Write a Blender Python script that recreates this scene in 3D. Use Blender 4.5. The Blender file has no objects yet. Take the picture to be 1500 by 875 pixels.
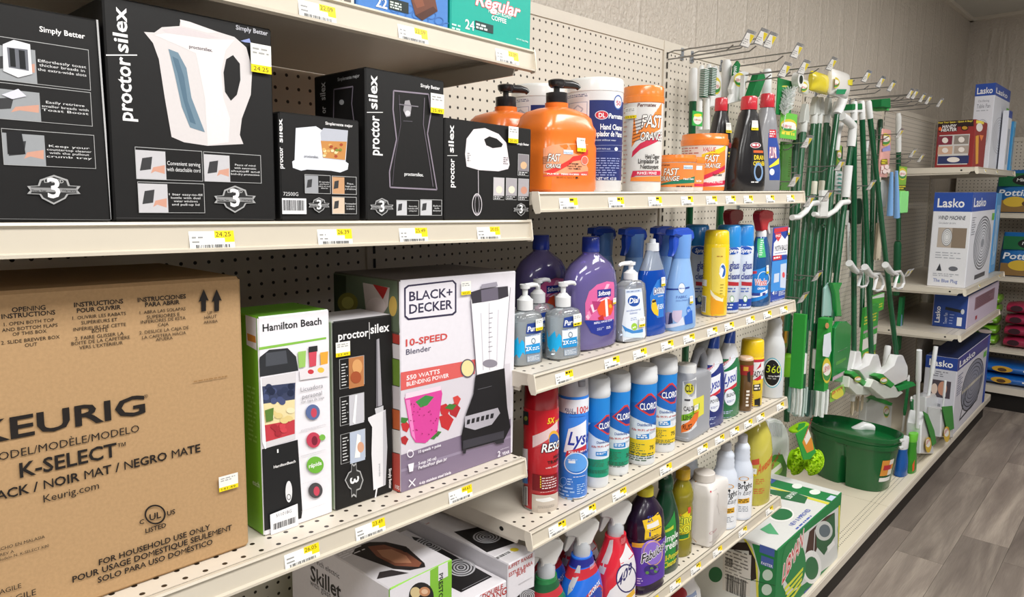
import bpy, bmesh, math, random
from mathutils import Vector, Matrix
from mathutils.geometry import tessellate_polygon
random.seed(7)
R = math.radians
SC = bpy.context.scene
COL = SC.collection
# ------------------------------------------------------------------ camera
F_PX, YAW, PITCH, ROLL = 1037.38, R(47.103), R(8.641), R(-0.1017)
CAM = Vector((-0.946, -1.306, 1.590))
FW = Vector((math.sin(YAW)*math.cos(PITCH), math.cos(YAW)*math.cos(PITCH), -math.sin(PITCH)))
RT0 = Vector((math.cos(YAW), -math.sin(YAW), 0)); UP0 = RT0.cross(FW)
RT = RT0*math.cos(ROLL) + UP0*math.sin(ROLL); UP = UP0*math.cos(ROLL) - RT0*math.sin(ROLL)
cd = bpy.data.cameras.new('camera'); cam = bpy.data.objects.new('camera', cd); COL.objects.link(cam)
cd.sensor_width = 36; cd.lens = F_PX*36/1500; cd.clip_start = .05; cd.clip_end = 60
m3 = Matrix((RT, UP, -FW)).transposed()
cam.matrix_world = Matrix.Translation(CAM) @ m3.to_4x4()
SC.camera = cam
# ------------------------------------------------------------------ light
w = bpy.data.worlds.new('store_ambient'); SC.world = w; w.use_nodes = True
w.node_tree.nodes['Background'].inputs[0].default_value = (1.0, .985, .965, 1)
w.node_tree.nodes['Background'].inputs[1].default_value = .11
def ceiling_light(x, y, e, sx=1.2, sy=.6):
    l = bpy.data.lights.new('ceiling_troffer_light', 'AREA'); l.shape = 'RECTANGLE'; l.size = sx; l.size_y = sy
    l.energy = e; l.color = (1, .99, .975)
    o = bpy.data.objects.new('ceiling_troffer_light', l); COL.objects.link(o); o.location = (x, y, 2.90)
for x, y, e in ((-2.4, -1.65, 36), (-.4, -1.65, 40), (1.5, -1.65, 44), (3.1, -1.65, 24), (-1.6, -4.0, 30), (.6, -4.0, 30), (2.8, -4.0, 26)):
    ceiling_light(x, y, e)
vs = SC.view_settings
vs.view_transform = 'Standard'; vs.look = 'None'; vs.gamma = 1; vs.use_curve_mapping = False
vs.exposure = 0.06
# ------------------------------------------------------------------ pixels to directions (photo frame 1500 x 875)
def ray(u, v): return FW + RT*((u-750)/F_PX) - UP*((v-437.5)/F_PX)
def on_y(u, v, y): d = ray(u, v); return CAM + d*((y-CAM.y)/d.y)
def on_x(u, v, x): d = ray(u, v); return CAM + d*((x-CAM.x)/d.x)
def on_z(u, v, z, m=0):
    d = ray(u, v); t = (z + m*CAM.x - CAM.z)/(d.z - m*d.x); return CAM + d*t
def to_px(P):
    d = Vector(P)-CAM; z = d.dot(FW); return (750+F_PX*d.dot(RT)/z, 437.5-F_PX*d.dot(UP)/z)
# ------------------------------------------------------------------ colours and materials
def lin(c): return c/12.92 if c <= .04045 else ((c+.055)/1.055)**2.4
def hx(s):
    if not isinstance(s, str): return s
    s = s.lstrip('#')
    if len(s) == 3: s = ''.join(c*2 for c in s)
    return tuple(lin(int(s[i:i+2], 16)/255) for i in (0, 2, 4)) + (1,)
def new_mat(name):
    m = bpy.data.materials.new(name); m.use_nodes = True
    return m, m.node_tree.nodes, m.node_tree.links, m.node_tree.nodes['Principled BSDF']
def col_mat(name, rough, spec=.5, coat=0, metal=0, bump=0, bscale=300, trans=0, var=.06):
    m, N, L, P = new_mat(name)
    a = N.new('ShaderNodeVertexColor'); a.layer_name = 'Col'
    tc = N.new('ShaderNodeTexCoord'); nz = N.new('ShaderNodeTexNoise'); nz.inputs['Scale'].default_value = bscale
    nz.inputs['Detail'].default_value = 3
    L.new(tc.outputs['Object'], nz.inputs['Vector'])
    mr = N.new('ShaderNodeMapRange'); mr.inputs['To Min'].default_value = 1-var; mr.inputs['To Max'].default_value = 1+var
    L.new(nz.outputs['Fac'], mr.inputs['Value'])
    mx = N.new('ShaderNodeVectorMath'); mx.operation = 'SCALE'
    L.new(a.outputs['Color'], mx.inputs[0]); L.new(mr.outputs[0], mx.inputs['Scale'])
    L.new(mx.outputs[0], P.inputs['Base Color'])
    P.inputs['Roughness'].default_value = rough; P.inputs['Metallic'].default_value = metal
    P.inputs['Specular IOR Level'].default_value = spec; P.inputs['Coat Weight'].default_value = coat
    P.inputs['Coat Roughness'].default_value = .08
    P.inputs['Transmission Weight'].default_value = trans
    if bump:
        b = N.new('ShaderNodeBump'); b.inputs['Strength'].default_value = bump; b.inputs['Distance'].default_value = .002
        L.new(nz.outputs['Fac'], b.inputs['Height']); L.new(b.outputs[0], P.inputs['Normal'])
    return m
PRINT = col_mat('printed_ink', .42, .4, var=.03)
CARD = col_mat('printed_cardboard', .5, .35, bump=.06, bscale=120, var=.04)
KRAFT = col_mat('kraft_cardboard', .8, .2, bump=.1, bscale=260, var=.14)
PLAST = col_mat('glossy_plastic', .24, .5, coat=.25, bscale=60, var=.03)
MATTE = col_mat('matte_plastic', .5, .4, bscale=80, var=.04)
MILK = col_mat('milky_plastic', .38, .4, trans=.12, bscale=40, var=.03)
METAL = col_mat('painted_steel', .36, .5, bscale=25, var=.035)
WIRE = col_mat('zinc_wire', .3, .5, metal=.85, bscale=200)
YARN = col_mat('yarn_fibre', .95, .1, bump=.7, bscale=700, var=.25)
BRISTLE = col_mat('bristle_fibre', .7, .3, bump=.5, bscale=500, var=.3)
LIQ = col_mat('tinted_liquid', .1, .5, coat=.6, trans=.25, bscale=20, var=.05); LIQ.node_tree.nodes['Principled BSDF'].inputs['IOR'].default_value = 1.2
FOIL = col_mat('film_pouch', .3, .6, coat=.4, bump=.5, bscale=30, var=.05)
def clear_mat(name, fac, haze=0):
    """thin clear wall: tinted see-through film with a mirror sheen, optionally a milky haze"""
    m, N, L, P = new_mat(name)
    a = N.new('ShaderNodeVertexColor'); a.layer_name = 'Col'
    t = N.new('ShaderNodeBsdfTransparent'); L.new(a.outputs['Color'], t.inputs[0]); g = N.new('ShaderNodeBsdfGlossy'); g.inputs['Roughness'].default_value = .07
    fr = N.new('ShaderNodeFresnel'); fr.inputs[0].default_value = 1.42
    ad = N.new('ShaderNodeMath'); ad.operation = 'ADD'; ad.use_clamp = True; ad.inputs[1].default_value = fac; L.new(fr.outputs[0], ad.inputs[0])
    src = t.outputs[0]
    if haze:
        L.new(a.outputs['Color'], P.inputs['Base Color']); P.inputs['Roughness'].default_value = .15
        h = N.new('ShaderNodeMixShader'); h.inputs[0].default_value = haze; L.new(t.outputs[0], h.inputs[1]); L.new(P.outputs[0], h.inputs[2]); src = h.outputs[0]
    mx = N.new('ShaderNodeMixShader'); L.new(ad.outputs[0], mx.inputs[0]); L.new(src, mx.inputs[1]); L.new(g.outputs[0], mx.inputs[2])
    L.new(mx.outputs[0], N['Material Output'].inputs['Surface'])
    return m
CLEAR = clear_mat('clear_plastic', .03, .20)
GEL = clear_mat('clear_gel', .02, .42)
TINT = clear_mat('tinted_clear_plastic', .02, .35)
FILM = clear_mat('clear_film', .05, .3)
def steel_mat(name, base, rough, holes=None, var=.05):
    """cream enamelled steel or hardboard; holes = (pitch, radius, axes, ylimit) darkens a drilled grid and sinks it"""
    m, N, L, P = new_mat(name)
    tc = N.new('ShaderNodeTexCoord'); nz = N.new('ShaderNodeTexNoise'); nz.inputs['Scale'].default_value = 3.5; nz.inputs['Detail'].default_value = 6
    L.new(tc.outputs['Object'], nz.inputs['Vector'])
    rp = N.new('ShaderNodeMapRange'); rp.inputs['To Min'].default_value = 1-var; rp.inputs['To Max'].default_value = 1+var
    L.new(nz.outputs['Fac'], rp.inputs['Value'])
    sc = N.new('ShaderNodeVectorMath'); sc.operation = 'SCALE'; sc.inputs[0].default_value = hx(base)[:3]
    L.new(rp.outputs[0], sc.inputs['Scale'])
    P.inputs['Roughness'].default_value = rough
    if not holes:
        L.new(sc.outputs[0], P.inputs['Base Color']); return m
    pitch, rad, axes, lim = holes
    sp = N.new('ShaderNodeSeparateXYZ'); L.new(tc.outputs['Object'], sp.inputs[0])
    def M(op, a, b=None, c=None):
        n = N.new('ShaderNodeMath'); n.operation = op
        for i, x in enumerate((a, b, c)):
            if x is None: continue
            if isinstance(x, (int, float)): n.inputs[i].default_value = x
            else: L.new(x, n.inputs[i])
        return n.outputs[0]
    def cell(ax):
        q = M('DIVIDE', sp.outputs[ax], pitch); return M('MULTIPLY', M('SUBTRACT', M('FRACT', q), .5), pitch)
    a, b = cell(axes[0]), cell(axes[1])
    d = M('SQRT', M('ADD', M('MULTIPLY', a, a), M('MULTIPLY', b, b)))
    hole = M('LESS_THAN', d, rad)
    if lim:
        hole = M('MULTIPLY', hole, M('MULTIPLY', M('LESS_THAN', sp.outputs[axes[1]], lim), M('GREATER_THAN', sp.outputs[axes[1]], lim-.052)))
    mix = N.new('ShaderNodeMix'); mix.data_type = 'RGBA'; L.new(hole, mix.inputs['Factor'])
    L.new(sc.outputs[0], mix.inputs[6]); mix.inputs[7].default_value = (.022, .014, .009, 1)
    L.new(mix.outputs[2], P.inputs['Base Color'])
    bp = N.new('ShaderNodeBump'); bp.inputs['Strength'].default_value = .5; bp.inputs['Distance'].default_value = .003
    L.new(M('SUBTRACT', 1, hole), bp.inputs['Height']); L.new(bp.outputs[0], P.inputs['Normal'])
    return m
CREAM = '#d8cfc0'
PEG = steel_mat('cream_pegboard', '#dad1c3', .55, (.0254, .0034, (0, 2), None))
PEGX = steel_mat('cream_pegboard_end', '#dad1c3', .55, (.0254, .0034, (1, 2), None))
DECK = steel_mat('cream_shelf_steel', CREAM, .35, (.0254, .0034, (0, 1), -.405))
STEEL = steel_mat('cream_enamel_steel', CREAM, .35)
# ------------------------------------------------------------------ mesh builder
class G:
    def __init__(s, col='#ffffff'): s.v = []; s.f = []; s.c = []; s.col = hx(col)
    def add(s, vs, fs, col=None):
        n = len(s.v); s.v += [tuple(p) for p in vs]; c = hx(col) if col is not None else s.col
        for f in fs: s.f.append([i+n for i in f]); s.c.append(c)
        return s
    def box(s, x0, y0, z0, x1, y1, z1, col=None):
        return s.add([(x0,y0,z0),(x1,y0,z0),(x1,y1,z0),(x0,y1,z0),(x0,y0,z1),(x1,y0,z1),(x1,y1,z1),(x0,y1,z1)],
                     [(3,2,1,0),(4,5,6,7),(0,1,5,4),(1,2,6,5),(2,3,7,6),(3,0,4,7)], col)
    def loft(s, secs, n=28, col=None, caps=(1, 1), ax='z'):
        """secs: (z, a, b, e, ox, oy[, col]) closed rings"""
        vs = []; fs = []; cols = []
        for q in secs:
            z, a, b, e, ox, oy = q[:6]
            for i in range(n):
                t = 2*math.pi*i/n; c, d = math.cos(t), math.sin(t)
                x = ox + a*math.copysign(abs(c)**(2/e), c); y = oy + b*math.copysign(abs(d)**(2/e), d)
                vs.append((x, y, z) if ax == 'z' else ((z, x, y) if ax == 'x' else (x, z, y)))
        base = len(s.v); s.v += vs
        for k in range(len(secs)-1):
            c = hx(secs[k][6]) if len(secs[k]) > 6 and secs[k][6] else (hx(col) if col is not None else s.col)
            for i in range(n):
                j = (i+1) % n
                f = [k*n+i, k*n+j, (k+1)*n+j, (k+1)*n+i]
                if ax == 'y': f = f[::-1]
                s.f.append([base+x for x in f]); s.c.append(c)
        c = hx(col) if col is not None else s.col
        def cc(q): return hx(q[6]) if len(q) > 6 and q[6] else c
        lo = [base+i for i in range(n)]; hi = [base+(len(secs)-1)*n+i for i in range(n)]
        if caps[0]: s.f.append(lo[::-1] if ax != 'y' else lo); s.c.append(cc(secs[0]))
        if caps[1]: s.f.append(hi if ax != 'y' else hi[::-1]); s.c.append(cc(secs[-2]))
        return s
    def tube(s, pts, r, n=8, col=None, flat=1):
        pts = [Vector(p) for p in pts]; base = len(s.v); c = hx(col) if col is not None else s.col
        rs = r if isinstance(r, (list, tuple)) else [r]*len(pts)
        up = Vector((0, 0, 1)); prev = None
        for i, p in enumerate(pts):
            d = (pts[min(i+1, len(pts)-1)] - pts[max(i-1, 0)]).normalized()
            if prev is None:
                a = d.cross(up)
                if a.length < .05: a = d.cross(Vector((1, 0, 0)))
                a.normalize()
            else:
                a = prev - d*prev.dot(d)
                a.normalize()
            prev = a; b = d.cross(a)
            for k in range(n):
                t = 2*math.pi*k/n; s.v.append(tuple(p + a*(rs[i]*math.cos(t)) + b*(rs[i]*flat*math.sin(t))))
        for i in range(len(pts)-1):
            for k in range(n):
                j = (k+1) % n; s.f.append([base+i*n+k, base+i*n+j, base+(i+1)*n+j, base+(i+1)*n+k]); s.c.append(c)
        s.f.append([base+k for k in range(n)][::-1]); s.c.append(c)
        e = base+(len(pts)-1)*n; s.f.append([e+k for k in range(n)]); s.c.append(c)
        return s
    def prism(s, poly, t0, t1, ax='y', col=None, inset=0):
        """outline poly in the plane normal to ax, from t0 to t1; inset rounds the rims"""
        n = len(poly); cx = sum(p[0] for p in poly)/n; cy = sum(p[1] for p in poly)/n
        def mk(p, t): return (p[0], t, p[1]) if ax == 'y' else ((t, p[0], p[1]) if ax == 'x' else (p[0], p[1], t))
        def shr(k):
            out = []
            for i in range(n):
                a, b, c = Vector(poly[i-1]), Vector(poly[i]), Vector(poly[(i+1) % n])
                e1 = (b-a); e2 = (c-b)
                n1 = Vector((-e1.y, e1.x)); n2 = Vector((-e2.y, e2.x))
                if n1.length: n1.normalize()
                if n2.length: n2.normalize()
                m = n1+n2
                if m.length < 1e-6: m = n1
                m = m/max(.35, m.dot(n1)) if m.dot(n1) else m
                out.append((b.x+m.x*k*s._sg, b.y+m.y*k*s._sg))
            return out
        ar = sum(poly[i-1][0]*poly[i][1]-poly[i][0]*poly[i-1][1] for i in range(n)); s._sg = 1 if ar > 0 else -1
        rings = []
        if inset: rings = [(shr(inset), t0), (poly, t0+inset*(1 if t1 > t0 else -1)), (poly, t1-inset*(1 if t1 > t0 else -1)), (shr(inset), t1)]
        else: rings = [(poly, t0), (poly, t1)]
        base = len(s.v); c = hx(col) if col is not None else s.col
        for pl, t in rings: s.v += [mk(p, t) for p in pl]
        for k in range(len(rings)-1):
            for i in range(n):
                j = (i+1) % n; s.f.append([base+k*n+i, base+k*n+j, base+(k+1)*n+j, base+(k+1)*n+i]); s.c.append(c)
        for ring, off in ((rings[0][0], 0), (rings[-1][0], (len(rings)-1)*n)):
            for tri in tessellate_polygon([[Vector((p[0], p[1], 0)) for p in ring]]):
                s.f.append([base+off+i for i in tri]); s.c.append(c)
        return s
    def mesh(s, name, mat, sharp=38):
        me = bpy.data.meshes.new(name); me.from_pydata(s.v, [], s.f)
        ca = me.color_attributes.new('Col', 'FLOAT_COLOR', 'CORNER')
        buf = []
        for f, c in zip(s.f, s.c): buf += list(c)*len(f)
        ca.data.foreach_set('color', buf)
        bm = bmesh.new(); bm.from_mesh(me); bmesh.ops.recalc_face_normals(bm, faces=bm.faces); bm.to_mesh(me); bm.free()
        me.polygons.foreach_set('use_smooth', [True]*len(me.polygons))
        if sharp: me.set_sharp_from_angle(angle=R(sharp))
        me.materials.append(mat)
        return me
    def build(s, name, mat, parent=None, label=None, sharp=38):
        o = bpy.data.objects.new(name, s.mesh(name, mat, sharp)); COL.objects.link(o)
        if parent: o.parent = parent
        if label: o['label'] = label
        return o
def tag(o, label, cat, group=None):
    o['label'] = label; o['category'] = cat
    if group: o['group'] = group
    return o
def thing(name, label, cat, loc=(0, 0, 0), rz=0, tilt=0, group=None, rot=None):
    o = bpy.data.objects.new(name, None); COL.objects.link(o); o.empty_display_size = .03
    o.matrix_world = Matrix.Translation(Vector(loc)) @ (rot if rot is not None else Matrix.Rotation(tilt, 4, 'Y') @ Matrix.Rotation(rz, 4, 'Z'))
    return tag(o, label, cat, group)
def struct(o): o['kind'] = 'structure'; return o
def copy_tree(o, parent=None):
    c = o.copy(); COL.objects.link(c); c.parent = parent
    for ch in list(o.children): copy_tree(ch, c)
    return c
# ------------------------------------------------------------------ lettering: glyph outlines of the built-in font
GL = {}
def load_glyphs():
    chars = [chr(i) for i in range(33, 127)] + list('ÈÉÓéèóíáñ®™•')
    tmp = []
    for bold in (0, 1):
        for c in chars + ['HH']:
            for body in ((c,) if c == 'HH' else (c, 'H'+c+'H')):
                cu = bpy.data.curves.new('g', 'FONT'); cu.body = body; cu.size = 1; cu.resolution_u = 2; cu.offset = (0 if c in 'MWN&%' else .009 if c in 'mwVvAk4' else .020)*bold; cu.fill_mode = 'FRONT'
                o = bpy.data.objects.new('g', cu); COL.objects.link(o); tmp.append((bold, c, body, o))
    dg = bpy.context.evaluated_depsgraph_get()
    W = {}
    for bold, c, body, o in tmp:
        me = o.evaluated_get(dg).to_mesh()
        xs = [v.co.x for v in me.vertices]
        if len(body) > 1: W[bold, body] = (max(xs)-min(xs)) if xs else 0
        else: GL[bold, c] = [[(v.co.x, v.co.y) for v in me.vertices], [list(p.vertices) for p in me.polygons], 0]
        o.evaluated_get(dg).to_mesh_clear()
    for (bold, c), g in GL.items(): g[2] = W[bold, 'H'+c+'H']-W[bold, 'HH']
    GL['cap'] = max(p[1] for p in GL[0, 'H'][0])
    for b, c, body, o in tmp:
        cu = o.data; bpy.data.objects.remove(o); bpy.data.curves.remove(cu)
load_glyphs()
def text_polys(s, bold=0, italic=0, track=0):
    """unit text: cap height 1, origin at the baseline start; returns polys and width"""
    k = 1/GL['cap']; x = 0; out = []; x_min = None; x_max = 0
    for ch in s:
        if ch == ' ' or (bold, ch) not in GL: x += .30*k; continue
        vs, fs, adv = GL[bold, ch]
        for f in fs: out.append([((x+vs[i][0]*k + italic*vs[i][1]*k), vs[i][1]*k) for i in f])
        x += adv*k + track
    if not out: return [], 1
    x0 = min(p[0] for f in out for p in f); x1 = max(p[0] for f in out for p in f)
    return [[(p[0]-x0, p[1]) for p in f] for f in out], x1-x0
def clip(poly, ax, val, keep_low):
    out = []
    for i in range(len(poly)):
        a, b = poly[i-1], poly[i]
        ia = (a[ax] <= val) == keep_low or a[ax] == val; ib = (b[ax] <= val) == keep_low or b[ax] == val
        if ia != ib:
            t = (val-a[ax])/(b[ax]-a[ax]); out.append((a[0]+(b[0]-a[0])*t, a[1]+(b[1]-a[1])*t))
        if ib: out.append(b)
    return out
def strips(poly, ax, step):
    lo = min(p[ax] for p in poly); hi = max(p[ax] for p in poly)
    k0 = math.floor(lo/step)+1; res = []; rest = poly
    k = k0
    while k*step < hi-1e-7:
        a = clip(rest, ax, k*step, True); rest = clip(rest, ax, k*step, False)
        if len(a) > 2: res.append(a)
        if len(rest) < 3: break
        k += 1
    if len(rest) > 2: res.append(rest)
    return res
class Pr:
    """flat print laid on a face: shapes in face metres, or in photo pixels that are cast onto that face"""
    def __init__(s, parent, mapf, inv=None, step=0, zstep=0, px=True, name='printed_label', mat=None):
        s.par = parent; s.map = mapf; s.inv = inv; s.step = step; s.zstep = zstep; s.px = px and inv is not None
        s.v = []; s.f = []; s.c = []; s.k = 0; s.name = name; s.mat = mat or PRINT
    def Z(s, ox, oy, k): s.zm = (ox, oy, k); return s
    zm = None; bounds = None
    def P(s, p):
        if not s.px: return p
        if s.zm: p = (s.zm[0]+p[0]/s.zm[2], s.zm[1]+p[1]/s.zm[2])
        return s.inv(p)
    def put(s, polys, col):
        off = .0003 + s.k*.00004; s.k += 1; c = hx(col)
        for pl in polys:
            if s.bounds:
                x0, y0, x1, y1 = s.bounds
                for ax, val, low in ((0, x0, False), (0, x1, True), (1, y0, False), (1, y1, True)):
                    if len(pl) > 2: pl = clip(pl, ax, val, low)
                if len(pl) < 3: continue
            ps = [pl]
            if s.step: ps = [q for p in ps for q in strips(p, 0, s.step)]
            if s.zstep: ps = [q for p in ps for q in strips(p, 1, s.zstep)]
            for q in ps:
                n = len(s.v); s.v += [tuple(s.map(x, y, off)) for x, y in q]
                s.f.append(list(range(n, n+len(q)))); s.c.append(c)
        return s
    def rect(s, a, b, col):
        a, b = s.P(a), s.P(b); x0, x1 = sorted((a[0], b[0])); y0, y1 = sorted((a[1], b[1]))
        return s.put([[(x0, y0), (x1, y0), (x1, y1), (x0, y1)]], col)
    def frame(s, a, b, t, col, fill=None):
        a, b = s.P(a), s.P(b); x0, x1 = sorted((a[0], b[0])); y0, y1 = sorted((a[1], b[1]))
        s.put([[(x0, y0), (x1, y0), (x1, y1), (x0, y1)]], col)
        return s.put([[(x0+t, y0+t), (x1-t, y0+t), (x1-t, y1-t), (x0+t, y1-t)]], fill)
    def tess(s, pts, col):
        return s.put([[pts[i] for i in tri] for tri in tessellate_polygon([[Vector((p[0], p[1], 0)) for p in pts]])], col)
    def poly(s, pts, col): return s.tess([s.P(p) for p in pts], col)
    def ell(s, c, rx, ry, col, n=24, a0=0, a1=360):
        return s.poly([(c[0]+rx*math.cos(R(a0+(a1-a0)*i/n)), c[1]+ry*math.sin(R(a0+(a1-a0)*i/n))) for i in range(n if a1-a0 >= 360 else n+1)], col)
    def ring(s, c, rx, ry, w, col, n=28):
        ps = [[s.P((c[0]+k*rx*math.cos(2*math.pi*i/n), c[1]+k*ry*math.sin(2*math.pi*i/n))) for i in range(n)] for k in (1, 1-w)]
        return s.put([[ps[0][i-1], ps[0][i], ps[1][i], ps[1][i-1]] for i in range(n)], col)
    def line(s, pts, w, col):
        ps = [Vector(s.P(p)) for p in pts]; out = []
        for a, b in zip(ps, ps[1:]):
            d = b-a
            if d.length < 1e-9: continue
            n = Vector((-d.y, d.x)).normalized()*w/2; out.append([tuple(a-n), tuple(b-n), tuple(b+n), tuple(a+n)])
        return s.put(out, col)
    def txt(s, t, a, b, col, bold=0, it=0, w=None, rot=0, track=0, out=None, slope=0, hp=None, nat=1):
        a0 = a; a, b = Vector(s.P(a)), Vector(s.P(b)); polys, tw = text_polys(t, bold, it, track)
        if rot == 90:
            L = abs(b.y-a.y); H = abs(b.x-a.x); x1 = max(a.x, b.x); y0 = min(a.y, b.y)
            f = lambda p: (x1-p[1]*H, y0+p[0]*L/tw)
        elif rot == -90:
            L = abs(b.y-a.y); H = abs(b.x-a.x); x0 = min(a.x, b.x); y1 = max(a.y, b.y)
            f = lambda p: (x0+p[1]*H, y1-p[0]*L/tw)
        else:
            W = w if w else b.x-a.x; H = b.y-a.y
            if s.px: H = (s.P((a0[0], a0[1]-hp))[1]-a.y) if hp else W/tw*nat
            f = lambda p: (a.x+p[0]*W/tw, a.y+p[1]*H+slope*p[0]*W/tw)
        if out:
            o = out[1]
            for dx, dy in ((o, 0), (-o, 0), (0, o), (0, -o)):
                s.put([[(f(p)[0]+dx, f(p)[1]+dy) for p in pl] for pl in polys], out[0])
        return s.put([[f(p) for p in pl] for pl in polys], col)
    def greek(s, a, b, n, col, fill=.5, seed=1):
        """small print too fine to read in the photo: rows of word-length strokes"""
        a, b = s.P(a), s.P(b); x0, x1 = sorted((a[0], b[0])); y0, y1 = sorted((a[1], b[1])); rnd = random.Random(seed); out = []
        h = (y1-y0)/n
        for i in range(n):
            x = x0; y = y1-(i+.75)*h; e = x1-(x1-x0)*rnd.choice((0, .05, .2, .3))
            while x < e-h*.3:
                ww = min(rnd.uniform(.8, 3)*h, e-x); out.append([(x, y), (x+ww*.85, y), (x+ww*.85, y+h*fill), (x, y+h*fill)]); x += ww+h*.25
        return s.put(out, col)
    def bars(s, a, b, col='#222222', n=22, seed=3):
        a, b = s.P(a), s.P(b); x0, x1 = sorted((a[0], b[0])); y0, y1 = sorted((a[1], b[1])); rnd = random.Random(seed); out = []
        st = (x1-x0)/n
        for i in range(n):
            wd = st*rnd.choice((.35, .6, .8)); out.append([(x0+i*st, y0), (x0+i*st+wd, y0), (x0+i*st+wd, y1), (x0+i*st, y1)])
        return s.put(out, col)
    def done(s, label=None):
        if not s.f: return None
        g = G(); g.v, g.f, g.c = s.v, s.f, s.c
        me = bpy.data.meshes.new(s.name); me.from_pydata(g.v, [], g.f)
        ca = me.color_attributes.new('Col', 'FLOAT_COLOR', 'CORNER'); buf = []
        for f, c in zip(g.f, g.c): buf += list(c)*len(f)
        ca.data.foreach_set('color', buf); me.materials.append(s.mat)
        o = bpy.data.objects.new(s.name, me); COL.objects.link(o); o.parent = s.par
        if label: o['label'] = label
        return o
def plane_print(t, org, ux, uy, px=True, name='printed_label', parent=None, mat=None, size=None):
    """print on the plane through org spanned by ux, uy (thing-local)"""
    org, ux, uy = Vector(org), Vector(ux).normalized(), Vector(uy).normalized(); n = ux.cross(uy)
    Mi = t.matrix_world.inverted(); o = Mi @ CAM; rot = Mi.to_3x3()
    def inv(p):
        d = rot @ ray(*p); k = (org-o).dot(n)/d.dot(n); h = o+d*k-org; return (h.dot(ux), h.dot(uy))
    q = Pr(parent or t, lambda x, y, off: org+ux*x+uy*y+n*off, inv, px=px, name=name, mat=mat)
    if size: q.bounds = (.0005, .0005, size[0]-.0005, size[1]-.0005)
    return q
# ------------------------------------------------------------------ shelf data: depth, top height at x=0, slope along x
TILT_A = .0274
SH = {'At': (.480, 1.826, -TILT_A), 'A2': (.473, 1.539, -TILT_A), 'A3': (.460, 1.094, -TILT_A), 'A4': (.470, .640, -TILT_A),
      'B1': (.487, 1.588, 0), 'B2': (.478, 1.257, 0), 'B3': (.471, .948, 0), 'B4': (.469, .616, 0), 'base': (.49, .170, 0),
      'D1': (.495, 1.716, 0), 'D2': (.493, 1.038, 0), 'D3': (.490, .775, 0)}
W = 1.2192
def on_shelf(u, v, sh): d, z, m = SH[sh]; return on_z(u, v, z, m)
# ================================================================== the setting
def wall_material():
    """plaster pulled down in irregular vertical trowel strokes over a fine stipple, slight sheen"""
    m, N, L, P = new_mat('trowelled_plaster')
    tc = N.new('ShaderNodeTexCoord')
    def noise(sc, scale, det, dist=0):
        mp = N.new('ShaderNodeMapping'); mp.inputs['Scale'].default_value = sc; L.new(tc.outputs['Object'], mp.inputs['Vector'])
        n = N.new('ShaderNodeTexNoise'); n.inputs['Scale'].default_value = scale; n.inputs['Detail'].default_value = det; n.inputs['Distortion'].default_value = dist; L.new(mp.outputs[0], n.inputs['Vector']); return n.outputs['Fac']
    def M(op, a, b, c=None):
        n = N.new('ShaderNodeMath'); n.operation = op
        for k, x in enumerate((a, b, c)):
            if x is None: continue
            if isinstance(x, (int, float)): n.inputs[k].default_value = x
            else: L.new(x, n.inputs[k])
        return n.outputs[0]
    st = noise((2.6, 2.6, .28), 1.7, 3, .4)
    ridge = M('SUBTRACT', 1, M('MULTIPLY', M('ABSOLUTE', M('SUBTRACT', st, .5), 0), 22)); ridge = M('MAXIMUM', ridge, 0)
    patch = noise((3, 3, 2), 1.6, 3); stip = noise((1, 1, .8), 70, 5, .6)
    h = M('MULTIPLY_ADD', ridge, .9, M('MULTIPLY', stip, M('MULTIPLY_ADD', patch, 2.6, .3)))
    b = N.new('ShaderNodeBump'); b.inputs['Strength'].default_value = .8; b.inputs['Distance'].default_value = .006
    L.new(h, b.inputs['Height']); L.new(b.outputs[0], P.inputs['Normal'])
    P.inputs['Base Color'].default_value = hx('#c8beb1'); P.inputs['Roughness'].default_value = .38
    return m
WALL = wall_material()
def slab(name, x0, y0, z0, x1, y1, z1, mat, parent=None):
    return struct(G().box(x0, y0, z0, x1, y1, z1).build(name, mat, parent))
slab('wall_back', -4.5, .03, 0, 5.95, .15, 2.98, WALL)
slab('wall_end', 5.83, -6.5, 0, 5.95, .03, 2.98, WALL)
m, N, L, P = new_mat('ceiling_tile'); tc = N.new('ShaderNodeTexCoord'); nz = N.new('ShaderNodeTexNoise'); nz.inputs['Scale'].default_value = 60
L.new(tc.outputs['Object'], nz.inputs['Vector']); b = N.new('ShaderNodeBump'); b.inputs['Strength'].default_value = .3; b.inputs['Distance'].default_value = .004
L.new(nz.outputs['Fac'], b.inputs['Height']); L.new(b.outputs[0], P.inputs['Normal']); P.inputs['Base Color'].default_value = hx('#c9c5bb'); P.inputs['Roughness'].default_value = .9
ceil = slab('ceiling', -4.5, -6.5, 2.93, 5.95, .15, 3.0, m)
slab('trim_1', 5.78, -6.5, 2.905, 5.83, .03, 2.93, STEEL); slab('trim_2', -4.5, 0.0, 2.905, 5.83, .03, 2.93, STEEL)
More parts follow.
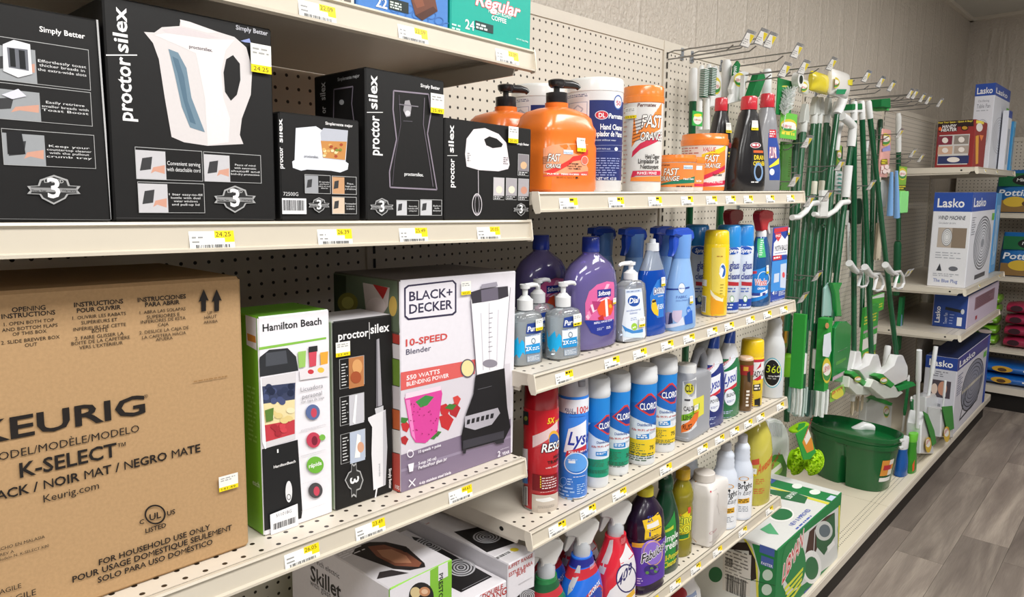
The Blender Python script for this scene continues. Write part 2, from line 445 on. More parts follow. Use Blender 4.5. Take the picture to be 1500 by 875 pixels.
def plank_material():
    m, N, L, P = new_mat('grey_oak_vinyl')
    tc = N.new('ShaderNodeTexCoord'); oi = N.new('ShaderNodeObjectInfo')
    of = N.new('ShaderNodeVectorMath'); of.operation = 'SCALE'; of.inputs[0].default_value = (37, 91, 13); L.new(oi.outputs['Random'], of.inputs['Scale'])
    ad = N.new('ShaderNodeVectorMath'); ad.operation = 'ADD'; L.new(tc.outputs['Object'], ad.inputs[0]); L.new(of.outputs[0], ad.inputs[1])
    mp = N.new('ShaderNodeMapping'); mp.inputs['Scale'].default_value = (.55, 4.5, 1); L.new(ad.outputs[0], mp.inputs['Vector'])
    n1 = N.new('ShaderNodeTexNoise'); n1.inputs['Scale'].default_value = 2.2; n1.inputs['Detail'].default_value = 4; n1.inputs['Distortion'].default_value = 1.0
    L.new(mp.outputs[0], n1.inputs['Vector'])
    mp2 = N.new('ShaderNodeMapping'); mp2.inputs['Scale'].default_value = (4, 90, 1); L.new(ad.outputs[0], mp2.inputs['Vector'])
    n2 = N.new('ShaderNodeTexNoise'); n2.inputs['Scale'].default_value = 3; n2.inputs['Detail'].default_value = 4; L.new(mp2.outputs[0], n2.inputs['Vector'])
    rp = N.new('ShaderNodeValToRGB'); e = rp.color_ramp.elements
    e[0].position = .25; e[0].color = hx('#6a5f58'); e[1].position = .75; e[1].color = hx('#a2968a')
    q = e.new(.50); q.color = hx('#83786f')
    mm = N.new('ShaderNodeMath'); mm.operation = 'MULTIPLY_ADD'; mm.inputs[1].default_value = .28
    s0 = N.new('ShaderNodeMath'); s0.operation = 'SUBTRACT'; s0.inputs[1].default_value = .5
    L.new(n2.outputs['Fac'], s0.inputs[0]); L.new(s0.outputs[0], mm.inputs[0]); L.new(n1.outputs['Fac'], mm.inputs[2])
    L.new(mm.outputs[0], rp.inputs[0])
    vr = N.new('ShaderNodeMapRange'); vr.inputs['To Min'].default_value = .80; vr.inputs['To Max'].default_value = 1.25; L.new(oi.outputs['Random'], vr.inputs['Value'])
    sc = N.new('ShaderNodeVectorMath'); sc.operation = 'SCALE'; L.new(rp.outputs[0], sc.inputs[0]); L.new(vr.outputs[0], sc.inputs['Scale'])
    L.new(sc.outputs[0], P.inputs['Base Color']); P.inputs['Roughness'].default_value = .42
    return m
fl = slab('floor', -4.5, -6.5, -.12, 5.95, .15, -.006, MATTE)
PLK = plank_material(); pg = G().box(.0006, .0006, -.006, 1.2194, .1824, 0).mesh('plank', PLK)
for r in range(-18, 0):
    off = random.Random(r*7+3).uniform(0, 1.2)
    for k in range(-2, 6):
        x = k*1.22-off+.4
        if x > 5.2 or x < -2.6: continue
        o = bpy.data.objects.new('plank', pg); COL.objects.link(o); o.parent = fl; o.location = (x, r*.183, 0)
# ------------------------------------------------------------------ wall fixture: pegboard panels, uprights, base decks
BAY = ['the boxed kitchen appliances', 'the hand cleaners and sprays', 'the hanging brushes', 'the hanging brooms', 'the boxed fans']
TOPZ = 2.087
for k in range(5):
    x0 = (k-1)*W
    t = thing('pegboard_panel', 'cream drilled pegboard panel behind ' + BAY[k], 'pegboard', (x0, 0, 0))
    G().box(.018, 0, .12, W-.018, .014, TOPZ-.03).build('board', PEG, t)
    G().prism([(-.004, TOPZ-.032), (.016, TOPZ-.032), (.016, TOPZ), (-.004, TOPZ-.002)], .016, W-.016, 'x', CREAM).build('top_rail', METAL, t)
UPN = ['beside the tall cardboard box', 'between the appliance boxes and the soaps', 'left of the hanging brushes', 'amid the hanging brooms', 'right of the hanging brooms', 'past the boxed fans']
for k in range(6):
    x = (k-1)*W
    t = thing('slotted_upright', 'cream steel upright with a column of slots ' + UPN[k], 'upright', (x, 0, 0))
    G(CREAM).box(-.0175, -.006, 0, .0175, .02, TOPZ-.002).build('post', METAL, t)
    p = Pr(t, lambda a, b, o: Vector((a, -.006-o, b)), name='slots')
    for j in range(60): p.rect((-.0035, .14+j*.032), (.0035, .14+j*.032+.021), '#1a130c')
    p.k = 0; p.done()
def tag_mesh(price, seed):
    p = Pr(None, lambda a, b, o: Vector((a, -o, b))); rnd = random.Random(seed)
    w, h = .027, .0160
    p.poly([(-w, -h+.003), (-w+.003, -h), (w-.001, -h), (w, -h+.001), (w, h), (-w, h)], '#f4f3ef')
    p.poly([(-w, h), (w, h), (w, -.006), (w-.012, -.006), (w-.012, -.001), (w-.024, -.001), (w-.024, h-.0075), (-w, h-.0075)], '#f6d913')
    p.greek((-w+.002, h-.0055), (w-.004, h-.002), 1, '#6b5d10', .6, seed)
    if price: p.txt(price, (w-.0225, .0008), (w-.004, .0062), '#3a3208')
    else: p.greek((w-.0225, .0008), (w-.004, .0062), 1, '#3a3208', .7, seed+2)
    p.greek((-w+.003, -.0075), (-w+.017, .003), 2, '#9a9a98', .4, seed+1)
    p.bars((-w+.007, -h+.002), (w-.006, -h+.0075), '#5c5c5c', 20, seed)
    p.k = 0
    return p
def price_tag(sh, u, v, price, near, front=None, x=None):
    d, z, m = SH[sh]
    P0 = on_y(u, v, -d+.004) if x is None else Vector((x, 0, 0))
    zz = z + m*P0.x - .0185
    p = tag_mesh(price, int(u)+len(near))
    o = p.done(); o.name = 'price_tag'; o.parent = None
    o.matrix_world = Matrix.Translation((P0.x, -d-.0003, zz)) @ Matrix.Rotation(math.atan(-m), 4, 'Y') @ Matrix.Rotation(R(-9), 4, 'X')
    tag(o, 'yellow and white price tag below ' + near, 'price tag', 'price tags along the shelf edges')
def shelf(name, label, X0, X1, d, z, m=0, rz=0, org=None, deckmat=None):
    L_ = X1-X0-.003
    t = thing(name, label, 'shelf', (X0+.0015, 0, z+m*X0) if org is None else org, rz, math.atan(-m))
    G(CREAM).box(0, -d+.004, -.003, L_, -.004, 0).build('deck', deckmat or DECK, t)
    # price channel: recessed face between two lips
    prof = [(-d+.006, 0), (-d-.001, 0), (-d-.0025, -.003), (-d+.001, -.005), (-d-.0008, -.030), (-d-.006, -.0315), (-d-.006, -.035), (-d+.004, -.036), (-d+.006, -.03)]
    G('#cdc4b3').prism(prof, .001, L_-.001, 'x').build('price_channel', METAL, t)
    cap = [(-d-.006, -.037), (-d-.008, -.033), (-d-.004, -.006), (-d-.002, .001), (-d+.012, .001), (-d+.014, -.012), (-d+.009, -.030), (-d+.004, -.038)]
    for xa, xb in ((-.001, .0012), (L_-.0012, L_+.001)): G('#e9e0d0').prism(cap, xa, xb, 'x').build('end_cap', METAL, t)
    for xa, xb in ((.0005, .002), (L_-.002, L_-.0005)):
        G(CREAM).prism([(-d+.012, -.0005), (-.004, -.0005), (-.004, -.034), (-d+.035, -.030), (-d+.03, -.024), (-d+.012, -.022)], xa, xb, 'x').build('side_flange', METAL, t)
    for xa in (.006, L_-.009):
        G(CREAM).prism([(-d+.03, -.012), (-.002, -.012), (-.002, -.050), (-.05, -.046), (-d+.04, -.038)], xa, xa+.003, 'x').build('bracket', METAL, t)
    for xh in (.0003, L_-.0003):
        for yh in (-d+.075, -.12):
            G('#14100c').loft([(xh-.0005, .0055, .0045, 2, yh, -.017), (xh+.0005, .0055, .0045, 2, yh, -.017)], 12, ax='x').build('rivet_hole', MATTE, t)
    return t
for sh, nm in (('At', 'cream steel shelf carrying the coffee boxes'), ('A2', 'cream steel shelf carrying the black appliance boxes'),
               ('A3', 'cream steel shelf carrying the brown carton and blender boxes'), ('A4', 'cream steel shelf carrying the skillet and range boxes')):
    d, z, m = SH[sh]; shelf('gondola_shelf', nm, -W, 0, d, z, m)
for sh, nm in (('B1', 'cream steel shelf carrying the orange hand cleaners'), ('B2', 'cream steel shelf carrying the soaps and glass cleaners'),
               ('B3', 'cream steel shelf carrying the aerosol cans and wipes tubs'), ('B4', 'cream steel shelf carrying the trigger sprays and floor cleaners')):
    d, z, m = SH[sh]; shelf('gondola_shelf', nm, 0, W, d, z)
for sh, nm in (('D1', 'cream steel shelf carrying the heater and table fan boxes'), ('D2', 'cream steel shelf carrying the large box fan carton'), ('D3', 'cream steel shelf carrying the tower fan box')):
    d, z, m = SH[sh]; shelf('gondola_shelf', nm, 3*W, 4*W, d, z)
BASEN = ['below the appliance shelves', 'below the spray bottles', 'below the hanging brushes', 'under the buckets and dustpans', 'under the large boxed floor fan']
BDECK = steel_mat('cream_base_steel', '#dcd2bd', .4, (.0170, .0028, (0, 1), -.405))
for k in range(5):
    t = thing('base_deck', 'cream steel base deck ' + BASEN[k], 'shelf', ((k-1)*W+.001, 0, 0)); L_ = W-.002
    G('#dcd2bd').box(0, -.486, .164, L_, 0, .170).build('deck', BDECK, t)
    G(CREAM).prism([(-.486, .1695), (-.490, .1685), (-.491, .165), (-.488, .163), (-.491, .160), (-.491, .128), (-.486, .128)], 0, L_, 'x').build('front_lip', METAL, t)
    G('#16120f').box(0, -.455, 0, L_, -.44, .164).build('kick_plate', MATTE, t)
# ------------------------------------------------------------------ end-of-aisle fixture
EX, EF = 5.60, 5.12
ED = EX-EF
t = thing('pegboard_panel', 'cream drilled pegboard panel behind the soil bags', 'pegboard', (EX, 0, 0))
G().box(.002, -3.2, .1, .014, -.02, 1.95).build('board', PEGX, t)
G(CREAM).box(-.004, -3.2, 1.95, .016, -.02, 1.98).build('top_rail', METAL, t)
EZ = {}
for nm, (u, v), lab in (('E1', (1467, 312), 'the upper potting mix bags'), ('E2', (1470, 405), 'the lower potting mix bags'), ('E3', (1440, 507), 'the green and red bags')):
    EZ[nm] = on_x(u, v, EF).z
    shelf('gondola_shelf', 'cream steel shelf on the end wall carrying ' + lab, 0, 1.22*1.5, ED, EZ[nm], 0, R(-90), (EX, -.06, EZ[nm]))
EZ['E4'] = on_x(1440, 563, EF).z
t = thing('base_deck', 'cream steel base deck on the end wall under the flat blue bags', 'shelf', (EX, -.06, 0), R(-90))
G(CREAM).box(0, -ED, EZ['E4']-.05, 1.83, 0, EZ['E4']).build('deck', STEEL, t)
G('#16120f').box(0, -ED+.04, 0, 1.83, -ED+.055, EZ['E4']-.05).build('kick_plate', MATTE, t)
# ------------------------------------------------------------------ price tags
for sh, rows in {
    'At': [(462, 12, '22.09', 'the pale coffee box'), (602, 45, '22.09', 'the blue coffee box'), (740, 76, '22.09', 'the teal coffee box')],
    'A2': [(308, 345, '24.25', 'the kettle box'), (488, 343, '26.39', 'the food chopper box'), (603, 341, '25.49', 'the can opener box'), (713, 338, '20.05', 'the hand mixer box')],
    'A3': [(440, 808, '26.05', 'the personal blender box'), (540, 768, '23.49', 'the electric knife box'), (672, 720, '44.65', 'the countertop blender box')],
    'B1': [(830, 296, None, 'the orange pump jug'), (900, 295, None, 'the blue label hand cleaner tub'), (957, 294, None, 'the orange lid wipes tub'), (1004, 293, None, 'the small orange tub'),
           (1040, 292, None, 'the value size orange tub'), (1068, 291, None, 'the rear black drain bottle'), (1094, 290, None, 'the front black drain bottle'), (1126, 289, None, 'the silver drain bottle'), (1156, 288, None, 'the green brush card')],
    'B2': [(824, 550, None, 'the hand sanitizers'), (894, 528, None, 'the purple soap refill'), (935, 516, None, 'the clear pump soap'), (975, 504, None, 'the blue dish soap'), (1007, 493, None, 'the fabric spray'),
           (1041, 484, None, 'the yellow polish can'), (1066, 476, None, 'the middle glass cleaner can'), (1097, 467, None, 'the outer glass cleaner can'), (1122, 460, None, 'the blue window cleaner'), (1146, 452, None, 'the moth ball carton')],
    'B3': [(814, 765, None, 'the red carpet cleaner can'), (859, 746, None, 'the blue disinfectant can'), (905, 721, None, 'the green wipes tubs'), (973, 685, None, 'the yellow wipes tubs'), (1027, 655, None, 'the silver scale remover jug'),
           (1052, 641, None, 'the blue toilet cleaner'), (1074, 628, None, 'the green toilet cleaner'), (1094, 617, None, 'the brown polish can'), (1112, 607, None, 'the oven cleaner can'), (1141, 594, None, 'the empty spray bottle')],
    'B4': [(954, 874, None, 'the red spray bottle'), (987, 856, None, 'the purple cleaner bottle'), (1017, 833, None, 'the green all purpose bottle'), (1049, 806, None, 'the yellow pine cleaner'), (1086, 777, None, 'the white floor cleaner'), (1125, 748, None, 'the white quart bottles')],
    'D1': [(1442, 246, None, 'the heater box'), (1459, 249, None, 'the table fan box'), (1483, 251, None, 'the slim blue fan box')],
    'D2': [(1433, 420, None, 'the large box fan carton'), (1462, 410, None, 'the light blue fan carton')]}.items():
    for u, v, pr, near in rows: price_tag(sh, u, v, pr, near)
# ================================================================== boxed appliances (bay with the sloping shelves)
class Carton:
    def __init__(s, name, label, cat, sh, bl, br, tl, depth, front, left=None, top=None, mat=None, group=None, rz=None, w=None, h=None, bev=.002, y=None):
        d, z, m = SH[sh]
        P0 = on_shelf(*bl, sh) if y is None else on_y(*bl, y); P1 = on_shelf(*br, sh) if y is None else on_y(*br, y)
        if y is not None: P0.z = z+m*P0.x; P1.z = z+m*P1.x
        for q in (P0, P1):
            if q.y < -d+.002: q.y = -d+.002; q.z = z+m*q.x
        a = math.atan2(P1.y-P0.y, P1.x-P0.x) if rz is None else rz
        if abs(a) < R(6): a = 0
        s.w = w or (P1-P0).length
        if h: s.h = h
        else:
            hd = Vector((P0.x-CAM.x, P0.y-CAM.y, 0)).normalized(); r = ray(*tl); s.h = (CAM + r*((P0-CAM).dot(hd)/r.dot(hd))).z-P0.z
        s.make(name, label, cat, P0, a, math.atan(-m), depth, front, left, top, mat, group, bev)
    def make(s, name, label, cat, P0, a, tilt, depth, front, left, top, mat, group, bev):
        s.d = depth; s.t = thing(name, label, cat, P0+Vector((0, 0, .0004)), a, tilt, group)
        g = G(front); w, h, D, b = s.w, s.h, depth, bev
        g.box(b, 0, b, w-b, b, h-b)                                   # front panel
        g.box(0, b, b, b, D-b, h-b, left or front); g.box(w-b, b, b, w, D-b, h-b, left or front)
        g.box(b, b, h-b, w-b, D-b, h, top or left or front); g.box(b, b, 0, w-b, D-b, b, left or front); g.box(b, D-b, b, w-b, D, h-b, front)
        # folded edges: small chamfers closing the panels
        for x0, x1 in ((0, b), (w, w-b)):
            for y0, y1 in ((0, b), (D, D-b)): g.add([(x0, y1, b), (x1, y0, b), (x1, y0, h-b), (x0, y1, h-b)], [(0, 1, 2, 3)], front)
            for z0, z1 in ((0, b), (h, h-b)): g.add([(x0, b, z1), (x1, b, z0), (x1, D-b, z0), (x0, D-b, z1)], [(0, 1, 2, 3)], left or front)
        for y0, y1 in ((0, b), (D, D-b)):
            for z0, z1 in ((0, b), (h, h-b)): g.add([(b, y0, z1), (b, y1, z0), (w-b, y1, z0), (w-b, y0, z1)], [(0, 1, 2, 3)], front)
        s.o = g.build('carton', mat or CARD, s.t)
    def front(s, px=True, name='front_print'): return plane_print(s.t, (0, 0, 0), (1, 0, 0), (0, 0, 1), px, name, size=(s.w, s.h))
    def left(s, px=True, name='side_print'): return plane_print(s.t, (0, s.d, 0), (0, -1, 0), (0, 0, 1), px, name, size=(s.d, s.h))
    def top(s, px=True, name='top_print'): return plane_print(s.t, (0, 0, s.h), (1, 0, 0), (0, 1, 0), px, name, size=(s.w, s.d))
    def sticker(s, a, b, price, z=None):
        p = s.front(True, 'price_sticker'); p.zm = z; sticker(p, a, b, price); p.done('white and yellow price sticker')
def sticker(p, a, b, price):
    p.k = 90; a, b = p.P(a), p.P(b); px, p.px = p.px, False
    x0, x1 = sorted((a[0], b[0])); y0, y1 = sorted((a[1], b[1])); h = y1-y0
    p.rect((x0, y0), (x1, y1), '#f1f0ea'); p.rect((x0, y0), (x1, y0+.27*h), '#f5dc12')
    (p.txt(price, (x0+.12*(x1-x0), y0+.06*h), (x1-.15*(x1-x0), y0+.21*h), '#4a4210') if price else p.greek((x0+.12*(x1-x0), y0+.06*h), (x1-.15*(x1-x0), y0+.21*h), 1, '#4a4210', .7)); p.greek((x0+.1*(x1-x0), y0+.62*h), (x1-.1*(x1-x0), y0+.9*h), 2, '#a5a5a2', .45); p.px = px
def shield(p, c, w, h, rz=0):
    pts = [(-.5, -.12), (-.30, -.14), (-.26, -.34), (0, -.5), (.26, -.34), (.30, -.14), (.5, -.12), (.44, .02), (.5, .14), (.27, .16), (.22, .3), (0, .5), (-.22, .3), (-.27, .16), (-.5, .14), (-.44, .02)]
    q = lambda k: [((c[0]+(x*w if not rz else -y*w)*k), c[1]+(y*h if not rz else x*h)*k) for x, y in pts]
    p.poly(q(1), '#a9a9a9'); p.poly(q(.88), '#2b2b2b')
    if not rz:
        p.rect((c[0]-.44*w, c[1]-.08*h), (c[0]+.44*w, c[1]+.1*h), '#8f8f8f')
        p.txt('Three Year', (c[0]-.42*w, c[1]+.06*h), (c[0]-.14*w, c[1]-.04*h), '#1c1c1c', 1); p.txt('Warranty', (c[0]+.15*w, c[1]+.06*h), (c[0]+.42*w, c[1]-.04*h), '#1c1c1c', 1)
        p.txt('LIMITED', (c[0]-.18*w, c[1]-.24*h), (c[0]+.18*w, c[1]-.34*h), '#b5b5b5', 1)
        p.txt('3', (c[0]-.11*w, c[1]+.26*h), (c[0]+.11*w, c[1]-.22*h), '#f2f2f2', 1)
    else:
        p.txt('3', (c[0]-.2*w, c[1]+.13*h), (c[0]+.24*w, c[1]-.13*h), '#f2f2f2', 1, rot=-90)
WH, BK = '#f1efef', '#141313'
def panel(p, a, b, split, lines, pic='#9a9da0', hand=True):
    """small framed picture with a caption on a black box"""
    p.rect(a, b, '#b9b9b9'); i = 1.6
    p.rect((a[0]+i, a[1]-i), (b[0]-i, b[1]+i), BK); p.rect((a[0]+i, a[1]-i), (split, b[1]+i), pic)
    h = a[1]-b[1]; wl = split-a[0]
    if hand: p.poly([(split-i, a[1]-.18*h), (split-.35*wl, a[1]-.28*h), (split-.5*wl, a[1]-.2*h), (split-.42*wl, a[1]-.42*h), (split-i, a[1]-.5*h)], '#cf9b86')
    p.poly([(a[0]+.12*wl, a[1]-.3*h), (a[0]+.2*wl, b[1]+.25*h), (a[0]+.55*wl, b[1]+.2*h), (a[0]+.5*wl, a[1]-.35*h)], '#3a3a3c' if pic != '#3a3a3c' else '#c8c8c8')
    n = len(lines); wd = b[0]-split
    for k, l in enumerate(lines):
        y = b[1]+h*(.28+.5*(k+1)/(n+.3))
        ln = min(.9, .09*len(l)*(1 if len(l) < 12 else .55))*wd
        p.txt(l, (split+(wd-ln)/2, y), (split+(wd+ln)/2, y-.32*h/n), '#e8e8e8', hp=.29*h/n)
# ---- black toaster box
c = Carton('toaster_box', 'black toaster box with three captioned pictures, beside the kettle box', 'box', 'A2', (-150, 326), (163, 325), None, .20, BK, y=-.468, h=on_y(140, 29, -.468).z-SH['A2'][1]+TILT_A*on_y(150, 180, -.468).x)
p = c.front().Z(0, 0, 2.302)
p.txt('Simply Better', (133, 106), (285, 100), WH, 1)
for a, b, sp, ls in (((-60, 263), (298, 168), 118, ('Effortlessly toast', 'thicker breads in', 'the extra-wide slots')), ((-60, 396), (305, 312), 132, ('Easily retrieve', 'smaller breads with', 'Toast Boost')), ((12, 556), (316, 456), 148, ('Keep your', 'countertop cleaner', 'with the pullout', 'crumb tray'))):
    panel(p, a, b, sp, ls)
p.poly([(8, 150), (45, 135), (100, 150), (108, 250), (60, 262), (10, 240)], '#e4e4e8'); p.poly([(22, 160), (92, 168), (96, 240), (28, 228)], '#6c6e76')
p.rect((34, 225), (48, 165), '#17181c'); p.rect((66, 232), (82, 172), '#17181c')
p.poly([(20, 445), (70, 440), (85, 520), (25, 520)], '#1a1a1c'); p.poly([(4, 320), (60, 300), (88, 325), (40, 335)], '#d9d9e4')
shield(p, (180, 640), 180, 100); p.line([(-300, 735), (370, 742)], .0006, '#6b6b6b'); p.line([(325, 62), (375, 740)], .0018, '#b8b8b8'); p.done()
# ---- kettle box
c = Carton('kettle_box', 'black box printed with a white electric kettle', 'box', 'A2', (168, 325), (405, 325), (148, -9), .19, BK, '#1c1b1b', y=-.468)
p = c.front().Z(0, 0, 2.302)
p.txt('proctor', (398, 405), (437, 196), WH, 1, rot=90); p.txt('silex', (384, 172), (424, 28), WH, 1, rot=90); p.line([(349, 186), (462, 186)], .0012, WH)
p.txt('Simply Better', (795, 99), (902, 92), '#bdbdc4', 1)
p.poly([(485, 108), (520, 110), (545, 92), (605, 88), (608, 66), (640, 74), (735, 108), (790, 125), (830, 160), (850, 235), (845, 320), (815, 400), (808, 455), (820, 486), (700, 492), (620, 480), (578, 462), (555, 330), (535, 200), (515, 145)], '#d6d0cf')
p.poly([(545, 100), (610, 92), (740, 128), (700, 130), (560, 112)], '#d3c9ca'); p.poly([(606, 66), (640, 74), (735, 110), (700, 112), (612, 88)], '#dfd9d8')
p.poly([(520, 118), (560, 112), (700, 132), (790, 135), (760, 170), (745, 240), (752, 330), (775, 400), (770, 480), (700, 490), (690, 330), (660, 180)], '#e4dfde')
p.poly([(785, 186), (808, 215), (810, 270), (798, 320), (778, 340), (758, 310), (753, 245), (762, 200)], BK)
p.poly([(567, 165), (600, 178), (628, 230), (645, 330), (690, 446), (640, 430), (612, 360), (588, 250)], '#6f8898'); p.poly([(580, 190), (600, 200), (620, 260), (632, 340), (660, 420), (640, 412), (618, 340), (598, 250)], '#557083')
p.txt('proctorsilex.', (637, 162), (715, 156), '#6b6066', 1); p.poly([(810, 138), (840, 130), (845, 145), (825, 143)], '#8f9ccf')
for a, b, sp, ls in (((459, 604), (680, 510), 556, ('Convenient serving', 'with detachable cord')), ((688, 612), (878, 524), 772, ('Peace of mind', 'with automatic', 'shutoff and', 'boil-dry protection')), ((467, 718), (686, 620), 562, ('1 liter easy-to-fill', 'kettle with dual', 'water windows', 'and pull-up lid'))):
    panel(p, a, b, sp, ls, '#c7c5c8')
shield(p, (790, 672), 140, 92); p.line([(390, 735), (920, 740)], .0008, '#3c3b3b'); p.done()
c.sticker((842, 242), (908, 158), '24.25', (0, 0, 2.302))
# ---- second dark box behind the toaster
c2 = Carton('toaster_box', 'plain black box end standing behind the toaster box', 'box', 'A2', (60, 312), (150, 312), (60, -25), .12, BK, h=.225, y=-.235, w=.12)
# ---- can opener box
c = Carton('can_opener_box', 'tall black box printed with a can opener outline', 'box', 'A2', (537, 322), (650, 321), (530, 97), .13, BK, '#1b1a1a', y=-.468)
p = c.front().Z(380, 0, 2.302)
p.txt('proctor', (372, 522), (403, 392), WH, 1, rot=90); p.txt('silex', (368, 366), (396, 256), WH, 1, rot=90); p.line([(362, 379), (416, 379)], .001, WH)
p.txt('Simply Better', (543, 293), (608, 288), WH, 1)
ol = [(452, 306), (570, 318), (578, 380), (566, 450), (598, 640), (440, 632), (438, 580), (462, 470), (450, 370)]
p.line(ol+ol[:1], .0022, '#8d8390'); p.line([(470, 320), (476, 420), (455, 540), (448, 625)], .001, '#544d57'); p.line([(556, 330), (552, 420), (575, 560), (585, 630)], .0014, '#6d6570')
p.poly([(490, 340), (505, 338), (512, 360), (508, 392), (494, 395), (484, 372)], '#9a979b'); p.ell((499, 382), 9, 9, '#d0ced2'); p.line([(470, 352), (535, 360)], .0016, '#77727a'); p.line([(484, 408), (515, 410)], .001, '#5c5860')
p.txt('proctorsilex.', (488, 592), (552, 583), '#e6e6e6', 1)
panel(p, (461, 727), (537, 676), 496, ('Easy-to-clean', 'hands-off', 'cutting lever'), '#c9c9cc', False); panel(p, (541, 727), (614, 674), 580, ('Built-in', 'knife', 'sharpener'), '#c9c9cc', False)
shield(p, (411, 698), 78, 60); p.done(); c.sticker((572, 380), (617, 321), '25.49', (380, 0, 2.302))
p = c.left().Z(380, 0, 2.302)
p.txt('Simplemente mejor', (264, 274), (338, 255), '#c9c9c9', 1); p.txt('or', (209, 384), (224, 358), WH, 1, rot=90); p.txt('silex', (206, 340), (222, 276), WH, 1, rot=90)
ol = [(252, 302), (316, 292), (312, 350), (322, 430), (250, 430)]; p.line(ol+ol[:1], .002, '#8d8390'); p.ell((278, 345), 8, 9, '#aaa'); p.done()
# ---- chopper box
c = Carton('food_chopper_box', 'low black box printed with a white food chopper', 'box', 'A2', (412, 322), (528, 322), (406, 163), .11, BK, '#1a1919', y=-.468)
p = c.front().Z(380, 0, 2.302)
p.txt('proctor', (64, 568), (78, 496), WH, 1, rot=90); p.txt('silex', (62, 480), (76, 400), WH, 1, rot=90); p.txt('Simplemente mejor', (222, 420), (314, 416), WH, 1)
p.poly([(112, 566), (110, 545), (118, 540), (122, 432), (190, 426), (212, 440), (298, 442), (290, 545), (300, 552), (297, 572), (272, 582), (240, 576), (160, 572), (140, 576)], '#dfe2ea')
p.poly([(205, 448), (215, 432), (298, 440), (288, 542), (213, 534)], '#b9bcc6'); p.poly([(206, 475), (294, 478), (288, 540), (214, 532)], '#c68a4c')
for k in range(16): p.ell((214+random.random()*74, 482+random.random()*50), 6, 5, random.choice(('#d9b06a', '#a7492c', '#e8d8a8', '#7f8a3a')), 8)
p.txt('proctorsilex.', (150, 530), (198, 522), '#73757c', 1)
panel(p, (152, 652), (238, 592), 196, ('El tamaño', 'perfecto', 'para el uso', 'diario'), '#9fa1a5', False); panel(p, (243, 655), (325, 597), 284, ('Pique,', 'haga puré', 'y emulsione'), '#c99a72', False); panel(p, (243, 722), (325, 665), 284, ('Procesador', 'lo tritura de', 'los alimentos'), '#d8c2ab', False)
p.rect((70, 722), (155, 670), '#e9e9ec'); p.bars((76, 710), (150, 676), '#222', 26); p.txt('72500G', (78, 660), (128, 649), '#dcdcdc'); shield(p, (198, 692), 70, 52); p.done()
# ---- mixer box
c = Carton('hand_mixer_box', 'black box printed with a white hand mixer', 'box', 'A2', (651, 321), (776, 321), (652, 172), .10, BK, y=-.468)
p = c.front().Z(380, 0, 2.302)
p.txt('proctor', (640, 632), (657, 536), WH, 1, rot=90); p.txt('silex', (637, 514), (655, 422), WH, 1, rot=90); p.line([(633, 525), (667, 525)], .0008, WH)
p.poly([(693, 520), (698, 468), (722, 436), (760, 432), (806, 452), (832, 482), (843, 556), (838, 570), (805, 578), (740, 574), (698, 562)], '#e6dfe2')
p.poly([(698, 520), (702, 474), (724, 445), (756, 440), (740, 470), (745, 520), (740, 570), (702, 560)], '#f5f0f0')
p.poly([(757, 470), (775, 460), (800, 468), (820, 486), (816, 496), (786, 500), (764, 490)], BK); p.greek((700, 545), (712, 515), 5, '#6d6468', .5); p.greek((822, 555), (838, 530), 4, '#6d6468', .5)
p.line([(737, 575), (738, 655)], .0016, '#b9b3b8'); p.ring((733, 690), 17, 38, .14, '#c9c4c8'); p.ring((733, 690), 8, 36, .2, '#a09aa0')
for a, b in (((870, 592), (908, 522)), ((787, 674), (825, 600)), ((829, 674), (867, 602)), ((870, 676), (907, 604))):
    p.rect(a, b, '#b9b9b9'); p.rect((a[0]+1.5, a[1]-14), (b[0]-1.5, b[1]+1.5), random.choice(('#c9c4c6', '#a9a4a8', '#8a8488'))); p.ell((a[0]+20, a[1]-34), 11, 13, random.choice(('#d8b48c', '#c78f79', '#e8dcc8')), 10); p.rect((a[0]+1.5, a[1]-1.5), (b[0]-1.5, a[1]-13), BK); p.greek((a[0]+4, a[1]-2), (b[0]-4, a[1]-12), 2, '#ddd', .5)
p.txt('Simply Better', (866, 488), (907, 481), WH, 1); shield(p, (880, 707), 50, 44); p.done(); c.sticker((834, 481), (868, 430), '20.05', (380, 0, 2.302))
# ---- coffee boxes on the top shelf
c = Carton('coffee_box', 'teal box of medium roast coffee pods', 'box', 'At', (660, 45), (777, 70), None, .20, '#12a795', h=.16, y=-.472)
p = c.front().Z(380, 0, 2.302)
p.txt('Regular', (728, 14), (880, 26), '#f2f2f2', 1, .25, hp=42, out=('#e5394a', .0012)); p.txt('MEDIUM ROAST', (772, 42), (850, 38), '#e6f4f0', 1); p.txt('COFFEE', (782, 66), (832, 62), '#eef6f4', 1)
p.txt('24', (693, 96), (724, 72), WH, 1); p.rect((727, 98), (788, 86), '#1c3a38'); p.greek((730, 97), (770, 87), 2, '#e8f2ee', .6); p.greek((648, 100), (680, 84), 2, '#bfe8df', .5); p.txt('NET WT 12oz (340g)', (865, 133), (905, 132), '#d5efe9', 1); p.done()
c = Carton('coffee_box', 'blue box of coffee pods printed with a chocolate square', 'box', 'At', (523, 10), (657, 41), None, .20, '#4a7fc4', h=.16, y=-.472)
p = c.front().Z(380, 0, 2.302)
for k in range(9): p.ring((430+k*25, 10+k*7+(k % 3)*12), 16, 14, .2, '#3a6cb2')
p.txt('22', (392, 21), (430, -2), WH, 1); p.rect((436, 30), (502, 10), '#1c2b2a'); p.greek((440, 28), (480, 13), 3, '#d8e4d8', .6); p.poly([(508, -10), (590, -12), (600, 38), (548, 70), (525, 52)], '#6b3c28'); p.poly([(525, 52), (548, 70), (600, 38), (585, 22)], '#4a2517'); p.poly([(518, 2), (548, -4), (556, 20), (530, 28)], '#854c33'); p.txt('10 oz (280g)', (583, 92), (636, 94), '#dfeaf8'); p.done()
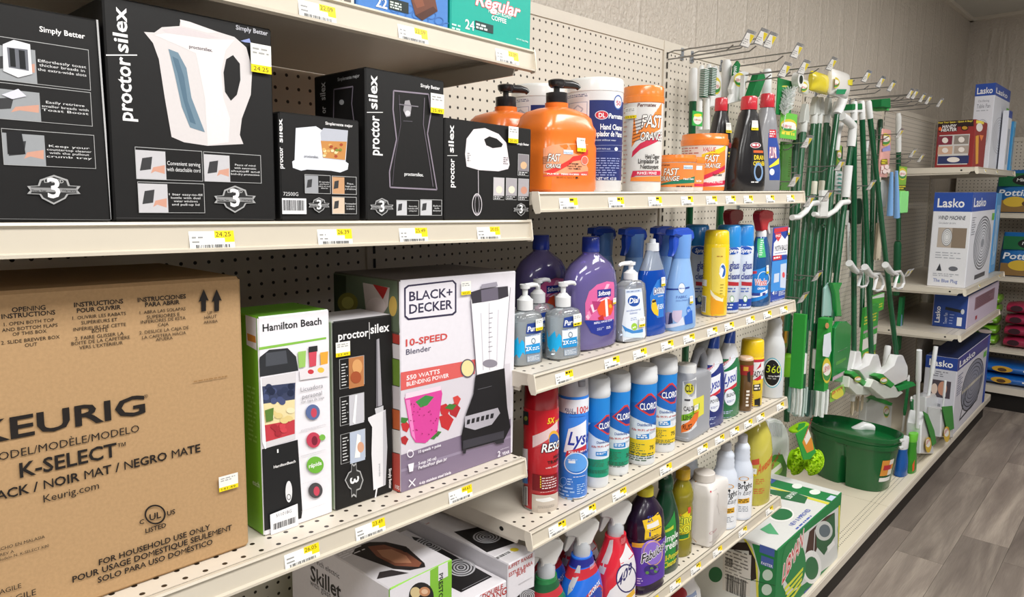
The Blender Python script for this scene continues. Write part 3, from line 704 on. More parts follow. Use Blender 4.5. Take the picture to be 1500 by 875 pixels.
c = Carton('coffee_box', 'pale box of coffee pods beside the blue one', 'box', 'At', (390, -22), (520, 8), None, .20, '#d8d2c8', h=.16, y=-.472)
p = c.front().Z(320, 0, 5); p.greek((860, 30), (985, 0), 2, '#6b625a', .6); p.done()
# ---- big kraft carton
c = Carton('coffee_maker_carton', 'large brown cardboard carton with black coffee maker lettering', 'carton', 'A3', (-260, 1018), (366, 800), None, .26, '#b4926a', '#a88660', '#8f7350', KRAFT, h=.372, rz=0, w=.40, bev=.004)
x1 = on_shelf(366, 800, 'A3'); c.t.location = (x1.x-.40, max(x1.y, -.452), SH['A3'][1]-TILT_A*(x1.x-.4)+.0004); bpy.context.view_layer.update()
p = c.front().Z(0, 370, 1.7325); K = '#1b1512'
for t_, a, b, bo, *hp in (('OPENING', (30, 152), (115, 135), 1), ('INSTRUCTIONS', (4, 169), (140, 149), 1), ('1. OPEN BOTH TOP', (10, 187), (137, 173), 0), ('AND BOTTOM FLAPS', (5, 202), (146, 186), 0), ('OF THIS BOX', (32, 212), (118, 198), 0), ('2. SLIDE BREWER BOX', (3, 234), (151, 210), 0), ('OUT', (63, 240), (94, 230), 0),
    ('INSTRUCTIONS', (188, 139), (312, 120), 1), ('POUR OUVRIR', (195, 153), (306, 137), 1), ('1. OUVRIR LES RABATS', (184, 171), (319, 154), 0), ('SUPÉRIEURS ET', (206, 183), (297, 168), 0), ('INFÉRIEURS DE CETTE', (186, 200), (319, 183), 0), ('BOITE', (233, 204), (273, 194), 0), ('2. FAIRE GLISSER LA', (190, 223), (313, 205), 0), ('BOITE DE LA CAFETIÈRE', (181, 236), (329, 217), 0), ("VERS L'EXTÉRIEUR", (201, 246), (311, 230), 0),
    ('INSTRUCCIONES', (349, 126), (471, 108), 1), ('PARA ABRIR', (368, 138), (455, 123), 1), ('1. ABRA LAS SOLAPAS', (354, 157), (470, 142), 0), ('SUPERIORES E', (372, 169), (455, 154), 0), ('INFERIORES DE ESTA', (357, 181), (470, 164), 0), ('CAJA', (400, 188), (427, 178), 0), ('2. DESLICE LA CAJA DE', (353, 208), (478, 190), 0), ('LA CAFETERA HACIA', (360, 220), (471, 203), 0), ('AFUERA', (395, 225), (437, 213), 0),
    ('UP', (526, 157), (538, 149), 0), ('HAUT', (518, 169), (549, 160), 0), ('ARRIBA', (516, 181), (551, 171), 0),
    ('KEURIG', (-70, 491), (366, 362), 1, 55), ('®', (364, 370), (374, 360), 0), ('MODEL/MODÈLE/MODELO', (-32, 534), (352, 446), 0), ('K-SELECT', (50, 571), (295, 493), 1), ('™', (298, 502), (318, 489), 0), ('BLACK / NOIR MAT / NEGRO MATE', (-54, 640), (507, 492), 1), ('Keurig.com', (110, 634), (250, 592), 0),
    ('C', (353, 690), (364, 677), 1), ('US', (423, 668), (443, 652), 1), ('LISTED', (368, 712), (420, 689), 1), ('FOR HOUSEHOLD USE ONLY', (250, 793), (532, 698), 1), ('POUR USAGE DOMESTIQUE SEULEMENT', (183, 837), (587, 697), 1), ('SOLO PARA USO DOMÉSTICO', (247, 838), (538, 736), 1),
    ('HECHO EN MALASIA', (-16, 760), (113, 724), 0), ('REV A', (0, 770), (34, 757), 0), ('Modelo N. K-SELECT K80', (-8, 784), (123, 746), 0), ('FRAGILE', (-24, 874), (53, 845), 0), ('FRAGILE', (-10, 900), (90, 858), 0)):
    p.txt(t_, a, b, K, bo, hp=hp[0] if hp else None)
for x in (515, 548): p.poly([(x, 93), (x+13, 122), (x+6, 121), (x+6, 148), (x-6, 150), (x-6, 123), (x-13, 125)], K)
p.ring((392, 664), 27, 25, .16, K); p.txt('UL', (378, 680), (406, 646), K, 1); p.greek((490, 330), (580, 310), 1, '#9a7447', .6); p.done('black printed lettering')
c.sticker((553, 607), (600, 556), '141.49', (0, 370, 1.7325))
# ---- personal blender box
c = Carton('personal_blender_box', 'slim white and green box printed with a personal blender', 'box', 'A3', (387, 787), (486, 751), (375, 466), .10, '#ece9ee', '#78b52c', '#6aa62b')
p = c.front().Z(340, 370, 2.034)
p.txt('Hamilton Beach', (91, 236), (266, 204), '#1c1c1e', 1); p.poly([(74, 284), (280, 252), (280, 258), (74, 292)], '#86c04a')
p.poly([(76, 590), (195, 558), (209, 770), (206, 792), (90, 832), (80, 800)], '#17181a'); p.poly([(75, 345), (82, 312), (110, 290), (165, 285), (190, 310), (197, 352), (75, 372)], '#2b2d31'); p.poly([(100, 300), (160, 292), (165, 330), (100, 340)], '#4a4d54')
p.poly([(80, 376), (190, 356), (188, 556), (96, 585), (86, 560)], '#d9d5d8'); p.poly([(84, 400), (188, 388), (186, 440), (86, 455)], '#39415e'); p.poly([(86, 452), (186, 438), (186, 500), (90, 520)], '#e9d9a6'); p.poly([(90, 516), (186, 498), (186, 540), (98, 565)], '#c23b45')
for k in range(14): p.ell((94+random.random()*84, 395+random.random()*50), 10, 10, random.choice(('#2c3552', '#465078', '#1f2842')), 10)
for k in range(7): p.ell((100+random.random()*76, 465+random.random()*36), 13, 9, random.choice(('#f0e4bc', '#e2cc8a')), 10)
for k in range(6): p.ell((104+random.random()*70, 515+random.random()*28), 10, 8, random.choice(('#d1434d', '#a92a36')), 10)
p.poly([(96, 470), (122, 462), (120, 500), (100, 505)], '#5a7d33'); p.poly([(80, 376), (86, 375), (100, 584), (96, 585), (86, 560)], '#f6f4f6')
p.txt('HamiltonBeach', (122, 643), (187, 618), WH, 1); p.ell((167, 712), 10, 32, '#e6e6e8'); p.ring((167, 728), 6, 9, .25, '#222'); p.rect((132, 597), (136, 585), WH)
for x, y, col in ((206, 318, '#9bc765'), (238, 315, '#d24a5c'), (272, 320, '#e9a83c')): p.poly([(x-12, y-22), (x+12, y-26), (x+10, y+22), (x-9, y+26)], col)
p.rect((226, 298), (252, 277), '#2a2a2e'); p.poly([(198, 350), (285, 330), (285, 368), (200, 380)], '#e5dfe2'); p.ell((232, 355), 9, 7, '#c93a44'); p.ell((262, 350), 10, 8, '#e8c24a')
p.txt('Licuadora', (202, 415), (268, 392), '#8b8a90'); p.txt('personal', (207, 436), (265, 416), '#8b8a90'); p.txt('con tapa de viaje', (203, 449), (272, 431), '#8b8a90')
for (x, y), col in (((238, 475), '#5a6c9a'), ((240, 558), '#c23d55'), ((246, 708), '#4a4648')): p.ell((x, y), 21, 23, col); p.ell((x+3, y+2), 9, 14, '#c8465a' if col != '#c23d55' else '#7a1d33')
p.ell((245, 632), 25, 25, '#6fb23a'); p.txt('rápida', (226, 642), (264, 630), WH, 1); p.ell((266, 550), 9, 9, '#7ab84a')
for y in (515, 590, 672, 752): p.greek((202, y+18), (278, y-6), 3, '#b3b0b6', .45)
p.poly([(110, 780), (192, 747), (195, 815), (113, 846)], '#f4f3f6'); p.txt('51101BG', (128, 788), (174, 762), '#4b4b4f'); p.bars((120, 826), (187, 785), '#222', 26); p.done()
p = c.left().Z(340, 370, 2.034); p.poly([(40, 186), (72, 196), (74, 292), (44, 275)], '#ece9ee'); p.poly([(45, 240), (70, 250), (72, 270), (47, 262)], '#d8913a'); p.greek((50, 560), (72, 400), 12, '#9ed05e', .4); p.txt('each', (62, 690), (82, 672), '#d8efc0', 1); p.done()
# ---- electric knife box
c = Carton('electric_knife_box', 'black box printed with a white electric knife', 'box', 'A3', (492, 750), (577, 717), (480, 473), .085, BK, '#d9d6d8', '#cfccd0', w=.109)
p = c.front().Z(340, 370, 2.034)
p.txt('proctor', (316, 262), (406, 224), WH, 1); p.txt('silex', (412, 242), (468, 212), WH, 1); p.line([(408, 208), (409, 258)], .001, WH)
for a, b, pic in (((320, 408), (393, 306), '#b97a4a'), ((321, 518), (393, 416), '#c9c8ce'), ((323, 632), (396, 524), '#b8c2d4')):
    p.rect(a, b, '#b0b0b0'); p.rect((a[0]+1.5, a[1]-1.5), (b[0]-1.5, b[1]+1.5), BK); p.rect((a[0]+28, a[1]-1.5), (b[0]-1.5, b[1]+1.5), pic); p.greek((a[0]+6, a[1]-8), (a[0]+24, b[1]+20), 8, '#d8d8d8', .3)
p.ell((372, 340), 15, 22, '#d9a066'); p.ell((368, 372), 16, 18, '#a4512e'); p.poly([(358, 505), (366, 425), (372, 425), (366, 512)], '#f2f2f4'); p.poly([(364, 612), (372, 540), (382, 545), (380, 610)], '#f4f2f0'); p.ell((382, 580), 10, 16, '#d6a184')
p.poly([(428, 260), (437, 256), (446, 455), (428, 461)], '#a3a0a6'); p.poly([(428, 260), (431, 259), (434, 459), (428, 461)], '#6d6a70'); p.poly([(424, 465), (449, 456), (450, 475), (427, 482)], '#c9c8cc')
p.poly([(404, 492), (456, 468), (461, 580), (456, 692), (420, 708), (414, 600), (416, 520), (404, 500)], '#e6e4e7'); p.poly([(448, 474), (456, 470), (461, 580), (456, 692), (448, 696)], '#bfbdc3'); p.line([(430, 702), (424, 740)], .003, '#e6e4e7'); p.txt('proctorsilex', (436, 668), (442, 628), '#8b8990', rot=-90)
shield(p, (362, 678), 56, 104, 1); p.txt('Simply Better', (466, 704), (473, 642), WH, 1, rot=-90); p.done(); c.sticker((305, 312), (347, 262), '23.49', (340, 370, 2.034))
# ---- countertop blender box
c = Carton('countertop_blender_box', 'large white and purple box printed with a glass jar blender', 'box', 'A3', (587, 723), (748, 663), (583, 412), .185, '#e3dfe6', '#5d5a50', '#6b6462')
p = c.front().Z(340, 370, 2.034)
p.poly([(500, 598), (830, 492), (830, 600), (502, 719)], '#83748a'); p.poly([(500, 648), (830, 545), (830, 552), (500, 656)], '#978aa0')
p.poly([(500, 395), (828, 330), (829, 496), (500, 605)], '#d6d0d8')
fr = [(512, 106), (524, 97), (658, 82), (668, 92), (668, 178), (658, 187), (524, 202), (513, 192)]; p.poly(fr, '#35304a'); p.poly([(517, 109), (526, 102), (656, 87), (663, 95), (663, 175), (655, 182), (526, 196), (517, 188)], '#e3dfe6')
p.txt('BLACK+', (527, 145), (656, 90), '#35304a', 1, hp=27); p.txt('DECKER', (527, 183), (656, 133), '#35304a', 1, hp=27)
p.txt('10-SPEED', (517, 280), (641, 244), '#cf4a45', 1, hp=20); p.txt('Blender', (518, 305), (592, 277), '#4a4660', hp=16)
p.poly([(501, 358), (726, 318), (722, 362), (502, 412)], '#d9605c'); p.txt('550 WATTS', (519, 381), (618, 350), WH, 1, hp=13); p.txt('BLENDING POWER', (519, 399), (645, 366), WH, 1, hp=12)
for x, y, r in ((636, 505, 26), (660, 470, 22), (632, 470, 20), (515, 520, 16), (512, 560, 14), (668, 440, 14)): p.poly([(x-r*.8, y-r*.6), (x+r*.2, y-r), (x+r*.9, y-r*.3), (x+r*.3, y+r), (x-r*.5, y+r*.6)], random.choice(('#c32f33', '#b12a30', '#d24540')))
for x, y in ((575, 555), (605, 540), (650, 460), (595, 548), (508, 500)): p.poly([(x-18, y+4), (x-4, y-9), (x+18, y-6), (x+6, y+9)], '#3f7d36')
p.poly([(512, 432), (620, 402), (625, 420), (610, 535), (575, 568), (545, 566), (532, 545)], '#d8459a'); p.poly([(516, 420), (620, 397), (621, 410), (514, 436)], '#ead4e2'); p.poly([(516, 440), (528, 438), (545, 560), (534, 545)], '#ea86c2'); p.poly([(545, 445), (575, 425), (600, 430), (580, 455), (560, 462)], '#3f8a45'); p.ell((700, 345), 21, 28, '#e8dca0'); p.ring((700, 345), 21, 28, .14, '#5c5868')
for k in range(30): p.ell((528+random.random()*80, 450+random.random()*95), 1.6, 1.6, '#8e1d55', 6)
p.poly([(708, 140), (826, 104), (806, 345), (726, 364)], '#f0eef2'); p.line([(708, 140), (726, 364)], .0014, '#77727e'); p.line([(826, 104), (806, 345)], .0014, '#77727e'); p.line([(738, 180), (745, 350)], .002, '#c9c5cf'); p.line([(790, 170), (785, 340)], .003, '#d7d3dc'); p.line([(762, 150), (764, 350)], .0012, '#b7b2bd'); p.greek((760, 300), (776, 170), 9, '#8b8692', .15)
p.poly([(708, 118), (740, 108), (818, 100), (820, 130), (790, 140), (712, 152)], '#3b3840'); p.poly([(738, 112), (788, 103), (790, 140), (740, 148)], '#6b6574'); p.poly([(740, 95), (785, 87), (788, 100), (738, 108)], '#9a95a2'); p.ell((765, 330), 22, 12, '#8d8893')
p.poly([(722, 366), (808, 344), (816, 460), (826, 520), (808, 556), (682, 590), (680, 545), (694, 480), (716, 420)], '#17161a'); p.poly([(690, 488), (788, 462), (795, 478), (770, 512), (720, 528), (690, 520)], '#b5b1ba'); p.rect((728, 408), (770, 397), '#8d8a92')
for k in range(6): p.poly([(697+k*14, 498-k*3.6), (706+k*14, 496-k*3.6), (704+k*14, 510-k*3.6), (695+k*14, 512-k*3.6)], '#232227')
p.poly([(684, 560), (806, 530), (806, 552), (684, 585)], '#3c3a42'); p.poly([(684, 585), (694, 583), (692, 598), (684, 598)], '#2a282e'); p.poly([(776, 562), (806, 553), (806, 566), (784, 570)], '#2a282e')
p.ring((527, 598), 10, 12, .25, '#efeaf2'); p.txt('10 speeds + pulse', (551, 597), (618, 574), '#f2eef4', 1); p.poly([(520, 630), (538, 625), (535, 650), (524, 653)], '#efeaf2'); p.txt('5-cup (40 oz)', (551, 632), (604, 614), '#f2eef4', 1); p.txt('PerfectPour glass jar', (551, 645), (636, 616), '#f2eef4', 1)
p.line([(522, 698), (542, 672)], .002, '#efeaf2'); p.line([(523, 676), (541, 694)], .002, '#efeaf2'); p.txt('4-tip stainless steel blade', (553, 691), (648, 655), '#f2eef4', 1); p.txt('2', (787, 608), (795, 592), '#efeaf2', 1); p.txt('YEAR', (800, 604), (822, 586), '#efeaf2', 1); p.greek((795, 588), (822, 576), 1, '#d8d2de', .5); p.done()
c.sticker((678, 127), (707, 84), '44.65', (340, 370, 2.034))
p = c.left().Z(340, 370, 2.034)
p.poly([(287, 60), (492, 86), (500, 240), (287, 190)], '#6d7a63'); p.poly([(287, 62), (340, 70), (340, 190), (287, 180)], '#33402c'); p.ell((345, 150), 30, 30, '#8f8a3c'); p.ell((345, 150), 18, 18, '#c8c46a'); p.poly([(390, 90), (470, 105), (465, 160), (440, 200), (400, 180)], '#d9c9c4'); p.poly([(420, 95), (465, 105), (450, 140)], '#c23330'); p.ell((430, 160), 28, 26, '#e6d5d2'); p.ell((480, 160), 12, 30, '#d8b45a')
for y0, y1, col in ((245, 275, '#c0453c'), (275, 320, '#e8e0e2'), (320, 400, '#7a9a3e'), (400, 470, '#d8cfd2'), (470, 530, '#cf6a3e'), (530, 600, '#e3ddd8'), (600, 715, '#c9564c')): p.poly([(478, y0-4), (502, y0+2), (503, y1), (480, y1-6)], col)
p.txt('10S', (487, 702), (500, 688), WH, 1); p.done()
# ---- skillet and range boxes on the lower shelf
def carton_at(name, label, px, y, w, d, h, front, left, top, rz=0, base=None, mat=None):
    """carton whose top front-left corner sits at the pixel on the plane y"""
    P0 = on_y(*px, y); c = Carton.__new__(Carton); c.w = w; z0 = SH['A4'][1]-TILT_A*P0.x if base is None else base
    c.h = h if h else P0.z-z0-.0008; P0.z = z0
    c.make(name, label, 'box', P0, rz, TILT_A, d, front, left, top, mat, None, .002); bpy.context.view_layer.update(); return c
c = carton_at('skillet_box', 'white and green box printed with an electric skillet', (564, 866), -.455, .135, .30, None, '#7fb93a', '#dcd9de', '#c9c6ca')
p = c.top().Z(380, 640, 3.7225)
p.poly([(505, 640), (530, 600), (600, 575), (690, 575), (800, 600), (900, 690), (905, 712), (820, 730), (730, 722), (640, 690)], '#241f20'); p.poly([(590, 600), (680, 590), (800, 630), (885, 690), (870, 712), (740, 705), (640, 655)], '#7a4a38'); p.poly([(640, 620), (720, 615), (800, 650), (830, 690), (740, 690), (670, 655)], '#a8765a'); p.poly([(655, 740), (720, 728), (815, 745), (690, 768), (640, 778)], '#2e292b'); p.ell((800, 620), 20, 12, '#17151a')
p.greek((405, 690), (500, 560), 7, '#e8e6ea', .4); p.done()
p = c.left().Z(380, 640, 3.7225)
p.txt('12 inch electric', (285, 678), (436, 742), '#58575c'); p.txt('Skillet', (280, 778), (446, 838), '#232225', 1); p.txt('with glass cover', (278, 806), (470, 900), '#58575c'); p.done()
p = c.front().Z(380, 640, 3.7225)
p.poly([(688, 850), (1026, 672), (1028, 760), (690, 940)], '#dcd9de'); p.poly([(930, 730), (975, 705), (975, 900), (930, 920)], '#7fb93a'); p.txt('PRESTO', (978, 890), (1000, 740), '#1c1c1e', 1, rot=-90); p.ell((882, 870), 68, 76, '#1f1d1f'); p.ell((850, 850), 28, 30, '#cdb98a'); p.ell((900, 845), 30, 26, '#b9825c'); p.ell((900, 845), 18, 14, '#d8b494'); p.done()
def coil(p, c, rx, ry):
    for k in (1, .78, .56, .34): p.ring(c, rx*k, ry*k, .14/k*.9, '#b9b9bd')
    p.ell(c, rx*.12, ry*.12, '#8b8b90')
c = carton_at('range_box', 'white double burner range box beside the skillet box', (664, 893), -.452, on_y(741, 829, -.452).x-.003-on_y(664, 893, -.452).x, .30, None, '#dedbe0', '#d2cfd4', '#e1dee2')
p = c.top().Z(380, 640, 3.7225); p.poly([(830, 545), (900, 560), (1270, 765), (1100, 850), (1000, 800)], '#1d1c1e'); coil(p, (925, 590), 80, 44); coil(p, (1100, 715), 78, 48); p.line([(1105, 838), (1250, 765)], .002, '#7d7c80'); p.done()
p = c.front().Z(380, 640, 3.7225); p.txt('DOUBLE', (1216, 890), (1328, 828), '#b2342f', 1); p.txt('RANGE', (1240, 915), (1368, 838), '#b2342f', 1); p.poly([(1200, 858), (1370, 765), (1372, 772), (1202, 868)], '#d8463c'); p.done()
zt = c.t.location.z
c = carton_at('range_box', 'white single burner range box lying under the shelf end', (741, 829), -.452, .078, .36, None, '#dedbe0', '#cbc8cd', '#e3e0e4')
p = c.top().Z(380, 640, 3.7225); p.poly([(1060, 520), (1190, 494), (1395, 580), (1240, 632)], '#1d1c1e'); coil(p, (1240, 548), 76, 34); p.txt('BUFFET RANGE', (830, 470), (1015, 492), '#b2342f', 1, slope=0); p.txt('ESTUFA PARA BUFÉ', (850, 505), (1045, 527), '#b2342f', 1); p.rect((1270, 660), (1390, 628), '#f2f0f3'); p.bars((1282, 664), (1375, 632), '#333', 16); p.ell((1390, 618), 24, 10, '#e3cf3a'); p.done()
p = c.front().Z(380, 640, 3.7225); p.txt('BUFFET RANGE', (1352, 728), (1490, 645), '#b2342f', 1); p.txt('ESTUFA PARA', (1360, 766), (1490, 684), '#b2342f', 1); p.txt('BUFÉ', (1402, 764), (1452, 728), '#b2342f', 1); p.greek((1412, 812), (1490, 760), 3, '#9a979c', .4); p.poly([(1385, 890), (1440, 840), (1500, 815), (1500, 900)], '#1d1c1e'); coil(p, (1465, 868), 46, 36); p.done()
# ================================================================== bottles, cans and tubs
class Body:
    """stack of superellipse sections with an arc-length map from label coordinates (s, z)"""
    def __init__(s, secs, zref):
        s.q = secs; z, a, b, e, ox, oy = s.sec(zref); s.tab = [(-math.pi, None)]; pts = []
        n = 180
        for i in range(n+1):
            t = -math.pi/2-math.pi+2*math.pi*i/n; pts.append((t, s.pt(t, zref)))
        acc = [0]
        for i in range(1, n+1): acc.append(acc[-1]+(pts[i][1]-pts[i-1][1]).length)
        mid = acc[n//2]; s.tab = [(a_-mid, pts[i][0]) for i, a_ in enumerate(acc)]; s.half = mid
    def sec(s, z):
        q = s.q
        if z <= q[0][0]: return q[0][:6]
        for a, b in zip(q, q[1:]):
            if z <= b[0]:
                k = (z-a[0])/max(1e-9, b[0]-a[0]); return tuple(a[i]+(b[i]-a[i])*k for i in range(6))
        return q[-1][:6]
    def pt(s, t, z, off=0):
        _, a, b, e, ox, oy = s.sec(z); c, d = math.cos(t), math.sin(t)
        X = math.copysign(abs(c)**(2/e), c); Y = math.copysign(abs(d)**(2/e), d)
        p = Vector((ox+a*X, oy+b*Y, z))
        if off:
            n = Vector((math.copysign(abs(X)**(e-1), X)/a, math.copysign(abs(Y)**(e-1), Y)/b, 0))
            if n.length > 0: p += n.normalized()*off
        return p
    def t_of(s, x):
        T = s.tab
        if x <= T[0][0]: return T[0][1]
        lo, hi = 0, len(T)-1
        if x >= T[hi][0]: return T[hi][1]
        while hi-lo > 1:
            m = (lo+hi)//2
            if T[m][0] <= x: lo = m
            else: hi = m
        k = (x-T[lo][0])/max(1e-9, T[hi][0]-T[lo][0]); return T[lo][1]+(T[hi][1]-T[lo][1])*k
    def s_of(s, t):
        while t > math.pi/2: t -= 2*math.pi
        while t < -1.5*math.pi: t += 2*math.pi
        T = s.tab
        for (s0, t0), (s1, t1) in zip(T, T[1:]):
            if t0 <= t <= t1: return s0+(s1-s0)*(t-t0)/max(1e-9, t1-t0)
        return T[-1][0]
    def hit(s, o, d):
        """first surface point along the ray o + k d (local); nearest approach if it passes by"""
        k1 = -(o.x*d.x+o.y*d.y)/(d.x*d.x+d.y*d.y); best = None; prev = None
        def Fv(k):
            p = o+d*k; _, a, b, e, ox, oy = s.sec(p.z); return abs((p.x-ox)/a)**e+abs((p.y-oy)/b)**e-1
        span = .22/d.length; k = k1-span; st = span/110
        while k < k1+span*.5:
            f = Fv(k)
            if best is None or f < best[0]: best = (f, k)
            if f <= 0:
                lo, hi = k-st, k
                for _ in range(18):
                    m = (lo+hi)/2
                    if Fv(m) > 0: lo = m
                    else: hi = m
                best = (0, hi); break
            k += st
        p = o+d*best[1]; _, a, b, e, ox, oy = s.sec(p.z); X, Y = (p.x-ox)/a, (p.y-oy)/b
        t = math.atan2(math.copysign(abs(Y)**(e/2), Y), math.copysign(abs(X)**(e/2), X)); return (s.s_of(t), p.z)
class Bot:
    def __init__(s, name, label, cat, sh, u, vb, vt, w, k=1, rz=0, y=None, group=None, zb=None):
        z0 = SH[sh][1] if zb is None else zb; rz = R(rz)
        def frame(Cc):
            h = Vector((Cc.x-CAM.x, Cc.y-CAM.y, 0)).normalized(); ph = math.atan2(-h.x, h.y)   # view bearing seen from the front normal
            lat = Vector((h.y, -h.x)); nx = Vector((math.cos(rz), math.sin(rz))); ny = Vector((-math.sin(rz), math.cos(rz)))
            wa = math.hypot(lat.dot(nx), k*lat.dot(ny)); ha = math.hypot(h.xy.dot(nx), k*h.xy.dot(ny)); return h, wa, ha
        if y is not None: Cc = on_y(u, (vb+vt)/2, y)
        else: Cc = on_z(u, vb, z0)
        P0 = Cc.copy()
        for _ in range(3):
            h, wa, ha = frame(Cc); Cc.z = z0+.05; D = (Cc-CAM).dot(FW); s.a = w/2*D/F_PX/wa
            if y is None: Cc = P0+h*(s.a*ha)
        r = ray(u, vt); hd = h; s.H = (CAM+r*((Cc-CAM).dot(hd)/r.dot(hd))).z-z0
        Cc.z = z0+.0004; s.b = s.a*k; s.t = thing(name, label, cat, Cc, rz, 0, group); bpy.context.view_layer.update(); s.body = None
    def secs(s, prof):
        out = []
        for q in prof:
            zf, af = q[0], q[1]; bf = q[2] if len(q) > 2 and q[2] is not None else af; e = q[3] if len(q) > 3 else 2; c = q[4] if len(q) > 4 else None
            ox = q[5] if len(q) > 5 else 0
            out.append((zf*s.H, af*s.a, bf*s.b, e, ox*s.a, 0, c))
        return out
    def loft(s, name, prof, col, mat=None, n=32, main=False, zref=None, parent=None, label=None):
        sc = s.secs(prof); o = G(col).loft(sc, n).build(name, mat or PLAST, parent or s.t, label)
        if main or s.body is None: s.body = Body(sc, (zref if zref is not None else .35)*s.H)
        return o
    def round(s, name, prof, col, mat=None, n=24, e=2):
        """circular part on the axis: (z fraction, radius in metres)"""
        return G(col).loft([(z*s.H, r, r, e, 0, 0) for z, r in prof], n).build(name, mat or PLAST, s.t)
    def pr(s, z=None, px=True, name='printed_label', zstep=.012):
        Mi = s.t.matrix_world.inverted(); o = Mi @ CAM; rot = Mi.to_3x3(); B = s.body
        p = Pr(s.t, lambda x, y, off: B.pt(B.t_of(x), y, off), lambda q: B.hit(o, rot @ ray(*q)), step=.004, zstep=zstep, px=px, name=name)
        p.zm = z; return p
    def wrap(s, p, z0, z1, col, s0=-1, s1=1):
        px, p.px = p.px, False; h = s.body.half*.999; p.rect((s0*h, z0*s.H), (s1*h, z1*s.H), col); p.px = px
    def sticker(s, a, b, price, z):
        p = s.pr(z, True, 'price_sticker'); sticker(p, a, b, price); p.done('white and yellow price sticker')
    def copy(s, dx, dy, label, group=None):
        c = copy_tree(s.t); c.location = s.t.location+Vector((dx, dy, 0)); c['label'] = label
        if group: c['group'] = group
        return c
def trigger(b, z0, s, col, lever, collar, ang=0, colz=.018, cr=.017):
    """spray head seen from the side, nozzle towards -x, turned by ang about the bottle axis"""
    M = Matrix.Rotation(R(ang), 4, 'Z')
    head = [(-.058, .068), (-.052, .074), (-.02, .079), (.014, .081), (.038, .076), (.048, .064), (.045, .044), (.034, .024), (.027, .006), (.022, 0), (-.020, 0), (-.019, .014), (-.022, .026), (-.034, .032), (-.052, .034), (-.058, .040)]
    lev = [(-.044, .036), (-.022, .034), (-.022, .022), (-.034, .004), (-.046, -.014), (-.054, -.017), (-.058, -.010), (-.052, .010)]
    parts = []
    g = G(col).prism([(x*s, z*s+z0+colz) for x, z in head], -.017*s, .017*s, 'y', inset=.004*s); parts.append(('trigger_head', g))
    g = G(col).loft([(-.064*s, .008*s, .008*s, 2, 0, .054*s+z0+colz), (-.054*s, .010*s, .010*s, 2, 0, .054*s+z0+colz)], 14, ax='x'); parts.append(('nozzle', g))
    g = G(lever).prism([(x*s, z*s+z0+colz) for x, z in lev], -.008*s, .008*s, 'y', inset=.002*s); parts.append(('trigger_lever', g))
    g = G(collar).loft([(z0-.002, cr, cr, 2, 0, 0), (z0+colz*.7, cr*1.02, cr*1.02, 2, 0, 0), (z0+colz, cr*.9, cr*.9, 2, 0, 0), (z0+colz+.01*s, cr*.75, cr*.75, 2, 0, 0)], 24); parts.append(('collar', g))
    for n, g in parts:
        o = g.build(n, PLAST, b.t); o.matrix_local = M
def pump(b, z0, H, r, col, ang=180, spout=.03, mat=None):
    """lotion pump: ribbed collar, stem and a flat spout head"""
    M = Matrix.Rotation(R(ang), 4, 'Z'); q = mat or PLAST
    G(col).loft([(z0, r, r, 2, 0, 0), (z0+.40*H, r, r, 2, 0, 0), (z0+.42*H, r*.85, r*.85, 2, 0, 0), (z0+.55*H, r*.5, r*.5, 2, 0, 0)], 24).build('pump_collar', q, b.t)
    g = G(col).loft([(z0+.5*H, r*.32, r*.32, 2, 0, 0), (z0+.82*H, r*.36, r*.36, 2, 0, 0), (z0+.84*H, r*.62, r*.62, 2, 0, 0), (z0+H, r*.66, r*.66, 2, 0, 0)], 18)
    g.tube([(0, 0, z0+.93*H), (spout*.6, 0, z0+.95*H), (spout*.9, 0, z0+.92*H), (spout, 0, z0+.84*H)], [r*.34, r*.3, r*.26, r*.2], 10)
    o = g.build('pump_head', q, b.t); o.matrix_local = M
# ------------------------------------------------------------------ hand cleaner shelf
Z1 = (740, 90, 3.333)
b = Bot('hand_cleaner_jug', 'orange hand cleaner jug with a black pump, in front of its twin', 'jug', 'B1', 815, 281, 117, 97, .62, 0, -.405)
OR = '#ee7a2c'
b.loft('jug', [(0, .95, None, 5), (.02, 1, None, 5), (.40, 1, None, 5), (.44, .96, None, 5), (.50, .99, None, 5), (.56, .99, None, 5), (.60, .93, None, 4.5), (.66, .90, None, 4), (.70, .80, None, 3.5), (.735, .52, .6, 2.5), (.75, .30, .42, 2), (.79, .30, .42, 2)], OR, PLAST, 48, zref=.25)
b.round('pump_collar', [(.78, .020), (.79, .021), (.88, .021), (.885, .017)], '#2b2a2c'); b.round('pump_stem', [(.88, .006), (.94, .006)], '#2b2a2c')
G('#2b2a2c').loft([(.93*b.H, .012, .012, 2, 0, 0), (.95*b.H, .016, .016, 2, 0, 0), (.99*b.H, .017, .017, 2, 0, 0), (1.0*b.H, .013, .013, 2, 0, 0)], 20).tube([(0, 0, .965*b.H), (.03, -.012, .965*b.H), (.042, -.017, .955*b.H), (.046, -.019, .935*b.H)], [.009, .008, .006, .005], 10).build('pump_head', PLAST, b.t)
p = b.pr(Z1, zstep=0)
p.poly([(186, 425), (230, 408), (300, 400), (404, 405), (404, 555), (186, 548)], '#f2a077'); p.poly([(186, 540), (404, 430), (404, 455), (230, 548)], '#e23a34'); p.poly([(186, 556), (404, 536), (404, 556), (186, 562)], '#e2574a'); p.txt('PUMICE   PIERRE PONCE   PIEDRA', (205, 553), (398, 545), '#fff', 1, hp=7)
p.txt('FAST', (206, 488), (270, 452), '#fdf3ea', 1, .3, hp=36, out=('#2b211e', .001)); p.txt('ORANGE', (200, 520), (272, 490), '#fdf3ea', 1, .3, hp=20, out=('#2b211e', .0008))
for k in range(5): p.line([(184, 500-k*8), (204+k*3, 496-k*8)], .0008, '#3a2a24')
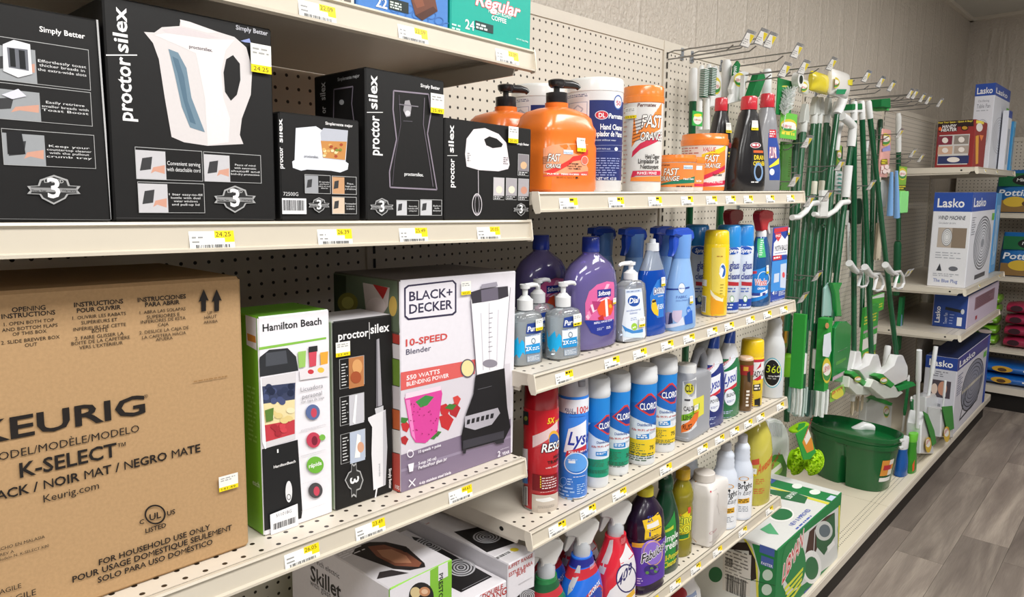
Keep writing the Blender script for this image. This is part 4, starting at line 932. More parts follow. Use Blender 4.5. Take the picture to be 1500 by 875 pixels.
p.rect((283, 452), (330, 434), '#dce8f2'); p.txt('MicroGel', (285, 449), (328, 440), '#5a84b4', 1, hp=8); p.txt('Hand Cleaner', (312, 502), (360, 496), '#3a2a22', 1, hp=8); p.txt('Limpiador de Manos', (302, 514), (372, 508), '#3a2a22', 1, hp=8); p.txt('Nettoyant à Mains', (306, 526), (366, 518), '#3a2a22', 1, hp=8); p.ell((386, 484), 17, 22, '#e2705a'); p.ring((386, 484), 17, 22, .12, '#f7d9cc'); p.txt('Net 64 fl. oz. / Cont. Net. 1.9 L', (250, 570), (360, 562), '#2a1c16', 0, hp=8); p.done(); b.sticker((344, 440), (384, 376), '8.45', Z1)
b.copy(-.022, .115, 'orange hand cleaner jug with a black pump, half hidden behind its twin')
b = Bot('hand_cleaner_tub', 'tall white hand cleaner tub with a dark blue label', 'tub', 'B1', 871, 281, 119, 82, 1, 0, -.395)
b.loft('tub', [(0, .93), (.01, .96), (.885, .985), (.89, .9), (.90, .9)], '#eeeeee', MILK, 40); b.loft('lid', [(.885, 1.0), (.975, 1.0), (.99, .985), (1, .95)], '#f2f2f0', PLAST, 40)
p = b.pr(Z1, zstep=0); B1c = '#25306e'
px, p.px = p.px, False; L_ = b.body.half; p.rect((-.62*L_+.0, .10*b.H), (.5*L_, .80*b.H), B1c); p.px = True
p.rect((306, 585), (412, 152), '#e9e8ea'); p.greek((300, 190), (408, 155), 2, '#5a5f86', .5); p.rect((310, 275), (402, 196), '#9aa0b8'); p.rect((313, 272), (399, 199), '#eceaec'); p.line([(330, 240), (355, 215), (380, 232), (360, 262)], .003, '#b9bcc8'); p.greek((310, 400), (405, 290), 7, '#7a7f9c', .45); p.greek((322, 570), (405, 420), 9, '#7a7f9c', .45)
p.ell((550, 200), 20, 36, '#e8e6ee'); p.ring((550, 200), 20, 36, .18, '#3d62a8'); p.txt('50', (541, 214), (563, 190), '#c2343f', 1, hp=22)
p.ell((471, 262), 33, 22, '#e8e6ee'); p.ell((471, 262), 30, 19, '#c8323e'); p.txt('DL', (456, 273), (488, 252), '#fff', 1, hp=21); p.txt('Permatex', (504, 278), (0, 0), '#fff', 1, .2, w=.045, hp=24); p.txt('Hand Cleaner', (464, 332), (0, 0), '#fff', 1, w=.062, hp=26); p.txt('Limpiador de Manos', (416, 366), (0, 0), '#fff', 1, w=.080, hp=26); p.txt('Cleans without water', (430, 388), (540, 380), '#dfe3f4', 0, hp=9); p.line([(416, 412), (570, 412)], .0008, '#8f98c8'); p.line([(416, 440), (570, 440)], .0008, '#8f98c8'); p.txt('NOW WITH ALOE', (447, 431), (512, 424), '#cfd5ee', 0, hp=8); p.ell((540, 428), 8, 9, '#e6ecf4')
p.greek((438, 560), (560, 470), 8, '#9aa3d2', .4); p.txt('NET WT. 4.5 LB', (446, 580), (540, 572), '#e6e8f4', 1, hp=14); p.done(); b.copy(-.02, .14, 'tall white hand cleaner tub with blue label, behind the orange jug')
b = Bot('cleaning_wipes_tub', 'white wipes tub with an orange lid and orange label', 'tub', 'B1', 941, 280, 129, 60, 1, 0, -.400)
b.loft('tub', [(0, .90), (.02, .93), (.85, .97), (.86, .92)], '#eeece8', MILK, 40); b.loft('lid', [(.84, .97), (.845, 1), (.90, 1), (.905, .97), (.985, .97), (1, .93)], '#ee8634', PLAST, 40)
p = b.pr(Z1, zstep=0); p.poly([(628, 190), (764, 196), (757, 330), (640, 385), (618, 420)], '#ef8a3c'); p.poly([(618, 470), (622, 440), (660, 400), (756, 352), (756, 382), (660, 430)], '#cf2f4e'); p.txt('Permatex', (645, 222), (738, 208), '#5a2314', 1, .2, hp=17)
p.txt('FAST', (664, 322), (0, 0), '#fdf5ee', 1, .2, w=.052, hp=58, out=('#1f1a18', .0014)); p.txt('ORANGE', (660, 384), (0, 0), '#fdf5ee', 1, .2, w=.058, hp=38, out=('#1f1a18', .0012))
for k in range(7): p.line([(622+k, 395-k*17), (660+k*3, 380-k*17)], .0012, '#3a2018')
p.txt('Hand Cleaner', (684, 474), (0, 0), '#2a2624', 1, w=.038, hp=20); p.txt('Limpiador De', (650, 498), (0, 0), '#2a2624', 1, w=.050, hp=22); p.txt('Nettoyant à', (660, 524), (0, 0), '#2a2624', 1, w=.046, hp=20); p.poly([(614, 570), (624, 535), (756, 535), (756, 556), (640, 558)], '#cf2f4e'); p.txt('PUMICE / PONCE', (645, 552), (0, 0), '#fff', 1, w=.046, hp=12); p.poly([(612, 585), (616, 566), (756, 560), (756, 588)], '#ef8a3c'); p.greek((578, 600), (606, 190), 18, '#cfa59a', .3); p.done(); b.sticker((592, 282), (645, 222), '13.59', Z1)
def fast_tub(lab, u, vb, vt, w, y, z, art=True):
    b = Bot('hand_cleaner_tub', lab, 'tub', 'B1', u, vb, vt, w, 1, 0, y)
    b.loft('tub', [(0, .86), (.03, .9), (.80, .97), (.81, .93)], '#ece6e0', MILK, 40, zref=.5); b.loft('lid', [(.80, 1), (.84, 1.02), (.90, 1.02), (.92, .98), (1, .96)], '#ee8634', PLAST, 40); return b
b = fast_tub('small orange labelled hand cleaner tub with a green stripe', 992, 280, 228, 54, -.425, Z1); p = b.pr(Z1, zstep=0)
b.wrap(p, .12, .78, '#ee8b45', -.75, .4); p.poly([(752, 605), (925, 560), (925, 592), (752, 607)], '#1f7a5c'); p.txt('Permatex', (758, 512), (806, 506), '#5a2314', 1, .2, hp=10); p.txt('FAST', (774, 556), (850, 520), '#fdf5ee', 1, .25, hp=32, out=('#1f1a18', .0009)); p.txt('ORANGE', (762, 584), (852, 560), '#fdf5ee', 1, .25, hp=22, out=('#1f1a18', .0008)); p.rect((870, 526), (915, 508), '#d5e4ee'); p.txt('MicroGel', (872, 523), (912, 514), '#4f7fb0', 1, hp=8); p.txt('Hand Cleaner', (870, 578), (920, 572), '#fff', 1, hp=9); p.greek((835, 616), (915, 606), 1, '#6a3018', .6); p.done()
b = fast_tub('small orange labelled hand cleaner tub with a red stripe', 1007, 279, 231, 50, -.335, Z1); p = b.pr(Z1, zstep=0); b.wrap(p, .12, .78, '#ee8b45', -.75, .4); b.wrap(p, .14, .22, '#cf2f4e', -.75, .4); p.txt('Hand Cleaner', (932, 588), (958, 582), '#fff', 1, hp=9); p.rect((932, 530), (962, 510), '#d5e4ee'); p.done()
b = fast_tub('wide value size hand cleaner tub with a yellow flash', 1031, 279, 198, 67, -.318, Z1); p = b.pr(Z1, zstep=0)
b.wrap(p, .08, .78, '#e6ddd8', -.9, .5); p.poly([(960, 455), (964, 405), (1076, 408), (1070, 450), (960, 490)], '#f3d02c'); p.txt('VALUE', (966, 440), (1030, 412), '#c2372c', 1, .25, hp=20); p.txt('SIZE!', (990, 468), (1040, 446), '#c2372c', 1, .25, hp=18); p.poly([(960, 490), (1074, 430), (1072, 540), (962, 570)], '#ef8a3c'); p.txt('FAST', (972, 490), (1046, 455), '#fdf5ee', 1, .25, hp=32, out=('#1f1a18', .001)); p.txt('ORANGE', (966, 520), (1052, 496), '#fdf5ee', 1, .25, hp=22, out=('#1f1a18', .0009)); p.poly([(962, 560), (1072, 505), (1072, 525), (964, 580)], '#cf2f4e'); p.txt('Hand Cleaner', (1012, 560), (0, 0), '#33302e', 1, w=.034, hp=14); p.poly([(960, 592), (1072, 580), (1072, 600), (960, 612)], '#cf2f4e'); p.txt('PUMICE / PONCE', (985, 594), (1060, 586), '#fff', 1, hp=9); p.rect((960, 630), (1070, 612), '#ef8a3c'); p.greek((865, 470), (950, 415), 4, '#c0756a', .4); p.done()
def drain(lab, u, vt, w, y, col, vb=279):
    b = Bot('drain_cleaner_bottle', lab, 'bottle', 'B1', u, vb, vt, w, .62, -25, y)
    b.loft('bottle', [(0, .93, None, 3), (.02, 1, None, 3), (.20, 1, None, 3), (.45, .86, None, 2.8), (.68, .62, .8, 2.6), (.80, .50, .72, 2.3), (.86, .36, .56, 2), (.90, .36, .56, 2)], col, PLAST, 40, zref=.25)
    r = .42*b.a*.95; b.round('screw_cap', [(.86, r), (.87, r*1.04), (.985, r*1.0), (1, r*.9)], '#c9303c'); return b
b = drain('black drain opener bottle with red cap, behind the other black one', 1054, 144, 39, -.29, '#232224'); p = b.pr(Z1); p.ell((1097, 410), 9, 14, '#8c1f2a'); p.greek((1092, 520), (1112, 440), 5, '#d8b62c', .5); p.done(); b.sticker((1074, 348), (1098, 302), None, Z1)
b = drain('black drain opener bottle with red cap, at the shelf front', 1094.5, 142, 49, -.405, '#1d1c1e'); p = b.pr(Z1)
p.poly([(1198, 365), (1228, 350), (1240, 395), (1262, 440), (1266, 580), (1222, 600), (1196, 540), (1206, 440)], '#121113'); p.ell((1222, 410), 26, 14, '#a82634'); p.ring((1222, 410), 26, 14, .14, '#d8d2d4'); p.greek((1206, 417), (1240, 403), 1, '#f4f0f0', .7); p.rect((1212, 446), (1258, 436), '#d65f2a'); p.txt('DRAIN', (1215, 480), (1262, 462), '#f0d32c', 1, hp=22); p.txt('OPENER', (1211, 508), (1264, 490), '#f0d32c', 1, hp=20); p.ring((1236, 540), 22, 46, .3, '#7d9cc2'); p.greek((1200, 595), (1240, 585), 1, '#ddd', .6); p.done(); b.sticker((1198, 336), (1228, 290), None, Z1)
b = drain('silver drain opener bottle with a red cap', 1121, 138, 42, -.335, '#8f9094'); p = b.pr(Z1)
p.poly([(1286, 350), (1318, 330), (1338, 440), (1340, 580), (1290, 580), (1282, 430)], '#2c4a9a'); p.rect((1288, 372), (1322, 334), '#c62f3a'); p.greek((1290, 370), (1318, 338), 3, '#f0e8e8', .5); p.txt('PLUMR', (1290, 470), (0, 0), '#f0f0f4', 1, w=.032, hp=50, out=('#b52834', .0012)); p.poly([(1288, 512), (1336, 470), (1336, 500), (1290, 520)], '#e8d83a'); p.ell((1302, 540), 12, 16, '#e6e6ee'); p.done()
# ------------------------------------------------------------------ soaps and glass cleaners
Z2 = (740, 310, 3.5); Z2b = (880, 310, 4.167); Z2c = (1010, 300, 5.15)
def sanitizer(lab, u, vb, vt, w, z, ox, oy, rear=()):
    b = Bot('hand_sanitizer', lab, 'bottle', 'B2', u, vb, vt, w, .62, -6, None, 'clear pump hand sanitizers')
    b.loft('bottle', [(0, .86, None, 3), (.02, .98, None, 3), (.06, 1, None, 3), (.58, .97, None, 3), (.63, .90, None, 2.8), (.66, .6, .7, 2.4), (.675, .34, .5, 2), (.70, .34, .5, 2)], '#fafcfd', CLEAR, 36, zref=.3)
    b.loft('gel', [(.012, .84, None, 3), (.03, .93, None, 3), (.54, .92, None, 3), (.56, .90, None, 3)], '#dcecf6', GEL, 28, zref=.3)
    b.body = Body(b.secs([(0, .86, None, 3), (.02, .98, None, 3), (.06, 1, None, 3), (.58, .97, None, 3), (.66, .6, .7, 2.4)]), .3*b.H)
    pump(b, .685*b.H, .315*b.H, .0155, '#f0f1f2', 0, .034, MILK)
    p = b.pr(z); q = lambda x, y: (x+ox, y+oy)
    p.poly([q(213, 600), q(222, 645), q(240, 628), q(255, 612), q(262, 650), q(276, 625), q(288, 640), q(292, 705), q(280, 690), q(262, 722), q(248, 700), q(232, 720), q(218, 690)], '#19aeea')
    p.poly([q(292, 610), q(370, 590), q(370, 655), q(292, 668)], '#e6edf2'); p.poly([q(296, 655), q(368, 640), q(368, 690), q(294, 700)], '#1f8fd0'); p.txt('2X', q(296, 684), q(326, 664), '#fff', 1, hp=20); p.greek(q(330, 682), q(366, 655), 2, '#eaf4fa', .5)
    p.poly([q(302, 545), q(372, 530), q(372, 590), q(296, 596)], '#23408f'); p.txt('Purell', q(303, 586), (0, 0), '#fff', 1, .15, w=.036, hp=26); p.ring(q(334, 632), 11, 15, .3, '#5d6f86'); p.poly([q(300, 705), q(368, 695), q(366, 735), q(302, 740)], '#8c99aa'); p.greek(q(304, 738), q(364, 700), 4, '#e8edf2', .4); p.txt('HAND SANITIZER', q(298, 612), q(366, 600), '#3c66b0', 0, hp=9); p.done()
    return b
a = sanitizer('clear pump hand sanitizer with a cyan splash label, at the shelf corner', 769, 538, 417, 47, Z2, -190, 32); a.sticker((150, 612), (184, 545), '4.59', Z2)
b = sanitizer('clear pump hand sanitizer with cyan splash label, before the purple soap', 824, 529, 414, 48, Z2, 0, 0); b.sticker((343, 588), (378, 520), None, Z2)
a.copy(-.002, .062, 'clear pump hand sanitizer right behind the one at the shelf corner')
a.copy(.058, .125, 'clear pump hand sanitizer deepest in the group, before the rear purple soap')
b.copy(.004, .070, 'clear pump hand sanitizer right behind the one beside the purple soap')
def soap_refill(lab):
    b = Bot('soap_refill_bottle', lab, 'bottle', 'B2', 863, 517, 347, 75, .52, -4)
    pr = [(0, .80, None, 3), (.02, .93, None, 3), (.08, .98, None, 2.8), (.30, 1, None, 2.6), (.55, 1, None, 2.5), (.68, .93, None, 2.4), (.76, .74, .85, 2.2), (.82, .44, .6, 2), (.85, .26, .46, 2), (.88, .26, .46, 2)]
    b.loft('bottle', pr, '#a596dc', TINT, 44, zref=.4); b.loft('liquid_soap', [(z, w*.95, (w*.93), e) for z, w, _, e in pr[:6]] + [(.71, .84, .84, 2.3)], '#6f58b4', LIQ, 36)
    b.body = Body(b.secs(pr), .35*b.H); r = .0185
    b.round('screw_cap', [(.865, r), (.87, r*1.03), (.99, r), (1, r*.93)], '#22389c'); return b
b = soap_refill('purple hand soap refill bottle with a fish label, beside the pump soap'); p = b.pr(Z2)
p.poly([(410, 470), (430, 410), (470, 375), (520, 358), (556, 362), (558, 560), (412, 556)], '#d9659e')
for k in range(5): p.poly([(412+k*8, 540-k*20), (520, 372+k*22), (535, 372+k*24), (425+k*8, 556-k*12)], ('#f3b9d2', '#eb8cba', '#c2487f', '#f6d3e2', '#b13a74')[k])
p.poly([(404, 560), (556, 552), (552, 600), (530, 630), (490, 640), (440, 622)], '#25348f'); p.txt('REFILL HAND SOAP', (455, 578), (548, 560), '#eef', 1, hp=10); p.greek((470, 612), (508, 590), 3, '#cdd3f0', .4); p.greek((518, 604), (540, 584), 2, '#e6e9f8', .5)
p.poly([(472, 402), (542, 395), (540, 434), (472, 444)], '#24348c'); p.txt('Softsoap', (477, 433), (538, 410), '#fff', 1, .1, hp=22)
p.poly([(470, 500), (490, 462), (520, 445), (548, 460), (552, 500), (540, 530), (505, 540), (480, 530)], '#e5562e'); p.poly([(510, 450), (522, 446), (528, 535), (516, 540)], '#f4efee'); p.ell((538, 485), 8, 10, '#f0a52c'); p.poly([(474, 545), (500, 528), (506, 556), (480, 556)], '#c22a2e'); p.done(); b.sticker((545, 475), (560, 440), None, Z2)
b.copy(-.024, .118, 'purple hand soap refill bottle standing behind its twin')
b = Bot('pump_soap_bottle', 'clear antibacterial pump soap with a blue oval logo', 'bottle', 'B2', 921.5, 503, 384, 45, .55, -6)
pr = [(0, .88, None, 3.2), (.02, 1, None, 3.2), (.35, .98, None, 3), (.62, .92, None, 3), (.72, .86, None, 2.8), (.76, .60, .75, 2.4), (.775, .40, .6, 2), (.79, .40, .6, 2)]
b.loft('bottle', pr, '#fafbfd', CLEAR, 36, zref=.4); b.loft('liquid_soap', [(z+.01, w*.93, w*.93, e) for z, w, _, e in pr[:4]] + [(.68, .82, .82, 3)], '#dde5f0', GEL, 30); b.body = Body(b.secs(pr), .35*b.H)
pump(b, .775*b.H, .225*b.H, .016, '#f4f4f4', 180, .040); p = b.pr(Z2b)
p.poly([(150, 475), (248, 468), (262, 600), (262, 780), (135, 795), (130, 690), (150, 560)], '#dfe5ee'); p.rect((152, 500), (246, 472), '#c3cfe4'); p.greek((158, 497), (240, 476), 1, '#6d7fa8', .5); p.ell((201, 546), 40, 37, '#e8edf4'); p.ell((201, 546), 37, 34, '#1f4fa2'); p.txt('Dial', (172, 562), (232, 530), '#fff', 1, .15, hp=32); p.txt('antibacterial', (156, 612), (242, 600), '#5d78b8', 0, hp=11); p.txt('defense', (176, 628), (222, 618), '#5d78b8', 0, hp=11); p.greek((182, 668), (220, 640), 2, '#7d92c4', .3); p.ell((204, 703), 18, 22, '#9ccb3c'); p.txt('ph', (194, 712), (214, 700), '#fff', 1, hp=10)
p.poly([(128, 690), (160, 712), (200, 728), (256, 715), (256, 735), (200, 748), (150, 735)], '#3f86c8'); p.poly([(128, 720), (190, 745), (255, 738), (254, 770), (140, 765)], '#cfe0ee'); p.done(); b.sticker((226, 706), (262, 640), None, Z2b); b.copy(-.006, .085, 'clear antibacterial pump soap, hidden behind its twin')
b = Bot('dish_soap_bottle', 'dark blue dish soap bottle with a clear cap', 'bottle', 'B2', 952, 494, 350, 42, .5, -5)
pr = [(0, .90, None, 2.8), (.02, 1, None, 2.8), (.12, 1, None, 2.6), (.30, .93, None, 2.6), (.48, .98, None, 2.5), (.60, .95, None, 2.4), (.70, .78, .8, 2.2), (.80, .54, .65, 2), (.88, .36, .55, 2), (.885, .3, .5, 2)]
b.loft('bottle', pr[:6]+[(.68, .82, .83, 2.25)], '#1450b8', LIQ, 36, zref=.35); b.loft('clear_shoulder', [(.68, .82, .83, 2.25)]+pr[6:], '#cfdcf0', GEL, 36); b.body = Body(b.secs(pr), .35*b.H)
b.round('cap', [(.875, .0155), (.955, .0145), (.956, .0075), (.995, .007), (1, .005)], '#e4e8ee', MILK); p = b.pr(Z2b)
p.poly([(318, 470), (345, 420), (384, 396), (384, 640), (345, 650), (305, 590), (300, 520)], '#2d79cf'); p.poly([(322, 500), (326, 480), (384, 455), (384, 500)], '#e8eef4'); p.txt('DAWN', (324, 506), (0, 0), '#1b2f7c', 1, w=.040, hp=36, out=('#eef2f6', .0012)); p.poly([(308, 570), (320, 540), (335, 545), (340, 570), (352, 600), (350, 640), (325, 625), (310, 600)], '#f0c02c'); p.ell((322, 552), 12, 16, '#f3cb3a'); p.poly([(312, 545), (335, 538), (336, 552), (314, 558)], '#3a2a1c'); p.txt('ULTRA', (348, 522), (380, 512), '#fff', 1, hp=8); p.greek((344, 600), (384, 560), 3, '#e8f2fa', .6); p.done(); b.sticker((362, 456), (384, 398), None, Z2b)
b = Bot('fabric_spray_bottle', 'light blue fabric refresher spray with royal blue trigger, at the front', 'spray bottle', 'B2', 994, 486, 333, 44, .55, -4)
pr = [(0, .93, None, 3), (.02, 1, None, 2.8), (.15, 1, None, 2.6), (.35, .90, None, 2.5), (.50, .72, .85, 2.3), (.62, .56, .75, 2.1), (.70, .46, .7, 2), (.72, .44, .7, 2)]
b.loft('bottle', pr, '#8fb8ea', PLAST, 36, zref=.25)
hb = '#2450c0'; b.loft('neck_shroud', [(.70, .47, .72, 2), (.78, .46, .7, 2.3), (.88, .50, .7, 2.5), (.93, .52, .66, 2.6)], '#6f9fe2', PLAST, 30)
b.body = Body(b.secs(pr), .25*b.H); H = b.H; A = b.a
o = G(hb).prism([(-.052, .93*H), (-.050, .985*H), (-.030, 1.0*H), (.010, .995*H), (.030, .965*H), (.036, .90*H), (.030, .86*H), (.012, .88*H), (-.006, .885*H), (-.020, .90*H)], -.015, .015, 'y', inset=.005).build('trigger_head', PLAST, b.t)
G(hb).prism([(-.040, .935*H), (-.022, .905*H), (-.024, .83*H), (-.034, .76*H), (-.044, .72*H), (-.048, .73*H), (-.042, .80*H), (-.044, .88*H)], -.009, .009, 'y', inset=.003).build('trigger_lever', PLAST, b.t)
p = b.pr(Z2b); p.poly([(392, 466), (540, 458), (541, 468), (392, 476)], '#25408f'); p.ell((494, 468), 21, 33, '#dfe8f4'); p.ring((494, 468), 21, 33, .09, '#5876b4'); p.txt('febreze', (478, 474), (511, 464), '#3a5aa8', 1, hp=9); p.txt('FABRIC', (460, 532), (526, 518), '#4a68ae', 0, hp=16); p.txt('EXTRA STRENGTH', (458, 550), (530, 540), '#5a78ba', 0, hp=9); p.ell((536, 604), 13, 25, '#3d78d2'); p.greek((528, 615), (544, 595), 3, '#eaf2fa', .4)
p.poly([(390, 625), (412, 612), (440, 618), (440, 680), (414, 690), (392, 690)], '#b0a8c6'); p.poly([(440, 605), (496, 602), (488, 690), (452, 672), (436, 650)], '#cbbcd4'); p.poly([(390, 690), (470, 680), (500, 640), (512, 690), (470, 700), (390, 712)], '#d8dcec'); p.poly([(412, 690), (420, 622), (434, 616), (440, 680)], '#2b3560'); p.poly([(510, 640), (556, 600), (560, 680), (514, 692)], '#2c66c8'); p.done(); b.sticker((536, 562), (554, 512), None, Z2b)
b.copy(.036, .066, 'light blue fabric refresher spray standing right behind the front one'); b.copy(-.054, .098, 'light blue fabric refresher spray in the shaded rear row beside the dish soap'); b.copy(-.070, .178, 'light blue fabric refresher spray deep in the rear row')
def aerosol(name, lab, sh, u, vb, vt, w, cap, body, y=None, capz=.82):
    b = Bot(name, lab, 'spray can', sh, u, vb, vt, w, 1, -8, y)
    b.loft('rim', [(0, .93), (.004, .99), (.014, .99), (.018, .95)], '#b9b9bd', WIRE, 36)
    b.loft('can', [(.012, .965), (.02, 1), (capz-.02, 1), (capz, .95)], body, PLAST, 36, main=True, zref=.4); b.loft('cap', [(capz-.015, .97), (capz+.005, .985), (.97, .93), (.99, .86), (1, .72)], cap, PLAST, 36); return b
def glass_cleaner(lab, u, vb, vt, w, ox, y=None):
    b = aerosol('glass_cleaner_can', lab, 'B2', u, vb, vt, w, '#2a8ad6', '#cfd8e6', y, .76); p = b.pr(Z2c); q = lambda x, yy: (x+ox, yy)
    b.wrap(p, .01, .13, '#1c3f9e'); p.ell(q(418, 345), 62, 36, '#1f52ae'); p.ring(q(418, 345), 62, 36, .08, '#e9eef6'); p.txt('Sprayway', q(388, 360), (0, 0), '#fff', 1, .15, w=.048, hp=30); p.txt('glass', q(400, 485), (0, 0), '#33408e', 1, w=.032, hp=56); p.txt('cleaner', q(388, 562), (0, 0), '#33408e', 1, w=.044, hp=46); p.poly([q(392, 580), q(470, 585), q(470, 612), q(392, 610)], '#b02a34'); p.greek(q(386, 665), q(450, 622), 2, '#5a72b0', .5); p.ell(q(420, 712), 16, 26, '#e4ecee'); p.ring(q(420, 712), 16, 26, .2, '#5d9a58'); p.greek(q(352, 785), q(436, 745), 2, '#cdd8ee', .5); p.done(); return b
glass_cleaner('blue capped glass cleaner can in the shaded rear row', 1017, 452, 329, 36, -345)
b = aerosol('furniture_polish_can', 'yellow furniture polish aerosol can', 'B2', 1045.5, 465, 337, 36, '#f0cf22', '#f0cd1c', None, .85); p = b.pr(Z2c)
p.poly([(168, 325), (272, 320), (268, 690), (168, 650)], '#efd65a'); p.poly([(158, 640), (190, 680), (245, 710), (255, 700), (250, 745), (180, 710), (160, 670)], '#f6ecc8'); p.poly([(160, 680), (200, 720), (256, 735), (256, 845), (158, 845)], '#f0a51e'); p.ell((250, 500), 24, 58, '#e6ebf2'); p.ell((252, 500), 19, 46, '#2a63b4'); p.poly([(222, 520), (240, 470), (258, 490), (240, 560)], '#f0f2f4'); p.greek((206, 397), (256, 385), 1, '#b5762a', .6); p.greek((228, 680), (264, 590), 4, '#9a8420', .25); p.greek((100, 640), (120, 350), 14, '#6f5c12', .3); p.rect((92, 605), (132, 568), '#e8e4da'); p.rect((92, 805), (128, 690), '#e8e4da'); p.bars((96, 800), (124, 696), '#333', 8); p.done()
glass_cleaner('blue capped glass cleaner can just behind the yellow polish', 1063, 460, 329.5, 35, -100); glass_cleaner('blue capped glass cleaner can beside the window cleaner spray', 1082, 454.5, 329, 34, 0)
b = Bot('window_cleaner_bottle', 'blue window cleaner spray with a red trigger head', 'spray bottle', 'B2', 1110, 450, 311, 31, .6, -4)
pr = [(0, .93, None, 2.8), (.02, 1, None, 2.8), (.35, 1, None, 2.6), (.50, .88, None, 2.5), (.62, .70, .8, 2.3), (.72, .45, .65, 2), (.74, .40, .6, 2)]
b.loft('bottle', pr, '#3f8ad6', TINT, 32, zref=.3); b.loft('liquid', [(z+.008, w*.93, w*.93, e) for z, w, _, e in pr[:4]] + [(.66, .55, .65, 2.2)], '#0d5aa6', LIQ, 26); b.body = Body(b.secs(pr), .3*b.H)
trigger(b, .73*b.H, b.H*.27/.098, '#b5222e', '#c9c4c6', '#e4e2e2', 180, .02, .014); p = b.pr(Z2c)
p.poly([(456, 500), (592, 456), (590, 690), (448, 735)], '#1f7fd0'); p.poly([(462, 503), (508, 500), (508, 520), (462, 524)], '#c23040'); p.ring((560, 555), 45, 52, .10, '#cfe4f4'); p.txt('Windex', (492, 610), (0, 0), '#c8303e', 1, .1, w=.045, hp=50, out=('#f4f6f8', .0012)); p.txt('ORIGINAL', (512, 642), (572, 625), '#fff', 1, hp=17); p.poly([(460, 680), (588, 640), (586, 665), (462, 705)], '#eef2f8'); p.greek((470, 695), (580, 655), 1, '#30408e', .6); p.poly([(516, 255), (556, 255), (575, 395), (522, 400)], '#4cb878'); p.greek((524, 385), (562, 262), 8, '#e6f6ea', .4); p.done(); b.sticker((572, 520), (588, 455), None, Z2c); b.copy(-.004, .09, 'blue window cleaner spray with red trigger, behind its twin')
c = Carton('moth_ball_carton', 'small blue and white moth ball carton', 'box', 'B2', (1127.5, 444), (1151, 438), (1134, 334), .055, '#27459e', '#c9c9d0', '#5a5a66'); p = c.front().Z(1010, 300, 5.15)
p.poly([(640, 180), (742, 165), (742, 195), (638, 215)], '#cc3340'); p.poly([(636, 290), (660, 260), (690, 225), (720, 260), (742, 225), (738, 375), (630, 385)], '#eceef4'); p.poly([(645, 215), (690, 210), (692, 240), (668, 280), (648, 245)], '#d23c48'); p.txt('ENOZ', (650, 245), (686, 225), '#fff', 1, hp=17); p.txt('MOTH BALLS', (642, 352), (736, 310), '#33333e', 1, hp=38); p.greek((642, 375), (735, 350), 1, '#3a5ab0', .5); p.poly([(628, 388), (694, 378), (694, 412), (628, 422)], '#cc3340'); p.greek((634, 414), (688, 386), 1, '#fff', .6); p.poly([(618, 430), (735, 412), (728, 640), (612, 660)], '#3f8fdc'); p.poly([(686, 450), (730, 440), (724, 630), (682, 625)], '#c8d4e8'); p.ell((708, 530), 10, 22, '#e0525a'); p.rect((634, 590), (676, 515), '#c9d6ea'); p.txt('4', (622, 682), (638, 655), '#fff', 1, hp=28); p.greek((640, 680), (662, 650), 3, '#cdd8f0', .4); p.greek((670, 690), (722, 640), 4, '#dfe6f6', .5); p.greek((620, 735), (722, 695), 2, '#b9c6ea', .5); p.done(); c.sticker((734, 225), (748, 172), None, (1010, 300, 5.15))
# ------------------------------------------------------------------ aerosols, wipes and jugs
Z3 = (750, 560, 4.373); Z3b = (880, 510, 4.375); Z3c = (980, 460, 4.861)
b = aerosol('carpet_cleaner_can', 'tall red carpet cleaner aerosol can', 'B3', 792, 752, 555, 51.5, '#a3141f', '#c11d28', None, .80); p = b.pr(Z3)
p.poly([(132, 345), (290, 245), (292, 300), (132, 420)], '#e6c9c9'); p.poly([(132, 420), (290, 300), (292, 330), (150, 420)], '#cf4a50'); p.txt('5X', (226, 268), (272, 230), '#f2dc2c', 1, .2, hp=34); p.txt('more', (276, 258), (0, 0), '#f2dc2c', 1, .2, w=.02, hp=16); p.ell((268, 365), 34, 55, '#e9b03c'); p.ell((268, 372), 30, 42, '#2f5fb4'); p.txt('RESOLVE', (188, 450), (0, 0), '#fff', 1, .2, w=.085, hp=52, out=('#1b1a2c', .0016)); p.txt('HIGH', (266, 490), (0, 0), '#1d1416', 1, w=.02, hp=18); p.txt('TRAFFIC', (226, 528), (0, 0), '#1d1416', 1, w=.042, hp=20); p.txt('with oxygen', (214, 556), (0, 0), '#f0dcdc', 1, w=.036, hp=10)
p.poly([(132, 585), (290, 580), (290, 680), (132, 690)], '#7e0f18')
for k in range(5): p.rect((180, 612+k*16), (187, 602+k*16), '#f0d32c'); p.greek((192, 613+k*16), (284, 600+k*16), 1, '#f0e0e0', .7, k)
p.greek((182, 702), (272, 692), 1, '#f0c8c8', .6); p.poly([(130, 715), (290, 700), (288, 810), (130, 835)], '#cbbfb2'); p.poly([(152, 745), (240, 735), (272, 750), (200, 768), (155, 758)], '#f0efec'); p.greek((165, 808), (270, 775), 4, '#7d7268', .35); p.poly([(76, 182), (108, 190), (108, 275), (76, 268)], '#20262a'); p.ell((92, 232), 11, 15, '#8d8f3c'); p.poly([(70, 420), (104, 428), (104, 560), (70, 545)], '#d9cfd2'); p.poly([(70, 560), (104, 566), (104, 650), (70, 640)], '#4a7ab8'); p.poly([(70, 660), (104, 668), (104, 790), (72, 780)], '#e6e2e2'); p.bars((74, 775), (100, 675), '#222', 7); p.done()
b = aerosol('disinfectant_can', 'blue and white disinfectant aerosol with a grey cap', 'B3', 838.5, 733, 543, 43.5, '#b6b6be', '#2f7fe0', None, .83); p = b.pr(Z3)
